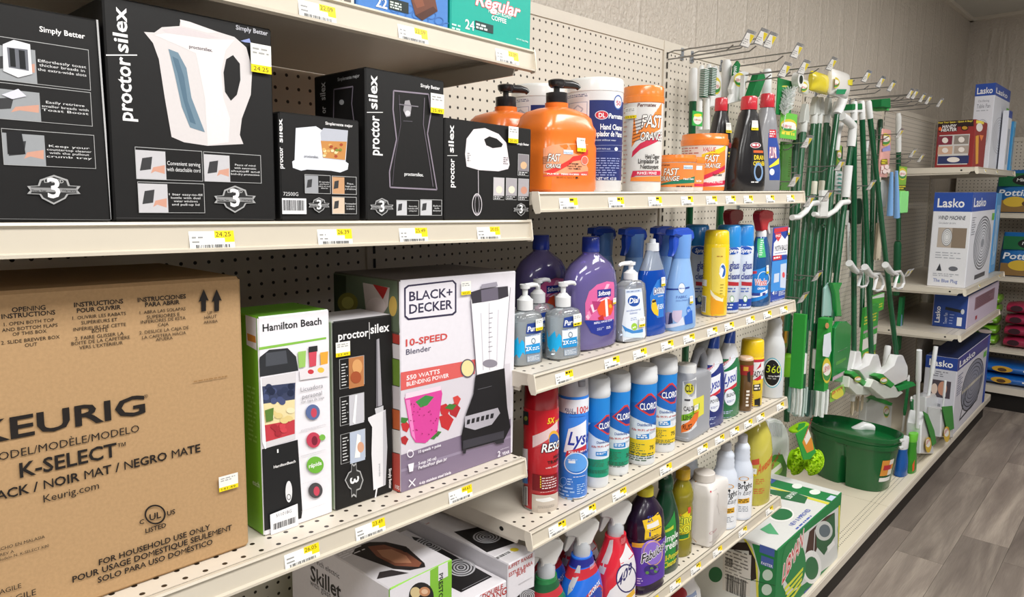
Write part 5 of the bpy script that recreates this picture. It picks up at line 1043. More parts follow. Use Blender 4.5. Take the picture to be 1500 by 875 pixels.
b.wrap(p, .69, .80, '#e8eaf2'); p.txt('KILLS', (340, 183), (392, 172), '#222a66', 1, .15, hp=17); p.txt('OVER', (346, 203), (0, 0), '#222a66', 1, .15, w=.022, hp=17); p.txt('100+', (416, 203), (0, 0), '#c8343f', 1, w=.032, hp=42); p.greek((368, 224), (470, 212), 1, '#30408e', .6)
p.poly([(332, 445), (362, 300), (474, 240), (474, 400), (340, 450)], '#eef0f8'); p.txt('Lysol', (356, 400), (0, 0), '#2438a0', 1, .3, w=.068, hp=82); p.poly([(342, 478), (352, 440), (474, 395), (474, 430)], '#c93040'); p.txt('KILLS 99.9%', (362, 455), (0, 0), '#fff', 1, .1, w=.045, hp=14); p.txt('Disinfectant', (416, 466), (0, 0), '#233a9e', 1, w=.045, hp=20); p.ell((408, 515), 72, 60, '#5fa4ee'); p.ring((410, 520), 76, 70, .09, '#d9e8fa'); p.greek((362, 524), (416, 502), 1, '#e9f2fc', .7); p.greek((358, 500), (420, 492), 1, '#dce8fa', .5); p.greek((392, 612), (470, 590), 1, '#e8f0fa', .6); p.ring((330, 635), 22, 27, .12, '#8fc0f4'); p.greek((355, 660), (390, 615), 3, '#a9d0f8', .5); p.greek((305, 735), (405, 670), 4, '#9cc6f6', .45); p.greek((415, 720), (465, 640), 5, '#a9d0f8', .45); p.done()
G('#8e8e96').loft([(.90*b.H, .009, .006, 2, -.004, -b.a*.9), (.94*b.H, .010, .006, 2, -.004, -b.a*.85)], 14).build('spray_nozzle', MATTE, b.t)
def wipes(lab, u, vb, vt, w, low, ox, oy, k=1, cnt='35'):
    b = Bot('wipes_canister', lab, 'canister', 'B3', u, vb, vt, w, 1, -8); b.loft('canister', [(0, .93), (.01, .97), (.03, .98), (.83, .98), (.84, .95)], '#e9ebee', MILK, 36, zref=.4)
    b.loft('lid', [(.835, 1), (.84, 1.02), (.89, 1.02), (.90, .99), (.965, .985), (.985, .95), (1, .82)], '#e4e6e8', MILK, 36); p = b.pr(Z3b, zstep=0); s = k
    b.wrap(p, .10, .83, '#e3edf5'); b.wrap(p, .60, .83, '#1f86d8'); b.wrap(p, .10, .27, low)
    q = lambda x, y: (ox+x*s, oy+y*s)
    p.poly([q(-85, 0), q(-60, -25), q(100, -80), q(100, 120), q(-30, 80), q(-85, 30)], '#1f70c4'); p.poly([q(-42, 0), q(40, -76), q(62, -82), q(140, -30), q(80, 55), q(50, 62)], '#d23a34'); p.poly([q(-28, -2), q(44, -64), q(60, -68), q(124, -26), q(76, 44), q(50, 50)], '#223c8e'); p.txt('CLOROX', q(-10, 22), (0, 0), '#fff', 1, w=b.a*1.62, hp=40*s)
    p.txt('Disinfecting Wipes', q(-24, 124), (0, 0), '#3a5a9e', 1, w=b.a*1.75, hp=17*s); p.txt('Kills 99.9% of Viruses', q(-58, 148), (0, 0), '#c2443f', 1, w=b.a*1.95, hp=13*s); p.poly([q(-30, 180), q(48, 172), q(48, 205), q(-30, 208)], '#2a86d0'); p.greek(q(-24, 202), q(40, 180), 2, '#fff', .6); p.poly([q(48, 165), q(80, 145), q(92, 180), q(66, 208)], '#e6e9ee'); p.poly([q(48, 165), q(80, 145), q(84, 158), q(54, 178)], '#b9c2cc'); p.txt(cnt, q(50, 275), q(75, 250), '#2a3a2c', 1, hp=24*s); p.greek(q(-82, 275), q(30, 235), 5, '#4a6a52', .35); p.greek(q(-85, 322), q(80, 280), 4, '#3f5f48', .45); p.done(); return b
wipes('disinfecting wipes canister with green base, beside the blue spray can', 873, 716, 552, 36.5, '#1f9a76', -4+0, 500, .92); wipes('disinfecting wipes canister with green base, beside the wide yellow one', 902.5, 698, 545, 36, '#1f9a76', 112, 440, .95); wipes('wide disinfecting wipes canister with yellow base, beside the green ones', 938.5, 683, 534, 41, '#f0cf2c', 260, 372, 1.02, '75'); wipes('wide disinfecting wipes canister with yellow base, beside the silver jug', 968, 664, 521, 40, '#f0cf2c', 400, 300, .95, '75')
b = Bot('scale_remover_jug', 'silver scale remover jug with a looped handle', 'jug', 'B3', 1010, 648, 529, 45, .42, 4)
b.loft('jug', [(0, .95, None, 6), (.015, 1, None, 6), (.05, 1, None, 6), (.06, .97, None, 6), (.80, .97, None, 6, None, 0), (.86, .78, .95, 5, None, -.12), (.90, .40, .8, 3, None, -.5), (.905, .36, .72, 2, None, -.52)], '#96989e', METAL, 40, zref=.4)
r = .36*b.a; G('#e4e4e2').loft([(.895*b.H, r, r, 2, -.52*b.a, 0), (.995*b.H, r, r, 2, -.52*b.a, 0), (1.0*b.H, r*.9, r*.9, 2, -.52*b.a, 0)], 24).build('screw_cap', PLAST, b.t)
H, A = b.H, b.a; G('#8d8f96').tube([(.0*A, 0, .86*H), (.12*A, 0, .98*H), (.36*A, 0, 1.09*H), (.66*A, 0, 1.11*H), (.9*A, 0, 1.0*H), (.98*A, 0, .85*H), (.98*A, 0, .62*H)], [.010, .010, .0105, .011, .011, .011, .010], 14).build('handle', METAL, b.t)
p = b.pr(Z3b, zstep=0); p.poly([(525, 215), (612, 185), (614, 500), (516, 545), (520, 400)], '#dfe0e2'); p.poly([(590, 330), (660, 300), (660, 420), (600, 470)], '#e3dd4e'); p.ell((567, 262), 30, 36, '#d8cf3a'); p.txt('CLR', (541, 280), (592, 236), '#1b1a1c', 1, hp=44); p.greek((536, 345), (580, 320), 1, '#4a4a50', .5); p.txt('CALCIUM', (531, 402), (606, 372), '#1b1a1c', 1, hp=28); p.poly([(518, 430), (632, 350), (632, 390), (518, 470)], '#79b62c'); p.txt('LIME', (528, 460), (584, 428), '#1c2413', 1, hp=30); p.poly([(516, 500), (600, 420), (628, 400), (622, 450), (516, 545)], '#e8742c'); p.txt('RUST', (526, 520), (584, 480), '#1f120a', 1, hp=32); p.greek((590, 500), (640, 470), 2, '#6a6a70', .4); p.done(); b.sticker((590, 415), (618, 355), None, Z3b)
def toilet(lab, u, vb, vt, w, col, word, ox, oy):
    b = Bot('toilet_cleaner_bottle', lab, 'bottle', 'B3', u, vb, vt, w, .55, -6)
    b.loft('bottle', [(0, .90, None, 3), (.02, 1, None, 3), (.45, 1, None, 2.8), (.60, .92, None, 2.6), (.70, .78, .85, 2.4), (.71, .76, .85, 2.4)], col, PLAST, 36, zref=.35)
    b.loft('neck', [(.70, .79, .88, 2.4), (.74, .74, .84, 2.3), (.86, .45, .6, 2.1), (.87, .42, .58, 2)], '#d4d5d8', PLAST, 30); H, A = b.H, b.a
    b.loft('angled_cap', [(.86, .44, .6, 2), (.90, .42, .55, 2, None, .06), (.99, .34, .45, 2, None, .16), (1.02, .25, .35, 2, None, .2)], '#2b52b4', PLAST, 24)
    p = b.pr(Z3c); q = lambda x, y: (x+ox, y+oy)
    p.poly([q(255, 415), q(340, 330), q(362, 355), q(255, 455)], '#dfe2ea'); p.txt('2in1', q(268, 418), (0, 0), '#c2343f', 1, w=.02, hp=26, slope=.8); p.poly([q(256, 600), q(270, 460), q(366, 420), q(362, 560)], '#e6e8f0'); p.txt('Lysol', q(270, 545), (0, 0), '#23389c', 1, .25, w=.052, hp=70, slope=.12); p.poly([q(262, 608), q(266, 588), q(366, 530), q(364, 556)], '#c93040'); p.ell(q(318, 640), 40, 58, '#e6eaf2'); p.txt(word, q(294, 640), (0, 0), '#22242c', 1, w=.035, hp=24, slope=.06); p.greek(q(296, 680), q(350, 650), 2, '#4a5a9e', .5); p.greek(q(262, 760), q(340, 725), 2, '#b9c4e4', .5); p.greek(q(268, 790), q(330, 770), 1, '#b9c4e4', .5); p.done()
toilet('navy toilet bowl cleaner bottle with an angled blue neck', 1040, 628, 492, 33, '#1d2f7c', 'POWER', 0, 0); toilet('green toilet bowl cleaner bottle with an angled blue neck', 1063, 615, 485, 33, '#1c7446', 'BLEACH', 116, -45)
b = aerosol('polish_can', 'small brown aerosol can beside the oven cleaner', 'B3', 1089, 604, 522, 22, '#d8b59a', '#6b4a22', None, .95); p = b.pr(Z3c); b.wrap(p, .68, .86, '#a32a2c'); p.rect((530, 405), (566, 378), '#e0a83c'); p.poly([(556, 420), (578, 405), (580, 490), (560, 480)], '#26211e'); p.greek((545, 665), (578, 540), 5, '#efe6da', .6); p.done()
b = aerosol('oven_cleaner_can', 'yellow oven cleaner aerosol with red and white bands', 'B3', 1098, 597, 496, 33.5, '#ecc81c', '#f0cf2c', None, .76); p = b.pr(Z3c); b.wrap(p, .68, .77, '#c2273a'); b.wrap(p, .42, .68, '#e6e4e4'); p.poly([(620, 400), (655, 345), (655, 375)], '#c2273a'); p.poly([(600, 470), (655, 430), (655, 465), (630, 475)], '#c2273a'); p.txt('EASY-OFF', (586, 448), (0, 0), '#1b1a1c', 1, .2, w=.055, hp=40); p.poly([(600, 505), (650, 495), (650, 545), (600, 550)], '#2a2624'); p.greek((606, 545), (648, 500), 2, '#f0e8d8', .6); p.poly([(608, 610), (648, 598), (646, 660), (608, 664)], '#1b1a1c'); p.greek((584, 660), (604, 570), 6, '#a8483a', .4); p.done()
def quart(name, lab, sh, u, vb, vt, w, col, head=True, y=None):
    b = Bot(name, lab, 'spray bottle', sh, u, vb, vt, w, 1, -6, y)
    pr = [(0, .92), (.01, 1), (.52, 1), (.58, .96), (.64, .86), (.69, .70), (.715, .66), (.74, .69), (.765, .64), (.79, .67), (.815, .62), (.84, .66), (.87, .60), (.895, .46), (.905, .40)]
    b.loft('bottle', pr, col, MILK, 36, zref=.3); return b
b = quart('empty_spray_bottle', 'frosted quart spray bottle with a round black label', 'B3', 1129, 584.5, 452, 32, '#d5d8da'); r = .42*b.a
b.round('trigger_base', [(.895, r), (.97, r), (1, r*.8)], '#1d1c1e'); p = b.pr(Z3c); p.ell((735, 420), 68, 108, '#68b4c8'); p.ell((735, 420), 62, 100, '#dfe4e6'); p.ell((735, 420), 56, 92, '#131315'); p.txt('360', (692, 415), (0, 0), '#c9dc2c', 0, .1, w=.045, hp=52); p.txt('spray bottle', (706, 445), (0, 0), '#e9e9e9', 1, w=.038, hp=11); p.greek((700, 465), (770, 455), 1, '#9a9a9a', .5); p.done()
b.copy(-.26, .10, 'frosted quart spray bottle with black label, behind the silver jug'); b.copy(-.09, .13, 'frosted quart spray bottle, behind the oven cleaner can')
# ------------------------------------------------------------------ trigger sprays and floor cleaners
Z4 = (780, 720, 5.644); Z4b = (920, 620, 3.433)
def spray(lab, u, vt, w, y, body, collar, head='#e2e1de', vb=890):
    b = Bot('cleaner_spray_bottle', lab, 'spray bottle', 'B4', u, vb, vt, w, .52, 0, y)
    pr = [(0, .92, None, 3), (.02, 1, None, 3), (.34, 1, None, 2.8), (.48, .84, .95, 2.6), (.58, .60, .8, 2.3), (.66, .46, .72, 2), (.70, .43, .7, 2)]
    b.loft('bottle', pr, body, PLAST, 40, zref=.35); trigger(b, .70*b.H, b.H*.30/.104, head, head, '#b9bcc0', -32, .024, .019); return b
b = spray('green trigger spray bottle behind the range boxes', 800, 793, 60, -.415, '#1f7a40', '#b9bcc0'); p = b.pr(); b.wrap(p, .60, .66, '#1c5a34'); b.wrap(p, .53, .60, '#c0303a'); p.done()
b = spray('blue trigger spray bottle with a red neck band, at the front', 852, 762, 58, -.425, '#1f6fe0', '#b9bcc0'); p = b.pr(Z4)
b.wrap(p, .625, .69, '#232a8c'); b.wrap(p, .535, .615, '#c32a38'); p.greek((474, 650), (512, 560), 6, '#f0d8d8', .4); p.poly([(300, 780), (340, 690), (385, 590), (400, 595), (392, 680), (330, 820), (290, 860)], '#b9bcc4'); p.poly([(440, 870), (500, 790), (560, 770), (585, 800), (580, 875)], '#c63a38'); p.poly([(455, 880), (508, 805), (558, 786), (574, 810), (572, 880)], '#2444a4'); p.txt('CLOROX', (462, 880), (0, 0), '#fff', 1, w=.05, hp=44, slope=.25); p.done()
b.copy(-.034, .075, 'blue trigger spray bottle with red neck band, behind its twin')
b = spray('red trigger spray bottle with white sides and dark oval logo', 901, 736, 56, -.425, '#d9283a', '#b9bcc0'); p = b.pr(Z4)
p.poly([(720, 560), (770, 420), (800, 470), (845, 560), (850, 900), (600, 900), (640, 820), (745, 700)], '#e9e6ea'); p.poly([(540, 660), (600, 520), (640, 405), (668, 400), (660, 500), (590, 690)], '#c9b9bc'); p.ell((750, 402), 26, 46, '#b51f2e'); p.greek((730, 440), (768, 370), 6, '#e9a0a4', .4); p.ell((775, 720), 85, 120, '#2a2466'); p.ell((775, 720), 76, 108, '#e9e6ea'); p.txt('409', (695, 800), (0, 0), '#2a2466', 1, .15, w=.062, hp=86, slope=.28); p.poly([(770, 870), (840, 800), (846, 840), (800, 890)], '#e8b42c'); p.done(); b.copy(-.03, .085, 'red trigger spray bottle behind its twin')
b = Bot('floor_cleaner_bottle', 'large dark purple floor cleaner bottle with yellow tag', 'bottle', 'B4', 941, 873, 712, 56, .72, -6)
pr = [(0, .92, None, 2.8), (.02, .99, None, 2.8), (.05, .94, None, 2.8), (.08, 1, None, 2.8), (.52, 1, None, 2.6), (.54, .95, None, 2.6), (.57, .98, None, 2.5), (.60, .95, None, 2.5), (.63, .98, None, 2.4), (.76, .88, None, 2.3), (.86, .55, .6, 2.1), (.91, .34, .42, 2), (.93, .34, .42, 2)]
b.loft('bottle', pr, '#22142e', PLAST, 44, zref=.35); r = .4*b.a*.9; b.round('screw_cap', [(.92, r), (.99, r), (1, r*.9)], '#d8cc2c'); p = b.pr(Z4b, zstep=.01)
b.wrap(p, .10, .50, '#5a38a4', -.8, .45); p.poly([(20, 600), (165, 562), (165, 585), (20, 622)], '#d9a83c'); p.txt('2X CONCENTRATED', (72, 600), (0, 0), '#2a1c50', 1, w=.055, hp=14, slope=.1); p.poly([(72, 490), (150, 448), (166, 478), (166, 560), (82, 588), (86, 540)], '#eec62c'); p.txt('2X', (97, 500), (125, 470), '#22348c', 1, hp=30); p.poly([(94, 512), (150, 485), (156, 512), (96, 534)], '#e9e6e0'); p.poly([(106, 572), (106, 540), (114, 538), (114, 570)], '#2a3a9c')
p.ell((120, 650), 55, 62, '#8f6fd0'); p.ring((125, 655), 48, 62, .07, '#e0b070'); p.txt('Fabuloso', (66, 705), (0, 0), '#191622', 1, .15, w=.082, hp=44, out=('#f0eef4', .0018), slope=.22); p.ell((118, 738), 38, 26, '#3c2a78')
for k in range(10): p.ell((90+random.random()*60, 720+random.random()*34), 9, 8, random.choice(('#4d2f8c', '#2e1d5e', '#7a56b8', '#5f8a4a')), 10)
p.greek((45, 810), (75, 775), 3, '#cbb8ea', .45); p.greek((100, 790), (160, 760), 2, '#cbb8ea', .4); p.done()
b = Bot('all_purpose_cleaner', 'dark green all purpose cleaner bottle with white lettering', 'bottle', 'B4', 971, 843, 694, 40, .75, -8)
pr = [(0, .93, None, 2.6), (.02, 1, None, 2.6), (.50, 1, None, 2.5), (.62, .88, None, 2.3), (.74, .60, .7, 2.1), (.84, .40, .5, 2), (.86, .40, .5, 2)]
b.loft('bottle', pr, '#123a24', PLAST, 40, zref=.35); r = .46*b.a; b.round('trigger_cap', [(.85, r), (.95, r), (1, r*.7)], '#17482e'); p = b.pr(Z4b)
p.poly([(166, 540), (232, 440), (238, 680), (170, 748)], '#2a8a3c'); p.txt('simple', (168, 604), (0, 0), '#f0f2ee', 1, w=.055, hp=34, slope=.12); p.txt('green', (170, 645), (0, 0), '#f0f2ee', 1, w=.052, hp=38, slope=.12); p.txt('All-Purpose', (170, 698), (0, 0), '#e8d83a', 1, w=.060, hp=26, slope=.12); p.txt('Cleaner', (178, 730), (0, 0), '#e8d83a', 1, w=.045, hp=26, slope=.12); p.poly([(185, 540), (228, 512), (228, 530), (186, 552)], '#c9cf3a'); p.poly([(178, 250), (204, 245), (204, 330), (178, 320)], '#3a5a4a'); p.greek((180, 315), (202, 255), 6, '#c9d2c8', .4); p.done()
b = Bot('pine_cleaner_bottle', 'yellow see-through pine cleaner bottle with a waist', 'bottle', 'B4', 996, 818, 685.5, 33, .8, -10)
pr = [(0, .92), (.02, 1), (.18, 1), (.24, .92), (.28, .97), (.55, .97), (.60, .92), (.64, 1), (.74, .96), (.82, .72), (.88, .46), (.895, .44)]
b.loft('bottle', pr, '#d8cc3a', TINT, 36, zref=.4); b.loft('cleaner', [(z+.008 if z < .5 else z-.004, w*.93) for z, w in pr[:9]], '#c2b21c', LIQ, 30); b.body = Body(b.secs(pr), .4*b.H); r = .56*b.a; b.round('screw_cap', [(.885, r), (.985, r), (1, r*.92)], '#d2a820'); p = b.pr(Z4b)
p.poly([(236, 475), (312, 430), (308, 575), (240, 590)], '#e6d422'); p.poly([(240, 470), (268, 455), (268, 480), (240, 495)], '#c98a2a'); p.txt('Pine', (237, 510), (0, 0), '#e9e33c', 1, w=.052, hp=44, out=('#2c6a34', .0014), slope=.1); p.txt('Sol', (246, 552), (0, 0), '#e9e33c', 1, w=.042, hp=44, out=('#2c6a34', .0014), slope=.1); p.poly([(246, 562), (306, 552), (304, 574), (246, 584)], '#2c7a3c'); p.poly([(300, 425), (314, 420), (314, 450), (300, 455)], '#d2503a'); p.done()
b = Bot('floor_polish_jug', 'plain white rectangular floor cleaner jug with side grip', 'jug', 'B4', 1034, 801, 684, 49, .5, 8)
b.loft('jug', [(0, .95, None, 8), (.015, 1, None, 8), (.70, 1, None, 8), (.80, .80, .95, 6, None, -.14), (.86, .50, .8, 4, None, -.38), (.88, .33, .66, 2, None, -.46), (.90, .33, .66, 2, None, -.46)], '#ece7e2', MILK, 44, zref=.4)
r = .36*b.a; G('#d9d2ca').loft([(.89*b.H, r, r, 2, -.46*b.a, 0), (.99*b.H, r*.97, r*.97, 2, -.46*b.a, 0), (1*b.H, r*.9, r*.9, 2, -.46*b.a, 0)], 24).build('screw_cap', MATTE, b.t); p = b.pr(Z4b, zstep=0)
p.txt('Clean', (408, 562), (444, 545), '#c08a90', 0, hp=14); p.greek((410, 590), (470, 565), 2, '#c9bfba', .35); p.ell((416, 345), 4, 5, '#c2343f'); p.greek((424, 345), (446, 328), 1, '#8a807c', .5); p.poly([(446, 350), (456, 355), (470, 445), (462, 458), (446, 420)], '#d3cdc8'); p.poly([(340, 290), (346, 290), (346, 600), (340, 598)], '#c98f3c'); p.done()
def bright(lab, u, vb, vt, w, ox, oy, k):
    b = quart('quart_cleaner_bottle', lab, 'B4', u, vb, vt, w, '#dfe6f2'); r = .40*b.a
    b.round('screw_cap', [(.895, r), (.985, r), (1, r*.9)], '#c4c4c8', MATTE); p = b.pr(Z4b, zstep=0); q = lambda x, y: (ox+x*k, oy+y*k)
    b.wrap(p, .03, .50, '#eef0f4', -.7, .4); p.ring(q(505, 320), 28*k, 12*k, .2, '#d8a24a'); p.txt('Bright', q(470, 374), (0, 0), '#1f2024', 1, w=b.a*1.35, hp=30*k, slope=.06); p.ell(q(509, 340), 6*k, 7*k, '#1f2024'); p.txt("'n Easy", q(472, 408), (0, 0), '#4a4a50', 0, .3, w=b.a*1.3, hp=24*k, slope=.06); p.poly([q(472, 430), q(534, 422), q(534, 448), q(472, 455)], '#e2ac2c'); p.greek(q(476, 450), q(532, 428), 2, '#4a3a18', .5); p.greek(q(474, 500), q(532, 465), 4, '#7d8490', .4); p.done(); return b
b1 = bright('white ribbed-neck quart bottle with orange band, beside the plain jug', 1058, 777, 647, 38, 0, 0, 1); bright('white ribbed-neck quart bottle with orange band, beside the yellow gallon', 1082, 763, 636, 34, 118, -14, .92)
for dx, dy, q in ((-.040, .100, 'behind the plain jug'), (.040, .150, 'deepest in the rear row')): b1.copy(dx, dy, 'white ribbed-neck quart bottle with orange band, ' + q)
b = Bot('gallon_cleaner_jug', 'large yellow gallon cleaner jug at the shelf end', 'jug', 'B4', 1101, 741, 592, 46, .95, -10)
b.loft('jug', [(0, .95, None, 2.6), (.02, 1, None, 2.6), (.55, 1, None, 2.5), (.70, .90, None, 2.3), (.82, .62, None, 2.1), (.90, .34, None, 2), (.93, .32, None, 2)], '#d9cf5c', LIQ, 40, zref=.3); r = .36*b.a; b.round('screw_cap', [(.92, r), (1, r)], '#e6e2d0'); p = b.pr(Z4b)
p.txt('Awesome', (648, 262), (0, 0), '#d0562c', 1, .2, w=.075, hp=50, slope=.5); p.poly([(622, 186), (660, 178), (660, 208), (622, 212)], '#c9503a'); p.greek((640, 310), (688, 275), 3, '#c9683a', .4); p.greek((632, 358), (688, 322), 3, '#c9683a', .5); p.done(); b.sticker((616, 262), (646, 228), None, Z4b)
b = Bot('laundry_jug', 'white jug with a red label standing on the base deck', 'jug', 'base', 1003, 960, 838, 44, .6, 0, -.36); b.loft('jug', [(0, .95, None, 3), (.02, 1, None, 3), (.6, 1, None, 3), (.8, .8, .9, 2.6), (.92, .4, .6, 2), (1, .4, .6, 2)], '#e6e4e4', MILK, 32, zref=.5); p = b.pr(Z4b); p.ell((255, 862), 42, 40, '#a52a34'); p.poly([(290, 870), (340, 840), (345, 900), (300, 900)], '#8a98b8'); p.done()
# ------------------------------------------------------------------ base deck: boxed spin mop
def corner_box(name, label, sh, nb, vt, ul, ur, front, left, top, y=None, mat=None, cat='box', dmin=None, x=None):
    """carton given by its near bottom corner, near top row and the pixel columns of its left and right ends"""
    z = SH[sh][1]; P0 = on_z(*nb, z) if y is None else on_y(*nb, y)
    if x: P0 = on_x(*nb, x)
    P0.z = z
    c = Carton.__new__(Carton); r = ray(nb[0], vt); hd = Vector((P0.x-CAM.x, P0.y-CAM.y, 0)).normalized(); c.h = (CAM+r*((P0-CAM).dot(hd)/r.dot(hd))).z-z
    c.w = on_y(ur, nb[1], P0.y).x-P0.x; c.w = max(.06, min(c.w, 4.865-P0.x)) if sh[0] == 'D' else c.w; d = dmin or on_x(ul, nb[1], P0.x).y-P0.y
    c.make(name, label, cat, P0, 0, 0, d, front, left, top, mat, None, .003); bpy.context.view_layer.update(); return c
P0 = on_y(1139, 806, -.478); c = Carton.__new__(Carton); c.h = P0.z-.170-.001; c.w = on_y(1233, 728, -.478).x-P0.x; P0.z = .170
c.make('spin_mop_carton', 'large green and white boxed spin mop lying on the base deck', 'box', P0, 0, 0, .40, '#1d7c42', '#d3d5d2', '#d7d8d6', None, None, .003); bpy.context.view_layer.update()
ZL = (990, 600, 3.181); p = c.front().Z(*ZL); GR = '#1f7f45'
p.poly([(505, 690), (560, 610), (620, 560), (760, 452), (756, 700), (520, 870), (500, 830)], '#d3d5d2'); p.poly([(600, 690), (622, 570), (700, 500), (740, 480), (736, 560), (660, 640), (640, 700)], '#3f241c'); p.poly([(655, 560), (740, 480), (742, 590), (690, 680), (655, 640)], '#245c38'); p.ell((690, 566), 40, 46, '#c9ccc8'); p.ell((693, 566), 26, 30, '#5d6c74'); p.ell((632, 735), 46, 78, '#e9e9e6'); p.ell((632, 740), 32, 54, '#236b40'); p.line([(640, 690), (648, 560)], .006, '#dfe2e0')
p.ell((550, 720), 55, 115, GR); p.txt('LIBMAN', (494, 815), (0, 0), '#c8303a', 1, .15, w=.17, hp=78, out=('#f2f0ea', .004), slope=.42); 
for k in range(4): p.line([(506+k*4, 838+k*20), (540+k*4, 802+k*20), (592-k*3, 742+k*24)], .012, '#d8dc3a')
p.poly([(596, 850), (690, 770), (692, 790), (598, 872)], '#3a4f9e'); p.poly([(706, 670), (740, 630), (736, 610), (704, 640)], '#e9e9e6')
for y in (560, 640, 700): p.ell((760, y), 8, 22, '#8fb8a0')
p.poly([(757, 450), (764, 446), (760, 700), (753, 704)], '#d9d24a'); p.done()
p = c.top().Z(*ZL); p.poly([(420, 316), (782, 408), (740, 440), (420, 352)], GR); p.poly([(420, 354), (742, 442), (734, 452), (420, 362)], '#d9d24a'); p.ell((490, 490), 62, 34, '#e9e9e6'); p.ell((492, 490), 52, 27, '#2a7044'); p.poly([(420, 370), (560, 390), (615, 410), (600, 440), (500, 420), (420, 400)], '#2f6b44'); p.txt('LIBMAN', (532, 418), (592, 396), '#e9efe9', 1, hp=26); p.txt('NEW & IMPROVED', (545, 545), (0, 0), '#3a4fae', 1, w=.17, hp=24); p.greek((552, 556), (660, 500), 2, '#4a5fb4', .5); p.poly([(392, 560), (440, 530), (480, 585), (430, 580)], '#57a878'); p.ell((565, 358), 24, 12, '#e9efe9'); p.ell((648, 386), 26, 12, '#e9efe9'); p.rect((424, 340), (470, 330), '#4a62b0'); p.rect((700, 420), (748, 408), '#c9d4ec'); p.done()
p = c.left().Z(*ZL); p.poly([(355, 625), (480, 660), (486, 880), (378, 880), (392, 760)], GR); p.poly([(322, 600), (356, 650), (382, 740), (386, 880), (376, 880), (370, 740), (344, 660), (315, 605)], '#d9d24a'); p.poly([(225, 620), (330, 620), (370, 700), (376, 790), (350, 800), (340, 660), (230, 650)], '#2a1c18'); p.ell((185, 770), 32, 36, '#2c6b42')
p.poly([(220, 655), (352, 680), (345, 872), (218, 840)], '#d3cfc9'); p.greek((228, 730), (345, 672), 6, '#6d6a66', .35); p.bars((230, 722), (268, 700), '#333', 10); p.greek((228, 790), (345, 738), 6, '#8a8682', .35); p.bars((232, 845), (330, 800), '#222', 24); p.rect((390, 665), (462, 640), '#4a62b0'); p.rect((396, 722), (456, 700), '#4a62b0'); p.txt('FASTER', (398, 720), (454, 706), '#e9eefa', 1, hp=12); p.ell((428, 772), 24, 26, '#c9dccf'); p.ell((424, 840), 24, 26, '#c9dccf'); p.line([(330, 790), (484, 826)], .002, '#14502c'); p.done()
# ================================================================== hanging brushes, brooms and mops
DG, WT, LG = '#0b5230', '#e4e5e4', '#35b04a'
def loc_thing(name, label, cat, P, group=None): return thing(name, label, cat, P, group=group)
# ---- peg hooks: back clip, rod, guard wire, tag holder (one prototype, copied along the board)
def make_hook():
    t = thing('peg_hook', 'zinc wire peg hook with a price flag', 'hook')
    G('#aeb4bc').box(-.009, -.005, -.022, .009, 0, .018).build('back_clip', WIRE, t)
    g = G('#8d8d8c').tube([(0, -.003, -.012), (0, -.10, -.012), (0, -.215, -.010), (0, -.225, -.004), (0, -.238, .004)], .0024, 8); g.build('lower_rod', WIRE, t)
    G('#8d8d8c').tube([(0, -.003, .008), (0, -.03, .014), (0, -.05, .012), (0, -.28, .012)], .0022, 8).build('flag_rod', WIRE, t)
    tl = lambda a, b, o: Vector((a, -.284-b*.50-o*.86, b*.86+.012-o*.5))
    g = G('#eceef0'); c8 = [tl(a, b, o) for o in (-.001, .0005) for a, b in ((-.030, -.022), (.030, -.022), (.030, .030), (-.030, .030))]
    g.add(c8, [(3, 2, 1, 0), (4, 5, 6, 7), (0, 1, 5, 4), (1, 2, 6, 5), (2, 3, 7, 6), (3, 0, 4, 7)]); h = g.build('tag_holder', FILM, t)
    p = Pr(h, lambda a, b, o: tl(a, b, o+.0005), name='price_flag'); p.rect((-.027, -.019), (.027, .020), '#eceae6'); p.poly([(-.004, .019), (.026, .019), (.026, -.008), (.012, .002)], '#e6cf2c'); p.greek((-.023, -.014), (.008, .004), 3, '#8a8a8a', .4); p.done()
    return t
HK = make_hook(); first = True
HOOKS = [(1093, 60, 'above the scrub brushes'), (1113, 57, 'above the scrub brushes'), (1126, 62, 'above the scrub brushes'), (1165, 77, 'above the bottle brush card'), (1147, 105, 'above the drain bottles'), (1175, 101, 'above the drain bottles'), (1216, 96, 'above the yellow gloves'),
         (1267, 114, 'beside the sponge pack'), (1288, 122, 'beside the sponge pack'), (1304, 128, 'above the green push brush'), (1331, 139, 'in the empty row'), (1338, 140, 'in the empty row'), (1349, 145, 'in the empty row'), (1358, 148, 'in the empty row'), (1375, 152, 'in the empty row'),
         (1316, 197, 'beside the right-hand broom grip'), (1180, 210, 'among the dark green handles'), (1161, 267, 'beside the green cloth pack'), (1183, 297, 'at the end of the hand cleaner shelf'), (1210, 289, 'below the white crook handle'), (1228, 244, 'beside the white crook handle'), (1274, 273, 'between the broom handles'), (1195, 406, 'below the dark green handles'), (1174, 438, 'beside the moth ball carton'),
         (1335, 226, 'near the heater shelf'), (1347, 233, 'near the heater shelf'), (1326, 402, 'beside the white D grips'), (1331, 401, 'beside the white D grips')]
seen = {}
for u, v, q in HOOKS: seen[q] = seen.get(q, 0)+1
cnt = {}
for u, v, q in HOOKS:
    cnt[q] = cnt.get(q, 0)+1
    if seen[q] > 1: q = q + ', ' + ('first', 'second', 'third', 'fourth', 'fifth')[cnt[q]-1] + ' along the board'
    P_ = on_y(u, v, -.28); h = HK if first else copy_tree(HK); first = False
    h.location = (P_.x, 0, P_.z-.010); h['label'] = 'wire peg hook with price flag ' + q; h['group'] = 'peg hooks on the board'
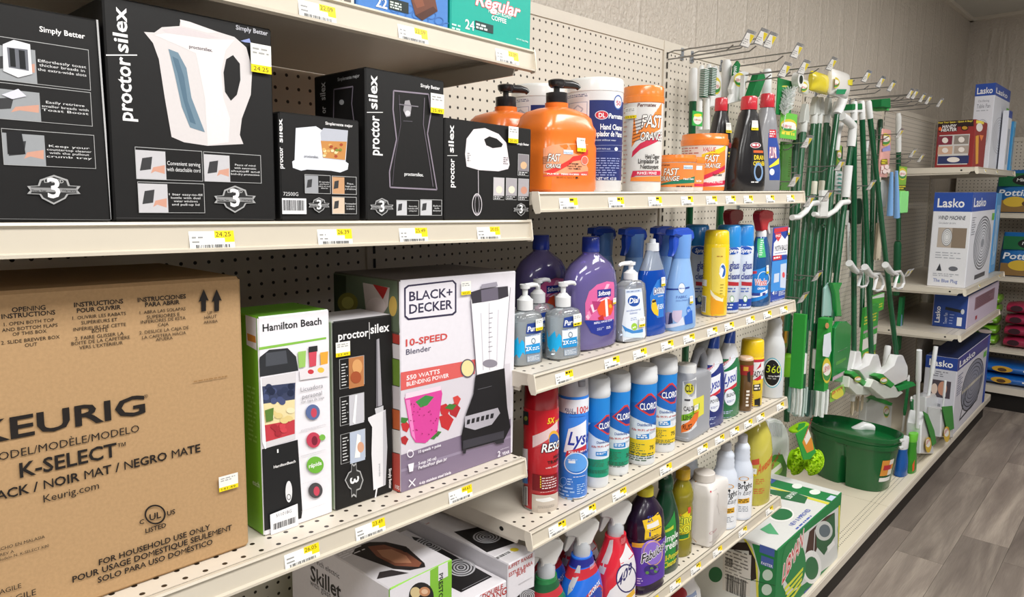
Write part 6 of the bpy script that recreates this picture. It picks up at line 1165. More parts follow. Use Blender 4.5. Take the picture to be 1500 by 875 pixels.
def stick(name, label, cat, top, bot, yt, yb, r, grip=None, gl=.14, col=DG, gr=1.25, bandcol=None, group=None):
    """long handle between two photo points at given depths; returns thing, top, bottom"""
    A, B = on_y(*top, yt), on_y(*bot, yb); t = loc_thing(name, label, cat, B, group); d = (A-B); L_ = d.length; d.normalize(); Z0 = Vector((0, 0, 0))
    G(col).tube([Z0, d*(L_-(gl if grip else 0))], r, 12).build('handle', PLAST, t)
    if grip:
        g = G(grip); g.tube([d*(L_-gl), d*(L_-gl*.96), d*(L_-gl*.1), d*L_], [r*1.05, r*gr, r*gr, r*.8], 12); g.build('grip', MATTE, t)
    if bandcol:
        p = Pr(t, None); g = G(bandcol[0]); g.tube([d*(L_*bandcol[1]), d*(L_*bandcol[2])], r*1.04, 12); g.build('label_band', PRINT, t)
    return t, d*L_
def card(name, label, cat, a, b, y, col, th=.006, mat=None, t=None, part='card', lean=0):
    """thin upright pack between pixel a (bottom-left) and b (top-right) at depth y"""
    A, B = on_y(*a, y), on_y(*b, y); w = B.x-A.x; h = B.z-A.z
    if t is None: t = loc_thing(name, label, cat, (A.x, y, A.z)); bpy.context.view_layer.update()
    o = Vector((A.x, y, A.z))-t.location
    G(col).box(o.x, o.y, o.z, o.x+w, o.y+th, o.z+h).build(part, mat or CARD, t)
    return t, plane_print(t, (o.x, o.y, o.z), (1, 0, 0), (0, 0, 1), size=(w, h)), w, h
def logo(p, c, rx, ry, k=1):
    p.ell(c, rx, ry, '#d9c63a'); p.ell((c[0], c[1]+ry*.2), rx*.9, ry*.6, '#3f8f44'); p.ell((c[0], c[1]-ry*.1), rx*.86, ry*.5, '#f0ede4'); p.txt('LIBMAN', (c[0]-rx*.72, c[1]+ry*.18), (c[0]+rx*.72, c[1]), '#c2303a', 1, .15, hp=ry*.42)
Zc = (970, 50, 6.73); Zd = (1130, 90, 6.25); Ze = (1220, 100, 6.25); Zf = (1140, 200, 6.73); Zg = (1140, 320, 6.25); Zh = (1140, 450, 5.147); Zi = (1110, 580, 5.835); Zj = (1290, 490, 3.976)
def z(Zm, x, y): return (Zm[0]+x/Zm[2], Zm[1]+y/Zm[2])
# ---- tall handles of bay three
stick('broom', 'green broom handle with a white ribbed grip beside the striped scrub brushes', 'broom', z(Zc, 312, 335), (1003, 545), -.06, -.06, .0125, WT, .11)
stick('broom', 'green broom handle with a white dimpled grip behind the drain bottles', 'broom', z(Zc, 638, 255), (1044, 560), -.08, -.08, .0135, WT, .13)
stick('toilet_brush', 'white textured brush handle behind the silver drain bottle', 'brush', z(Zc, 1035, 345), (1117, 300), -.10, -.10, .0165, '#e2e6e6', .12, '#dfe3e3', 1.1)
def scrub(label, u, v0, v1, v2, y):
    """long scrub brush: striped bristle block above a white handle with a green tag"""
    A, M_, B = on_y(u, v0, y), on_y(u-2, v1, y), on_y(u-3, v2, y); t = loc_thing('scrub_brush', label, 'brush', B)
    g = G('#e6e8e6'); g.tube([Vector((0, 0, 0)), M_-B, A-B, A-B+Vector((.004, 0, .012))], [.011, .008, .011, .006], 10); g.build('handle', PLAST, t)
    d = A-M_; n = 16
    g = G(DG)
    for k in range(n):
        c_ = (M_-B)+d*(k/n); g.box(c_.x-.015, c_.y-.022, c_.z, c_.x+.015, c_.y-.006, c_.z+d.length/n*.42, DG); g.box(c_.x-.0135, c_.y-.021, c_.z+d.length/n*.42, c_.x+.0135, c_.y-.006, c_.z+d.length/n, '#d9dedb')
    o = g.build('bristles', BRISTLE, t); o['kind'] = 'stuff'
    return t
scrub('striped green and white scrub brush nearest the broom grip', 1027, 102, 143, 190, -.16); scrub('striped green and white scrub brush beside the white dustpan', 1038, 100, 140, 190, -.165)
t, p, w_, h_ = card('brush_pack', 'green and yellow oval brush label hanging by the scrub brushes', 'pack', z(Zc, 300, 900), z(Zc, 400, 770), -.186, LG, .003); p.Z(*Zc); p.ell((350, 840), 44, 52, '#e6e8da'); p.ell((350, 800), 40, 16, '#e6d83a'); p.txt('LIBMAN', (318, 850), (384, 835), '#c2303a', 1, hp=15); p.done()
def pan(name, label, pts, y, th, lab=None, Zm=Zc, col=WT, ribs=0):
    """moulded plastic pan with a shaped outline and a raised rim"""
    ps = [on_y(*z(Zm, *q), y) for q in pts]; o = ps[0]; t = loc_thing(name, label, 'dustpan', (o.x, y, min(q.z for q in ps))); bpy.context.view_layer.update(); O = t.location
    G(col).prism([(q.x-O.x, q.z-O.z) for q in ps], 0, th, 'y', inset=min(.004, th*.3)).build('pan', PLAST, t)
    if lab:
        p = plane_print(t, (0, 0, 0), (1, 0, 0), (0, 0, 1)).Z(*Zm); logo(p, *lab); p.done()
    return t
pan('dustpan', 'white dustpan with an oval label behind the front drain bottle', [(650, 690), (700, 590), (690, 540), (735, 390), (800, 365), (860, 375), (790, 660)], -.13, .02, ((762, 450), 52, 70))
pan('dustpan', 'white dustpan with an oval label beside the dimpled grip', [(478, 720), (500, 560), (520, 330), (545, 310), (590, 430), (590, 600), (560, 720)], -.09, .02, ((535, 510), 42, 85))
def brush_head(label, pts, y, th, col, name='hand_brush'):
    ps = [on_y(*q, y) for q in pts]; O = Vector((ps[0].x, y, min(q.z for q in ps))); t = loc_thing(name, label, 'brush', O)
    G(col).prism([(q.x-O.x, q.z-O.z) for q in ps], -th, 0, 'y', inset=.003).build('bristles', BRISTLE, t)
    return t, O
t, O = brush_head('green bristle hand brush leaning on the white dustpan', [z(Zc, 800, 640), z(Zc, 880, 400), z(Zc, 930, 400), z(Zc, 945, 450), z(Zc, 880, 625)], -.16, .03, '#14763c'); G(WT).box(-.004, -.002, 0, .004, .012, .08).build('handle', PLAST, t)
t, O = brush_head('narrow green brush handle with white lettering above the dustpans', [z(Zc, 655, 590), z(Zc, 690, 310), z(Zc, 722, 265), z(Zc, 745, 300), z(Zc, 690, 560)], -.11, .012, '#12703a'); p = plane_print(t, (0, -.012, 0), (1, 0, 0), (0, 0, 1)).Z(*Zc); p.txt('LIBMAN', (700, 410), (735, 320), '#e9efe9', 1, rot=90); p.done()
# ---- bottle brush on its card
t, p, w_, h_ = card('bottle_brush', 'white bottle brush on a green hanging card', 'brush', z(Zc, 1125, 790), z(Zc, 1285, 468), -.22, '#14803e', .003); p.Z(*Zc); p.ell((1212, 515), 32, 8, '#d9d24a'); p.done()
C0 = on_y(*z(Zc, 1245, 690), -.235)-t.location; rnd = random.Random(5); g = G('#e9ecea'); ax0 = on_y(*z(Zc, 1200, 800), -.235)-t.location; ax1 = on_y(*z(Zc, 1250, 560), -.235)-t.location
for k in range(260):
    f = rnd.random(); c_ = ax0+(ax1-ax0)*f; a_ = rnd.uniform(0, 6.283); r_ = (.034 if f > .1 else .02)*rnd.uniform(.85, 1.05); e_ = c_+Vector((math.cos(a_)*r_, math.sin(a_)*r_*.7-.004, r_*.45)); g.tube([c_, e_], .0011, 4)
o = g.build('bristles', BRISTLE, t); o['kind'] = 'stuff'
G('#d5d8d6').tube([ax0-Vector((0, 0, .05)), ax1], .0018, 6).build('wire_core', WIRE, t)
t2, p, w_, h_ = card(None, None, None, z(Zd, 78, 700), z(Zd, 238, 488), -.226, '#6cc04a', .003, t=t, part='label_card'); p.Z(*Zd); logo(p, (156, 590), 76, 62); p.greek((92, 676), (220, 652), 1, '#e6dc4a', .6); p.rect((180, 622), (226, 592), '#eceae4'); p.done()
card('cleaning_cloth_pack', 'bright green microfibre pack hanging below the bottle brush', 'pack', z(Zf, 25, 530), z(Zf, 140, 60), -.20, '#5cc23e', .012, FILM)[1].Z(*Zf).greek((95, 400), (140, 200), 9, '#3a5a1c', .4).done()
# ---- gloves, sponge pack and reel
def pouch(name, label, cat, a, b, y, col, th=.03):
    A, B = on_y(*a, y), on_y(*b, y); w, h = B.x-A.x, B.z-A.z; t = loc_thing(name, label, cat, (A.x+w/2, y, A.z)); bpy.context.view_layer.update()
    G(col).loft([(0, w*.46, .004, 3, 0, 0), (.06*h, w*.49, th*.3, 3, 0, 0), (.3*h, w*.5, th*.5, 3, 0, 0), (.7*h, w*.5, th*.5, 3, 0, 0), (.94*h, w*.49, th*.3, 3, 0, 0), (h, w*.46, .004, 3, 0, 0)], 24).build('pouch', FOIL, t)
    return t, plane_print(t, (-w/2, -th/2, 0), (1, 0, 0), (0, 0, 1), size=(w, h))
t, p = pouch('rubber_gloves', 'yellow rubber glove pack hanging by the white sponge pack', 'gloves', z(Zd, 350, 265), z(Zd, 525, 135), -.20, '#e6d32c', .04)
t, p = pouch('sponge_pack', 'white and green sponge pack with a label on a peg hook', 'pack', z(Zd, 522, 300), z(Zd, 705, 118), -.22, '#e9e6e0', .045); p.Z(*Zd); logo(p, (575, 195), 50, 52); p.poly([(590, 300), (600, 255), (690, 255), (670, 300)], '#1f8a5a'); p.poly([(700, 170), (745, 165), (740, 220), (700, 215)], '#e0d23a'); p.done()
t = loc_thing('lint_reel', 'small white reel with a dark hub on a peg hook', 'reel', on_y(*z(Zd, 240, 170), -.24)); G('#e6e6e2').loft([(-.012, .028, .028, 2, 0, 0), (.012, .028, .028, 2, 0, 0)], 24, ax='y').build('reel', PLAST, t); G('#1a2a20').loft([(-.014, .015, .015, 2, 0, 0), (.014, .015, .015, 2, 0, 0)], 18, ax='y').build('hub', PLAST, t)
t, p = pouch('scrubber_pack', 'round orange and green scrubber label beside the white reel', 'pack', z(Zd, 252, 285), z(Zd, 335, 180), -.22, '#dfe3d6', .02); p.Z(*Zd); logo(p, (294, 232), 38, 48); p.done()
# ---- dark green handle cluster with grey ferrules
for k, (u0, u1, v0, w0) in enumerate(((300, 230, 540, 12), (395, 330, 470, 10), (440, 360, 470, 12), (512, 440, 470, 12), (590, 505, 500, 13))):
    t, T_ = stick('mop', ['dark green mop handle at the end of the moth ball shelf', 'dark green mop handle behind the cluster', 'dark green mop handle with an oval label', 'dark green mop handle in the middle of the cluster', 'dark green mop handle beside the white crook'][k], 'mop', z(Zd, u0, v0), z(Zh, (60, 130, 190, 240, 330)[k], 180), -.16+.012*k, -.20, .0125, '#cfd2ce', .05, DG, 1.15, ('#d9d6c4', .62, .68) if k in (2, 3) else None)
    G('#b9bcb6').prism([(-.03, 0), (.03, 0), (.022, .045), (.008, .075), (-.008, .075), (-.022, .045)], -.012, .012, 'y', inset=.003).build('ferrule', MATTE, t).location = T_-Vector((0, 0, .01))
# ---- white crook handles (curved grips)
def crook(label, pts, y, r, gpts=None):
    ps = [on_y(*q, y) for q in pts]; O = ps[-1]; t = loc_thing('mop', label, 'mop', O); G('#e2e3e2').tube([q-O for q in ps], r, 12).build('crook_grip', MATTE, t)
    if gpts:
        qs = [on_y(*q, yy) for q, yy in gpts]; G(DG).tube([q-O for q in qs], .0125, 12).build('handle', PLAST, t)
    return t, O
t, O = crook('mop with a white crooked grip hanging by the dark green handles', [z(Zd, 640, 500), z(Zd, 690, 535), z(Zd, 745, 590), z(Zd, 738, 690), z(Zd, 728, 780)], -.20, .019, [(z(Zd, 728, 780), -.20), (z(Zf, 690, 290), -.20)])
P1 = on_y(*z(Zf, 690, 290), -.20); P2 = on_y(*z(Zf, 660, 600), -.20); P3 = on_y((1218), 470, -.22)
G('#e2e3e2').tube([P1-O, P2-O], .020, 12).build('slide_grip', MATTE, t); G(DG).tube([P2-O, P3-O], .0125, 12).build('handle', PLAST, t)
ps = [on_y(*z(Zf, *q), -.235)-O for q in ((690, 645), (620, 655), (560, 730), (480, 780), (400, 780), (350, 765))]; G('#dfe0de').tube(ps, [.012, .012, .011, .011, .011, .010], 10).build('wringer_lever', MATTE, t)
t, O = crook('mop with a white wringer lever at the end of the hand cleaner shelf', [z(Zf, 385, 655), z(Zf, 320, 665), z(Zf, 270, 740), z(Zf, 200, 795), z(Zf, 135, 800)], -.235, .011)
t, O = crook('white curved mop grip beside the labelled handles', [z(Zd, 655, 345), z(Zd, 620, 430), z(Zd, 600, 490)], -.18, .021, [(z(Zd, 600, 490), -.18), ((1205, 330), -.20)])
t, O = crook('thin white crook behind the larger one', [z(Zd, 640, 575), z(Zd, 615, 640), z(Zd, 598, 815)], -.15, .012)
card('mop_refill', 'white toothed mop bracket below the dark green handles', 'mop refill', z(Zf, 415, 790), z(Zf, 505, 530), -.25, '#dfe0dd', .012, PLAST)
# ---- three angle brooms with white heads and D grips
def angle_broom(label, top, D, neck, head, y, pack=True):
    t, T_ = stick('angle_broom', label, 'broom', top, neck, -.20, y, .0125, '#e6e7e6', .085, DG, 1.15)
    O = t.location; bpy.context.view_layer.update()
    q = [on_y(*z(Zh, *k), y)-O for k in head]; G('#e4e4e4').prism([(k.x, k.z) for k in q], -.022, .022, 'y', inset=.006).build('broom_head', PLAST, t)
    if D:
        x, yv = D; ps = [on_y(*z(Zg, x+a, yv+b_), y-.03)-O for a, b_ in ((0, -10), (65, -20), (92, 25), (100, 85), (80, 130), (35, 140), (12, 125), (30, 60), (45, 10), (0, -10))]; G('#e2e2e2').tube(ps, .0068, 8).build('dustpan_grip', PLAST, t)
        ps = [on_y(*z(Zg, x+a, yv+b_), y-.03)-O for a, b_ in ((-70, -80), (-30, -25), (0, 0))]; G('#dcdddc').tube(ps, [.016, .015, .012], 10).build('grip_bracket', PLAST, t)
    return t, O
h1 = [(515, 490), (540, 400), (552, 330), (590, 330), (600, 440), (590, 500)]
h2 = [(570, 470), (650, 425), (682, 352), (722, 352), (745, 440), (745, 490), (640, 560)]
h3 = [(750, 500), (840, 430), (868, 358), (910, 358), (945, 440), (945, 545), (845, 590)]
angle_broom('green angle broom hanging behind the two others', z(Zd, 757, 365), (720, 490), z(Zh, 570, 335), h1, -.24)
t, O = angle_broom('green angle broom with white head, between the two others', z(Zd, 824, 360), (862, 525), z(Zh, 702, 355), h2, -.27)
def broom_sleeve(t, O, a, b, c_, y, bris=None):
    q = [on_y(*z(Zh, *k), y)-O for k in a]; G('#2a9a3c').prism([(k.x, k.z) for k in q], -.024, .02, 'y', inset=.003).build('cardboard_sleeve', CARD, t)
    q = [on_y(*z(Zh, *k), y)-O for k in b]; G('#d8dcd2').prism([(k.x, k.z) for k in q], -.02, .02, 'y', inset=.004).build('wrapped_bristles', FOIL, t)
    p = plane_print(t, (0, (y-O.y)-.0245, 0), (1, 0, 0), (0, 0, 1)).Z(*Zh); logo(p, *c_); p.done()
    if bris: q = [on_y(*z(Zh, *k), y)-O for k in bris]; G('#12883c').prism([(k.x, k.z) for k in q], -.026, .026, 'y', inset=.002).build('bristles', BRISTLE, t)
broom_sleeve(t, O, [(510, 500), (540, 480), (640, 565), (610, 590)], [(510, 520), (610, 590), (640, 570), (690, 620), (650, 660), (560, 660), (500, 600)], ((600, 545), 26, 22), -.272)
t, O = angle_broom('green angle broom with white head and bare green bristles', z(Zd, 885, 358), (1050, 505), z(Zh, 890, 360), h3, -.30)
broom_sleeve(t, O, [(700, 515), (740, 498), (845, 575), (820, 605)], [(690, 540), (820, 605), (850, 590), (915, 640), (870, 680), (770, 690), (660, 600)], ((795, 555), 28, 24), -.302, [(860, 600), (985, 560), (1005, 585), (875, 632)])
# ---- push brush, pouches, dish brushes right of the brooms
t, O = brush_head('green push brush head in a printed sleeve above the broom grips', [z(Ze, 345, 360), z(Ze, 345, 295), z(Ze, 425, 282), z(Ze, 430, 375)], -.20, .05, '#127038', 'push_brush'); q = [on_y(*z(Ze, *k), -.22)-O for k in ((425, 375), (430, 282), (500, 310), (495, 390))]; G('#4bb05a').prism([(k.x, k.z) for k in q], -.03, .03, 'y').build('sleeve', CARD, t)
t, O = brush_head('dark green push brush head with a white block', [z(Ze, 75, 390), z(Ze, 80, 335), z(Ze, 165, 330), z(Ze, 168, 385)], -.16, .05, '#127038', 'push_brush'); q = [on_y(*z(Ze, *k), -.16)-O for k in ((75, 412), (75, 392), (170, 388), (170, 408))]; G(WT).prism([(k.x, k.z) for k in q], -.05, 0, 'y').build('block', PLAST, t)
t, p = pouch('sponge_cloth_pack', 'tall pink patterned cloth pack hanging by the brooms', 'pack', z(Zf, 985, 400), z(Zf, 1112, -60), -.20, '#e6a8a0', .02); p.Z(*Zf); logo(p, (1055, 30), 52, 62); p.poly([(1015, 125), (1100, 85), (1105, 140), (1030, 150)], '#9a9ad8'); p.poly([(1005, 280), (1015, 225), (1075, 220), (1080, 275)], '#8a7a1c'); p.greek((1012, 272), (1075, 230), 2, '#e6d82c', .6)
for x, y_ in ((1020, 310), (1070, 300), (1050, 345), (1000, 350), (1092, 340)): p.ell((x, y_), 22, 22, '#f2dcd8')
p.done()
stick('scrub_mop', 'green mop handle with a white ribbed grip against the far pegboard', 'mop', z(Ze, 600, 410), (1316, 352), -.10, -.12, .0135, '#e8e9e6', .22, DG, 1.15)
stick('scrub_mop', 'green ribbed mop grip hanging below the dish brush card', 'mop', (1315, 354), (1313, 432), -.12, -.12, .019, DG, .20, '#1a7a44', 1.1)
t, p, w_, h_ = card('dish_brush_pack', 'green and yellow card with a light green cloth and blue brushes', 'pack', z(Zf, 1180, 540), z(Zf, 1272, 300), -.24, '#7fae3c', .003); p.Z(*Zf); logo(p, (1225, 370), 40, 60); p.rect((1180, 530), (1265, 480), '#2a3a1c'); p.greek((1185, 525), (1260, 485), 2, '#e6d82c', .6); p.done()
for a, b in (((1118, 350), (1100, 780)), ((1165, 340), (1168, 800))):
    A, B = on_y(*z(Zf, *a), -.25)-t.location, on_y(*z(Zf, *b), -.25)-t.location; G('#7aa8dc').tube([A, A*.6+B*.4, B], [.008, .012, .016], 10).build('brush_handle', PLAST, t)
A, B = on_y(*z(Zf, 1185, 760), -.245), on_y(*z(Zf, 1285, 540), -.245); O = t.location; G('#8fe08a').prism([(A.x-O.x, A.z-O.z), (B.x-O.x, A.z-O.z), (B.x-O.x-.01, B.z-O.z), (A.x-O.x, B.z-O.z)], -.01, .01, 'y', inset=.004).build('cloth', YARN, t)
t, p, w_, h_ = card('dust_mop_pack', 'dark green mesh mop pack below the ribbed grip', 'pack', z(Zh, 905, 330), z(Zh, 958, -80), -.16, '#17703c', .02); p.Z(*Zh); p.poly([(905, 190), (932, 170), (935, 60), (908, 40)], '#7aa4c8'); p.greek((908, 320), (955, 230), 8, '#2c9a54', .4); p.done()
# ---- packs hanging between the brooms
t, p, w_, h_ = card('broom_refill_pack', 'green and white mop refill pack hanging between the angle brooms', 'pack', z(Zh, 625, 425), z(Zh, 762, -30), -.20, '#3aa040', .014); p.Z(*Zh); p.rect((632, 330), (756, 190), '#e2ded6'); p.ring((690, 215), 34, 26, .12, '#9a968e'); p.greek((640, 145), (750, 30), 3, '#e6dc3a', .5); p.rect((632, 190), (756, 150), '#b49aa4'); logo(p, (690, 375), 56, 42); p.done()
t, p, w_, h_ = card('mop_refill_pack', 'slim green refill pack with a clear window beside the brooms', 'pack', z(Zg, 850, 880), z(Zg, 975, 680), -.17, '#4aa83a', .014); p.Z(*Zg); p.poly([(850, 740), (970, 720), (970, 685), (850, 690)], '#dfe3dc'); p.greek((858, 850), (960, 765), 2, '#e6dc3a', .5); p.done()
pan('dustpan', 'clear teal dustpan edge hanging by the box mops', [(415, 900), (430, 640), (470, 590), (520, 640), (530, 900)], -.22, .012, None, Zg, '#9cc4bc')
pan('dustpan', 'glossy green curved dustpan hanging by the box mops', [(495, 590), (590, 590), (560, 660), (585, 900), (540, 900), (525, 700)], -.24, .02, None, Zg, '#17923c')
# ---- big green dust mop pad with label
t = pan('dust_mop', 'large green rounded dust mop with a printed band', [(410, 560), (432, 160), (460, 112), (520, 108), (555, 140), (545, 330), (505, 575)], -.26, .02, None, Zh, '#128038'); p = plane_print(t, (0, 0, 0), (1, 0, 0), (0, 0, 1)).Z(*Zh)
p.rect((448, 338), (520, 305), '#e2e4e0'); p.bars((456, 334), (512, 312), '#222', 14); p.greek((436, 440), (515, 375), 4, '#7ac04a', .5); p.rect((408, 560), (500, 480), '#b9a4ae'); p.greek((412, 545), (496, 495), 2, '#f0e8ea', .6); p.done()
t, p = pouch('dust_mop_label', 'rounded green and yellow label hanging below the dust mop', 'pack', z(Zh, 388, 722), z(Zh, 510, 572), -.265, '#8cc04a', .012); p.Z(*Zh); p.ell((440, 650), 52, 46, '#d8d24a'); p.txt('LIBMAN', (392, 672), (482, 640), '#c2303a', 1, .1, hp=34); p.done()
# ---- string mop
def yarn(t, x0, x1, z0, z1, y, n, cols, r=.0035, seed=1, name='yarn'):
    rnd = random.Random(seed); g = G()
    for k in range(n):
        x = x0+(x1-x0)*(k+.5)/n; yy = y+rnd.uniform(-.012, .012); zb = z0+rnd.uniform(0, .012)
        g.tube([(x, yy, z1), (x+rnd.uniform(-.003, .003), yy+rnd.uniform(-.003, .003), (z0+z1)/2), (x+rnd.uniform(-.004, .004), yy, zb)], r, 5, rnd.choice(cols))
    o = g.build(name, YARN, t); o['kind'] = 'stuff'; return o
A, B = on_y(*z(Zh, 540, 830), -.24), on_y(*z(Zh, 632, 660), -.24); t = loc_thing('string_mop', 'beige string mop head hanging behind the bucket', 'mop', (A.x, -.24, A.z)); yarn(t, 0, B.x-A.x, 0, B.z-A.z, 0, 16, ['#b9a890', '#cbbca4', '#a4927a'], .004)
G(WT).tube([(.02, 0, B.z-A.z), (.02, 0, B.z-A.z+.06)], .012, 10).build('socket', PLAST, t)
# ---- boxed roller mops with yarn ends
def box_mop(label, a, b, y, dep, yc, art):
    A, B = on_y(*a, y), on_y(*b, y); t = loc_thing('boxed_mop', label, 'mop', (A.x, y, A.z)); bpy.context.view_layer.update(); w, h = B.x-A.x, B.z-A.z
    G('#2c9a3a').box(0, 0, 0, w, dep, h).build('sleeve', CARD, t); yarn(t, -.004, w+.006, -.12, .0, dep*.25, 14, yc, .0065, 3); yarn(t, -.004, w+.006, -.115, .0, dep*.75, 14, yc, .0065, 4)
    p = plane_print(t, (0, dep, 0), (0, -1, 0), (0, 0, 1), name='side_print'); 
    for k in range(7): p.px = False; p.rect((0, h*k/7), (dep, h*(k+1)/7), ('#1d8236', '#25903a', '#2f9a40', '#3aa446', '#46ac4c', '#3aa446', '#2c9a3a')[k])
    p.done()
    if art:
        p = plane_print(t, (0, 0, 0), (1, 0, 0), (0, 0, 1)).Z(*Zh); p.poly([(335, 320), (345, 210), (395, 190), (400, 330), (380, 380), (335, 370)], '#dfe6ee'); p.ell((368, 140), 14, 22, '#c98a5a'); logo(p, (365, 480), 34, 95); p.done()
    return t
YC = ['#d5dcd8', '#b9cac4', '#7a9a90', '#e2e6e2']
for k, (a, b, y_) in enumerate((((1166, 205), (1154, 445), -.07), ((1174, 195), (1162, 445), -.10), ((1191, 190), (1176, 455), -.09), ((1199, 190), (1185, 460), -.12), ((1213, 185), (1197, 500), -.10), ((1224, 300), (1208, 470), -.14), ((1231, 215), (1223, 400), -.08), ((1252, 290), (1250, 480), -.10), ((1267, 290), (1262, 480), -.12), ((1280, 190), (1274, 490), -.11), ((1290, 175), (1283, 380), -.08))):
    t, _ = stick('mop', 'dark green handle hanging close to the board, ' + ('first', 'second', 'third', 'fourth', 'fifth', 'sixth', 'seventh', 'eighth', 'ninth', 'tenth', 'eleventh')[k] + ' from the bottle brush', 'mop', a, b, -.014, y_, .0125, '#083a20', .05, DG, 1.02, ('#d9d6c4', .55, .60) if k % 3 == 1 else None, 'dark green handles close to the board')
t, p = pouch('mop_head_pack', 'clear pouch with a white mop head hanging by the brooms', 'pack', z(Zf, 995, 700), z(Zf, 1075, 430), -.016, '#c9cfd0', .03); p.done()
t, p = pouch('mop_head_pack', 'white and teal striped cloth pack behind the crook handles', 'pack', z(Zf, 548, 570), z(Zf, 628, 345), -.12, '#dfe6e4', .03); p.Z(*Zf)
for k in range(5): p.poly([(552, 370+k*42), (590, 362+k*42), (624, 372+k*42), (624, 388+k*42), (590, 380+k*42), (552, 388+k*42)], '#5aa898')
p.done()
t, p, w_, h_ = card('brush_pack', 'green and yellow brush card behind the crook handles', 'pack', z(Zf, 575, 300), z(Zf, 628, 90), -.11, '#7fae3c', .003); p.Z(*Zf); logo(p, (602, 190), 24, 62); p.done()
A, B = on_y(*z(Zg, 885, 390), -.12), on_y(*z(Zg, 945, 40), -.12); t = loc_thing('string_mop', 'beige string mop hanging between the broom handles', 'mop', (A.x, -.12, A.z)); yarn(t, 0, B.x-A.x, 0, B.z-A.z, 0, 10, ['#c9bda8', '#b9ab94', '#d5cab6'], .005, 8); G(WT).tube([((B.x-A.x)/2, 0, B.z-A.z-.01), ((B.x-A.x)/2, 0, B.z-A.z+.05)], .012, 10).build('socket', PLAST, t)
for k, (a, b, q) in enumerate((((640, 40), (640, 400), 'between the crook handle and the brooms'), ((880, 30), (868, 150), 'beside the leaning broom'))):
    stick('dish_wand', 'thin white wand hanging ' + q, 'brush', z(Zg, *a) if k == 0 else z(Zf, *a), z(Zg, *b) if k == 0 else z(Zf, *b), -.0095, -.0095, .007, WT, .05, '#dfe2e0', 1.3)
t, O = brush_head('dark green looped scrub brush between the crook handle and the brooms', [z(Zf, 690, 800), z(Zf, 700, 640), z(Zf, 780, 610), z(Zf, 800, 700), z(Zf, 780, 860), z(Zf, 720, 870)], -.013, .02, '#123a24'); G(WT).box(-.004, -.002, 0, .004, .012, .08).build('handle', PLAST, t)
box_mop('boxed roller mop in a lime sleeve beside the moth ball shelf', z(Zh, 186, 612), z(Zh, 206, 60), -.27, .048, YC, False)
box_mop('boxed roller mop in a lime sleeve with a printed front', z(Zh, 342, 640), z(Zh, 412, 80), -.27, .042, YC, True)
for a, b, q in (((150, 830), (200, 600), 'left'), ((212, 835), (262, 612), 'right')):
    A, B = on_y(*z(Zh, *a), -.20), on_y(*z(Zh, *b), -.20); t = loc_thing('yarn_mop', 'grey green yarn mop head between the boxed mops, ' + ('nearer the moth ball shelf' if q == 'left' else 'nearer the printed sleeve'), 'mop', (A.x, -.20, A.z)); yarn(t, 0, B.x-A.x, 0, B.z-A.z, 0, 12, ['#5a7a70', '#8aa89e', '#3f5c54', '#b9cac4'], .006, 12); G(DG).tube([((B.x-A.x)/2, 0, B.z-A.z-.01), ((B.x-A.x)/2, 0, B.z-A.z+.30)], .0125, 10).build('handle', PLAST, t)
for u0, v0, v1, q in ((182, 368, 498, 'between the boxed mops'), (285, 310, 460, 'behind the printed boxed mop')):
    t, _ = stick('mop', 'white mop socket on a dark handle ' + q, 'mop', z(Zh, u0+60, v0-900), z(Zh, u0-4, v1), -.10, -.22, .014, None, .1, DG); G(WT).tube([(0, 0, 0), (0, 0, .085)], .0165, 12).build('socket', PLAST, t)
t, p = pouch('scrub_pad_pack', 'brown loofah scrub pad pack with a label behind the 360 bottle', 'pack', z(Zh, 10, 390), z(Zh, 72, 40), -.08, '#8a6a44', .03); p.Z(*Zh); p.poly([(25, 310), (28, 60), (70, 50), (68, 300)], '#7a9a34'); p.txt('LIBMAN', (30, 115), (66, 100), '#c2303a', 1, hp=24); p.poly([(28, 280), (32, 190), (66, 180), (64, 270)], '#d89a2c'); p.done()
stick('mop', 'lime green mop grip on a dark handle behind the 360 bottle', 'mop', z(Zh, 72, 355), z(Zh, 68, 520), -.10, -.10, .019, '#86d82c', .10, '#86d82c')
stick('mop', 'dark green mop handle above and below the lime grip', 'mop', z(Zh, 82, 60), z(Zh, 62, 860), -.085, -.085, .013, None, .1, DG)
# ---- lime chenille dusters
def duster(label, c_, rx, rz_, y, card_px, tp=None):
    C_ = on_y(*c_, y); t = loc_thing('chenille_duster', label, 'duster', C_); bpy.context.view_layer.update(); rnd = random.Random(9); g = G()
    for k in range(420):
        a_ = rnd.uniform(0, 6.283); f = rnd.uniform(0, 1)**.5; x = math.cos(a_)*rx*f; zz = math.sin(a_)*rz_*f; yy = -.03*math.sqrt(max(0, 1-f*f)); d = Vector((x/rx, -.6, zz/rz_-.3)).normalized()*.018
        g.tube([Vector((x, yy, zz)), Vector((x, yy, zz))+d], [.0048, .0042], 5, rnd.choice(('#a8d81c', '#92c414', '#b9e23c', '#7cab10')))
    o = g.build('chenille_pile', YARN, t); o['kind'] = 'stuff'; G('#7fb014').loft([(-.02, rx*.9, rz_*.9, 2, 0, 0), (.012, rx*.95, rz_*.95, 2, 0, 0)], 18, ax='y').build('pad', YARN, t)
    ps = [on_y(*z(Zi, *q), y-.035)-t.location for q in card_px]; G('#2c9a3a').prism([(q.x, q.z) for q in ps], ps[0].y-.004, ps[0].y, 'y').build('card', CARD, t); p = plane_print(t, (0, ps[0].y-.004, 0), (1, 0, 0), (0, 0, 1)).Z(*Zi); return t, p
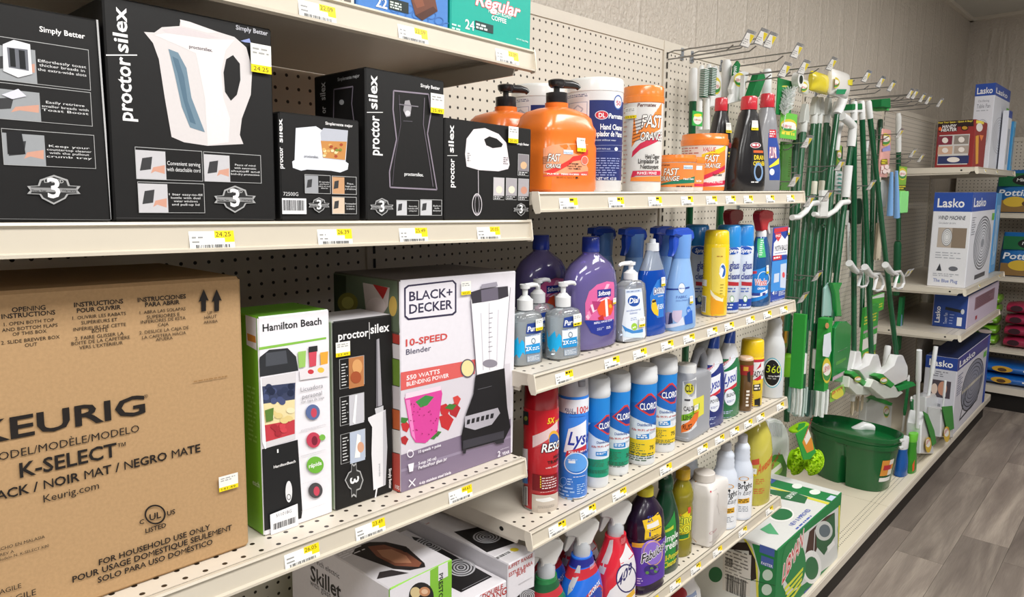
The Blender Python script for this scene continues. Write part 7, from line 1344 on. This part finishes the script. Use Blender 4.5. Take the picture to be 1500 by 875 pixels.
t, p = duster('lime chenille duster on a green card beside the bucket', z(Zi, 455, 560), .055, .040, -.30, [(320, 330), (420, 255), (490, 480), (440, 540), (385, 545)]); p.poly([(380, 400), (430, 270), (470, 400), (480, 460), (420, 490)], '#e0902c'); p.poly([(395, 370), (432, 285), (455, 350), (415, 420)], '#f0ece0'); p.txt('LIBMAN', (400, 372), (0, 0), '#c2303a', 1, .1, w=.07, hp=30, slope=.9); p.done()
t, p = duster('lime chenille duster hanging behind the carded one', z(Zi, 310, 550), .050, .046, -.22, [(330, 330), (350, 240), (400, 230), (380, 320)]); p.done()
t, p = pouch('duster_refill', 'fluffy lime duster top above the carded duster', 'duster', z(Zi, 290, 320), z(Zi, 412, 220), -.24, '#8cc01c', .05); t.children[0].data.materials[0] = YARN
# ---- white wringer pan with a green label next to the gallon jug
t = pan('dustpan', 'large white ribbed dustpan with a green label by the gallon jug', [(75, 560), (78, 460), (95, 320), (92, 215), (150, 195), (205, 215), (245, 270), (268, 350), (270, 460), (250, 600), (200, 640)], -.16, .05, None, Zi); O = t.location
g = G('#cfd1d2')
for k in range(9): A = on_y(*z(Zi, 105+k*13, 225+abs(k-3)*3), -.163)-O; g.box(A.x, A.y-.002, A.z-.06, A.x+.004, A.y+.002, A.z)
g.build('ribs', PLAST, t); ps = [on_y(*z(Zi, *q), -.175)-O for q in ((72, 690), (82, 545), (140, 505), (205, 500), (245, 600), (238, 700), (150, 712))]; G('#4a8a34').prism([(q.x, q.z) for q in ps], ps[0].y-.003, ps[0].y, 'y').build('label_card', CARD, t); p = plane_print(t, (0, ps[0].y-.003, 0), (1, 0, 0), (0, 0, 1)).Z(*Zi); p.ell((150, 620), 62, 60, '#8cc04a'); p.poly([(90, 660), (195, 575), (205, 610), (110, 690)], '#f0ede4'); p.txt('LIBMAN', (100, 668), (0, 0), '#b52a34', 1, .1, w=.10, hp=46, slope=.55); p.done()
stick('broom', 'thin white broom stick behind the ribbed dustpan', 'broom', z(Zi, 95, 0), z(Zi, 92, 330), -.13, -.13, .009, None, .1, WT)
# ================================================================== base deck: bucket and bottles
def bucket():
    Cb = on_z(1247, 702, .1705); t = thing('mop_bucket', 'two nested dark green mop buckets with a pinched waist', 'bucket', Cb, R(82)); N_ = 96
    def outline(a, b, pinch):
        o = []
        for i in range(N_):
            th = 2*math.pi*i/N_; c_, s_ = math.cos(th), math.sin(th); x = a*math.copysign(abs(c_)**.8, c_); y = b*math.copysign(abs(s_)**.72, s_); y *= 1-pinch*math.exp(-(x/(.075*a))**2); o.append((x, y))
        return o
    def shell(z0, zs, name, col, inner=True):
        g = G(col); rings = []
        for zf, k, pn in zs: rings.append([(x, y, z0+zf) for x, y in outline(.205*k, .128*k, pn)])
        base = 0; 
        for r_ in rings: g.v += r_
        for k in range(len(rings)-1):
            for i in range(N_): j = (i+1) % N_; g.f.append([k*N_+i, k*N_+j, (k+1)*N_+j, (k+1)*N_+i]); g.c.append(g.col)
        g.f.append(list(range(N_))[::-1]); g.c.append(g.col); g.f.append([(len(rings)-1)*N_+i for i in range(N_)]); g.c.append(g.col); g.build(name, PLAST, t)
    H_ = .245
    shell(0, [(0, .80, .34), (.006, .82, .34), (H_*.5, .90, .26), (H_*.80, .95, .16), (H_*.86, .965, .06), (H_*.87, 1.0, .05), (H_*.96, 1.01, .05), (H_*.965, .97, .05)], 'lower_bucket', '#0a5a2a')
    shell(0, [(H_*.966, .985, .05), (H_*1.02, 1.0, .05), (H_*1.03, 1.03, .05), (H_*1.10, 1.035, .05), (H_*1.105, 1.0, .05), (H_*1.0, .97, .06), (H_*.72, .93, .14), (H_*.60, .90, .18)], 'upper_bucket', '#0b602e')
    g = G()
    for i in range(6):
        q = []
        for th in (150+i*5, 155+i*5):
            c_, s_ = math.cos(R(th)), math.sin(R(th)); q.append((math.copysign(abs(c_)**.8, c_)*.205, math.copysign(abs(s_)**.72, s_)*.128))
        for z0, z1, cc in ((.055, .075, '#e6e6e2'), (.085, .165, '#d8903a' if i < 4 else '#e9e2d6'), (.115, .140, '#b5303a' if 0 < i < 5 else '#d8903a')):
            k0, k1 = .806+.74*z0*1.0, .806+.74*z1*1.0; e_ = .002 if z0 == .115 else .0012
            k0, k1 = .82+(.90-.82)*min(1, z0/.1225)+(.95-.90)*max(0, (z0-.1225)/.0735), .82+(.90-.82)*min(1, z1/.1225)+(.95-.90)*max(0, (z1-.1225)/.0735)
            g.add([(q[0][0]*(k0+e_*6), q[0][1]*(k0+e_*6), z0), (q[1][0]*(k0+e_*6), q[1][1]*(k0+e_*6), z0), (q[1][0]*(k1+e_*6), q[1][1]*(k1+e_*6), z1), (q[0][0]*(k1+e_*6), q[0][1]*(k1+e_*6), z1)], [(0, 1, 2, 3)], cc)
    g.build('bucket_label', PRINT, t)
    for zz in (H_*.92, H_*1.06): G('#c9ccca').tube([(-.214, -.012, zz), (-.222, 0, zz+.004), (-.214, .012, zz)], .008, 8).build('handle_pivot', PLAST, t)
    return t, H_
t, H_ = bucket()
bpy.context.view_layer.update()
C_ = on_z(1268, 640, .365); t = thing('mop_wringer', 'white plastic mop wringer lying inside the bucket', 'wringer', C_, R(-60))
G('#e2e4e4').tube([(-.06, 0, -.01), (-.05, 0, .03), (-.01, 0, .055), (.03, 0, .05), (.05, 0, .02)], [.022, .024, .024, .02, .014], 12).build('wringer_arch', PLAST, t); G('#dcdede').box(-.05, -.05, -.03, .06, .05, -.012).build('wringer_plate', PLAST, t)
def deck_bottle(lab, u, vb, vt, w, col, cap, capz=.8, k=.6):
    b = Bot('spray_refill_bottle', lab, 'bottle', 'base', u, vb, vt, w, k, -10); b.loft('bottle', [(0, .92, None, 2.6), (.02, 1, None, 2.6), (.4, .95), (.62, .74), (.72, .78), (capz, .7)], col, LIQ, 28); b.loft('cap', [(capz-.01, .74), (capz+.02, .8), (.96, .85), (1, .8)], cap, PLAST, 24); return b
deck_bottle('blue cleaner bottle standing between the bucket and the green bottle', 1319, 700, 640, 17, '#1f62b4', '#e2e4e6', .70); b = deck_bottle('green cleaner bottle with a lime cap beside the white dustpan', 1333, 695, 634, 15, '#3f9a2c', '#6cc83a'); p = b.pr(Zj); p.poly([(185, 760), (198, 730), (196, 790), (185, 800)], '#d8572c'); p.done()
# ---- dustpan and brush sets standing on the deck
def pan_set(label, hb, ht, pan_px, y, lab_px=None, hr=.011):
    """long-handled white dustpan: handle between two photo points, pan outline below"""
    lo = max(pan_px, key=lambda q: q[1]); y = on_z(*z(Zj, *lo), .171).y
    B_, T_ = on_y(*z(Zj, *hb), y), on_y(*z(Zj, *ht), y); ps = [on_y(*z(Zj, *q), y) for q in pan_px]; z0 = .1705; O = Vector((B_.x, y, z0)); t = loc_thing('dustpan_set', label, 'dustpan', O); bpy.context.view_layer.update()
    G('#e2e4e6').tube([B_-O, (B_-O)*.4+(T_-O)*.6, (B_-O)*.38+(T_-O)*.62, T_-O], [hr*.8, hr*.8, hr*1.15, hr*1.1], 12).build('handle', MATTE, t)
    zz = min(q.z for q in ps)
    G('#dfe1e3').prism([(q.x-O.x, q.z-zz+.0002) for q in ps], -.02, .05, 'y', inset=.006).build('pan', PLAST, t)
    if lab_px:
        q = [on_y(*z(Zj, *k), y-.025)-O for k in lab_px]; G('#3a8a3a').prism([(k.x, k.z-(zz-z0)) for k in q], q[0].y-.004, q[0].y, 'y').build('label_card', CARD, t); cx = sum(k[0] for k in lab_px)/len(lab_px); cy = sum(k[1] for k in lab_px)/len(lab_px); p = plane_print(t, (0, q[0].y-.004, z0-zz), (1, 0, 0), (0, 0, 1)).Z(*Zj); p.ell((cx, cy), 18, 46, '#d8b43a'); p.ell((cx-2, cy-10), 14, 24, '#f0ede4'); p.txt('LIBMAN', (cx-15, cy+2), (cx+12, cy-14), '#c2303a', 1, hp=18); p.done()
    return t
pan_set('white long handled dustpan set with a leaf-shaped label, near the deck edge', (212, 545), (225, 92), [(198, 785), (205, 620), (222, 545), (245, 560), (275, 700), (278, 780)], -.44, [(235, 545), (262, 560), (300, 650), (312, 720), (290, 740), (268, 650)])
pan_set('white slanted long handled dustpan beside the boxed fan', (262, 470), (322, 70), [(228, 640), (232, 480), (290, 455), (318, 520), (325, 640)], -.33, None)
pan_set('short white dustpan with a boxed brush label against the fan box', (355, 510), (377, 270), [(318, 690), (322, 530), (350, 520), (392, 640), (392, 690)], -.42, [(345, 520), (405, 510), (415, 640), (375, 660)], .006)
def small_brush(label, top, bot, y):
    T_, B_ = on_y(*z(Zj, *top), y), on_y(*z(Zj, *bot), y); t = loc_thing('dish_wand', label, 'brush', B_); d = T_-B_; G(WT).tube([Vector(), d*.45], .006, 8).build('shaft', PLAST, t); G('#17703a').tube([d*.42, d*.5, d*.7, d*.92], [.006, .011, .009, .010], 8).build('grip', PLAST, t); G(WT).tube([d*.9+Vector((-.009, 0, 0)), d*.96+Vector((-.011, 0, 0)), d, d*.96+Vector((.011, 0, 0)), d*.9+Vector((.009, 0, 0))], .004, 6).build('hanging_loop', PLAST, t)
small_brush('green gripped wand brush beside the bucket rim', (180, 365), (182, 570), -.40); small_brush('green gripped wand brush before the fan photograph', (290, 215), (278, 465), -.34); small_brush('green gripped wand brush nearest the fan box corner', (376, 262), (352, 515), -.42); small_brush('white wand handle behind the bristle broom', (165, 240), (118, 640), -.25)
t = pan('dustpan', 'white dustpan in a green sleeve behind the bucket', [(655, 925), (670, 720), (700, 690), (860, 740), (850, 932)], -.20, .04, ((815, 790), 22, 45), Zh); q = [on_y(*z(Zh, *k), -.21)-t.location for k in ((690, 690), (730, 670), (860, 725), (850, 745))]; G('#2a9a3c').prism([(k.x, k.z) for k in q], -.012, .012, 'y').build('sleeve', CARD, t)
stick('hand_broom', 'white ribbed broom stick rising from the bucket area', 'broom', z(Zh, 828, 290), z(Zh, 805, 450), -.20, -.20, .016, WT, .08, WT, 1.1); stick('hand_broom', 'pale plastic post standing behind the mop bucket', 'broom', z(Zh, 775, 690), z(Zh, 768, 850), -.18, -.18, .017, None, .1, '#c9ced4')
# ================================================================== boxed fans
BL = '#2c4fa6'; ZD = (1280, 130, 5.468); ZD2 = (1300, 80, 2.19); ZD3 = (1280, 400, 5.468)
c = corner_box('heater_box', 'dark red boxed plug-in heater with picture panels', 'D1', (1424, 241), 175, 1369, 1441, '#8a2a28', '#8c2a2a', '#3a1a18', -.455); p = c.left().Z(*ZD)
p.poly([(505, 262), (800, 245), (800, 300), (505, 310)], '#2a1414'); p.txt('Heat Your Space - Quick & Easy!', (516, 280), (790, 262), '#e6d24a', 1, hp=13); p.rect((520, 348), (672, 290), '#3a1616'); p.txt('HANDY', (548, 318), (662, 300), WH, 1, .1, hp=26); p.txt('HEATER', (540, 344), (664, 326), WH, 1, .1, hp=22); p.ell((532, 322), 12, 16, '#e0642c'); p.ell((728, 314), 30, 22, '#1a1210'); p.ell((728, 314), 22, 14, '#b98a2c')
p.rect((506, 612), (770, 362), '#c9c6c4')
for x0, y0, x1, y1, col in ((510, 452, 632, 376, '#7a2c3c'), (640, 446, 764, 370, '#8a8078'), (510, 528, 632, 460, '#c9a48c'), (640, 522, 764, 454, '#a89a90'), (510, 604, 764, 534, '#2c3460')): p.rect((x0, y0), (x1, y1), col); p.ell(((x0+x1)/2, (y0+y1)/2), (x1-x0)*.2, (y0-y1)*.3, '#e6ddd6')
p.done(); p = c.front().Z(*ZD); p.poly([(805, 250), (884, 262), (880, 285), (805, 275)], '#e6d24a'); p.ell((846, 310), 26, 34, '#e2ddd8'); p.poly([(815, 380), (840, 372), (835, 600), (815, 605)], '#d89a2c'); p.poly([(845, 370), (880, 375), (860, 420)], '#e07a3c'); p.done()
def lasko(c, zf, art):
    pass
c = corner_box('table_fan_box', 'tall white and blue boxed table fan', 'D1', (1447, 246), 122, 1418, 1470, '#dcdee6', '#dfe0e8', '#c9ccd8', -.43); H_ = c.h; p = c.left(False); d = c.d
p.rect((0, .86*H_), (d, H_), BL); p.txt('Lasko', (.10*d, .885*H_), (.88*d, .955*H_), WH, 1); p.txt('Oscillating', (.2*d, .79*H_), (.75*d, .815*H_), '#8a8c96'); p.txt('Table Fan', (.15*d, .72*H_), (.82*d, .765*H_), '#7a7c88'); p.greek((.15*d, .68*H_), (.8*d, .70*H_), 1, '#a9abb4', .5)
for k in range(9): p.ring((.5*d, .40*H_), .36*d*(1-k*.1), .19*H_*(1-k*.1), .04, '#a9abb2')
p.rect((.46*d, .10*H_), (.56*d, .24*H_), '#b9bbc2'); p.done(); p = c.front(False); w = c.w; p.rect((0, .86*H_), (w, H_), BL); p.txt('Lasko', (.05*w, .89*H_), (.8*w, .95*H_), WH, 1)
for k in range(6): p.ring((.5*w, .42*H_), .42*w*(1-k*.14), .22*H_*(1-k*.14), .05, '#b9bbc4')
p.rect((.82*w, .70*H_), (w, .78*H_), '#6cb84a'); p.done()
for nm, lab, nb, vt, ul, ur, f, l, x_ in (('tower_fan_box', 'slim white and blue fan box behind the table fan box', (1470, 247), 162, 1461, 1475, '#dfe1e8', '#dcdee6', 4.60), ('tower_fan_box', 'narrow light blue fan box at the end of the top shelf', (1479, 248), 178, 1470, 1496, '#5aa8d8', '#3f94d0', 4.795)):
    c = corner_box(nm, lab, 'D1', nb, vt, ul, ur, f, l, BL, -.40, x=x_); p = c.front(False); p.rect((0, .88*c.h), (c.w, c.h), BL if f[1] == 'd' else '#7ac0e4'); p.poly([(.3*c.w, .1*c.h), (.7*c.w, .1*c.h), (.75*c.w, .7*c.h), (.25*c.w, .7*c.h)], '#a9b4c4' if f[1] == 'd' else '#8a94a0'); p.done()
c = corner_box('box_fan_carton', 'large white boxed air circulator fan with a blue top band', 'D2', (1413, 423), 282, 1357, 1446, '#dcdde4', '#e3e3e8', '#4a5688'); H_ = c.h; p = c.left(False); d = c.d
p.rect((0, .80*H_), (d, H_), BL); p.txt('Lasko', (.10*d, .845*H_), (.80*d, .935*H_), WH, 1); p.txt('WIND MACHINE', (.16*d, .715*H_), (.86*d, .755*H_), '#2a2c3c', 1, .2); p.txt('Circulador de aire', (.18*d, .67*H_), (.62*d, .69*H_), '#8a8c96'); p.rect((.18*d, .42*H_), (.92*d, .63*H_), '#b9aca0'); p.rect((.55*d, .42*H_), (.92*d, .63*H_), '#8a7a6a'); p.ell((.42*d, .53*H_), .14*d, .095*H_, '#e2e2e4')
for k in range(4): p.ring((.42*d, .53*H_), .14*d*(1-k*.22), .095*H_*(1-k*.22), .1, '#8a8a90')
p.greek((.16*d, .30*H_), (.85*d, .38*H_), 3, '#a9abb4', .35); p.poly([(.22*d, .17*H_), (.30*d, .25*H_), (.36*d, .17*H_)], '#3a3c44'); p.ell((.66*d, .20*H_), .12*d, .025*H_, '#6a6c74'); p.greek((.14*d, .11*H_), (.88*d, .15*H_), 2, '#a9abb4', .4); p.txt('The Blue Plug', (.16*d, .05*H_), (.80*d, .085*H_), '#8a94c0', 1); p.done()
p = c.front(False); w = c.w; p.rect((0, .80*H_), (w, H_), BL); p.txt('Lasko', (.05*w, .85*H_), (.55*w, .94*H_), WH, 1)
for k in range(9): p.ring((.56*w, .44*H_), .36*w*(1-k*.11), .30*H_*(1-k*.11), .06, '#6d6e76')
p.ell((.56*w, .44*H_), .06*w, .05*H_, '#9a9ca4'); p.rect((.35*w, .05*H_), (.8*w, .10*H_), '#4a4c54'); p.rect((.88*w, .68*H_), (w, .76*H_), '#6cb84a'); p.greek((.05*w, .55*H_), (.2*w, .75*H_), 8, '#8a8c96', .4); p.done()
c = corner_box('box_fan_carton', 'light blue boxed fan at the end of the middle shelf', 'D2', (1448, 414), 283, 1440, 1470, '#5ea4e0', '#4a90d4', '#7ab8ea', -.44); p = c.front(False); w, h = c.w, c.h; p.poly([(.15*w, .10*h), (.8*w, .10*h), (.85*w, .85*h), (.2*w, .85*h)], '#8ac0ee'); p.ring((.5*w, .5*h), .32*w, .3*h, .14, '#cfe2f4'); p.line([(.25*w, .25*h), (.75*w, .75*h)], .02, '#cfe2f4'); p.line([(.25*w, .75*h), (.75*w, .25*h)], .02, '#cfe2f4'); p.done()
c = corner_box('tower_fan_box', 'dark blue and lilac tower fan box on its side', 'D3', (1415, 483), 434, 1364, 1458, '#c9bcd0', '#2a4690', '#3a5298'); p = c.left(False); d, h = c.d, c.h
p.txt('Lasko', (.08*d, .12*h), (.22*d, .62*h), WH, 1, rot=90); p.line([(.36*d, .58*h), (.84*d, .52*h)], .018, '#20242c'); p.ell((.86*d, .52*h), .05*d, .08*h, '#c9ccd4'); p.txt('Tower Fan', (.34*d, .10*h), (.44*d, .44*h), '#c9d0ea', rot=90); p.greek((.5*d, .1*h), (.66*d, .45*h), 4, '#8a98cc', .3); p.rect((.72*d, .08*h), (.86*d, .34*h), '#e6e6ea'); p.done(); p = c.front(False); w = c.w; p.rect((.2*w, .45*h), (.85*w, .85*h), '#8a6a78'); p.greek((.24*w, .48*h), (.82*w, .82*h), 6, '#5a3a48', .6); p.rect((.25*w, .12*h), (.31*w, .24*h), '#a8384a'); p.done()
c = corner_box('floor_fan_carton', 'large boxed floor fan standing on the base deck', 'base', (1393, 641), 525, 1346, 1436, '#cfcdd6', '#c6c6ce', '#1f2a52'); p = c.left(False); d, h = c.d, c.h
p.rect((0, .84*h), (d, h), '#24408f'); p.txt('Lasko', (.12*d, .875*h), (.86*d, .955*h), WH, 1); p.greek((.18*d, .74*h), (.8*d, .82*h), 3, '#6d6e78', .4); p.rect((.2*d, .48*h), (.85*d, .70*h), '#4a4048'); p.ell((.6*d, .60*h), .14*d, .09*h, '#c08a72'); p.ell((.35*d, .58*h), .1*d, .07*h, '#d8c2b4'); p.poly([(.3*d, .15*h), (.62*d, .15*h), (.58*d, .4*h), (.36*d, .4*h)], '#8a8c92'); p.done()
p = c.front(False); w = c.w; p.rect((0, .84*h), (w, h), '#3a3a86'); p.rect((.92*w, 0), (w, h), '#2a50b0'); p.txt('Lasko', (.05*w, .87*h), (.5*w, .95*h), WH, 1)
for k in range(7): p.ring((.52*w, .46*h), .34*w*(1-k*.13), .34*h*(1-k*.13), .05, '#5a5a64')
p.ell((.52*w, .46*h), .32*w, .32*h, '#8a8c9c'); p.rect((.2*w, .46*h), (.84*w, .50*h), '#c9c2b4')
for k in range(6): p.ring((.52*w, .46*h), .34*w*(1-k*.15), .34*h*(1-k*.15), .05, '#44464e')
p.line([(.2*w, .12*h), (.35*w, .5*h)], .012, '#2a2c34'); p.line([(.2*w, .12*h), (.7*w, .16*h)], .012, '#2a2c34'); p.line([(.72*w, .14*h), (.80*w, .52*h)], .012, '#2a2c34'); p.greek((.04*w, .5*h), (.18*w, .78*h), 9, '#6d6e90', .4); p.rect((.8*w, .72*h), (.9*w, .8*h), '#6cb84a'); p.done()
# ================================================================== bags on the end-wall shelves
def bag(name, label, cat, zs, y0, w, h, d, col, lift=0, group=None, flat=False):
    """filled bag: lies along the end shelf; x runs along the shelf"""
    t = thing(name, label, cat, (EF+.03+d/2, y0, zs+.0005+lift), R(-90), 0, group); bpy.context.view_layer.update(); a = w/2
    if flat: G(col).loft([(-a, .04, .006, 2.4, 0, h*.45), (-a*.94, d*.45, h*.38, 2.4, 0, h*.46), (-a*.6, d*.5, h*.48, 2.4, 0, h*.49), (a*.6, d*.5, h*.48, 2.4, 0, h*.49), (a*.94, d*.45, h*.38, 2.4, 0, h*.46), (a, .04, .006, 2.4, 0, h*.45)], 24, ax='x').build('bag', FOIL, t)
    else: G(col).loft([(0, a*.95, d*.40, 4, 0, 0), (.06*h, a, d*.5, 3.5, 0, 0), (.5*h, a, d*.5, 3.2, 0, 0), (.85*h, a*.97, d*.32, 3, 0, 0), (.97*h, a*.95, .01, 3, 0, 0), (h, a*.95, .004, 3, 0, 0)], 28).build('bag', FOIL, t)
    return t, plane_print(t, (-a, -d/2, 0), (1, 0, 0), (0, 0, 1), px=False)
def potting(label, zs, y0, w=.42, h=.30):
    t, p = bag('potting_mix_bag', label, 'bag', zs, y0, w, h, .16, '#1d6cb0'); p.rect((.04*w, .02*h), (.96*w, .30*h), '#8a6a3c'); p.ell((.3*w, .26*h), .16*w, .12*h, '#d8b43a'); p.ell((.6*w, .22*h), .2*w, .1*h, '#5a4028'); p.poly([(.05*w, .62*h), (.95*w, .62*h), (.95*w, .92*h), (.05*w, .92*h)], '#17663a'); p.ell((.52*w, .76*h), .28*w, .14*h, '#161a18'); p.txt('Miracle-Gro', (.30*w, .73*h), (.74*w, .80*h), '#e9e9e4', 1, .1); p.txt('Potting Mix', (.06*w, .40*h), (.90*w, .54*h), '#eef2f6', 1, .15); p.done()
potting('blue potting mix bag on the upper end-wall shelf', EZ['E1'], on_x(1456, 285, 5.15).y-.21); potting('blue potting mix bag at the outer end of the upper shelf', EZ['E1'], on_x(1456, 285, 5.15).y-.66); potting('blue potting mix bag on the lower end-wall shelf', EZ['E2'], on_x(1462, 380, 5.15).y-.22, .44, .31); potting('blue potting mix bag at the outer end of the lower shelf', EZ['E2'], on_x(1462, 380, 5.15).y-.68, .44, .31)
for k in range(5):
    t, p = bag('soil_bag', 'lime green soil bag, ' + ('lowest', 'second from bottom', 'middle', 'second from top', 'topmost')[k] + ' of its stack on the end shelf', 'bag', EZ['E3'], -.27, .36, .078, .24, '#7cb82c', k*.076, 'green soil bags stacked on the end shelf', True); w, h = .36, .078
    p.ell((.72*w, .5*h), .16*w, .30*h, '#3a5a2a'); p.ell((.80*w, .36*h), .12*w, .18*h, '#d9c9c4'); p.rect((.1*w, .4*h), (.4*w, .65*h), '#2a7a34'); p.greek((.12*w, .44*h), (.38*w, .62*h), 1, '#d8ecc0', .6); p.done()
for k in range(4):
    t, p = bag('mulch_bag', 'crimson bag, ' + ('lowest', 'second from bottom', 'second from top', 'topmost')[k] + ' of the red stack on the end shelf', 'bag', EZ['E3'], -.66, .36, .085, .24, '#a32a4a', k*.083, 'red bags stacked on the end shelf', True); w, h = .36, .085; p.ell((.2*w, .5*h), .1*w, .25*h, '#3a1a24'); p.greek((.4*w, .4*h), (.8*w, .64*h), 1, '#f0d8de', .6); p.done()
for k in range(2):
    t, p = bag('potting_mix_bag', 'flat blue soil bag lying on the end base deck, ' + ('lower', 'upper')[k] + ' one', 'bag', EZ['E4'], -.42, .70, .085, .30, '#1763b4', k*.083, None, True); w, h = .70, .085; p.txt('Potting Mix', (.06*w, .38*h), (.45*w, .66*h), '#eef2f6', 1, .15); p.ell((.62*w, .5*h), .09*w, .26*h, '#d8a83a'); p.ell((.62*w, .44*h), .04*w, .16*h, '#5a4028'); p.greek((.8*w, .4*h), (.95*w, .62*h), 1, '#e9eef4', .6); p.done()
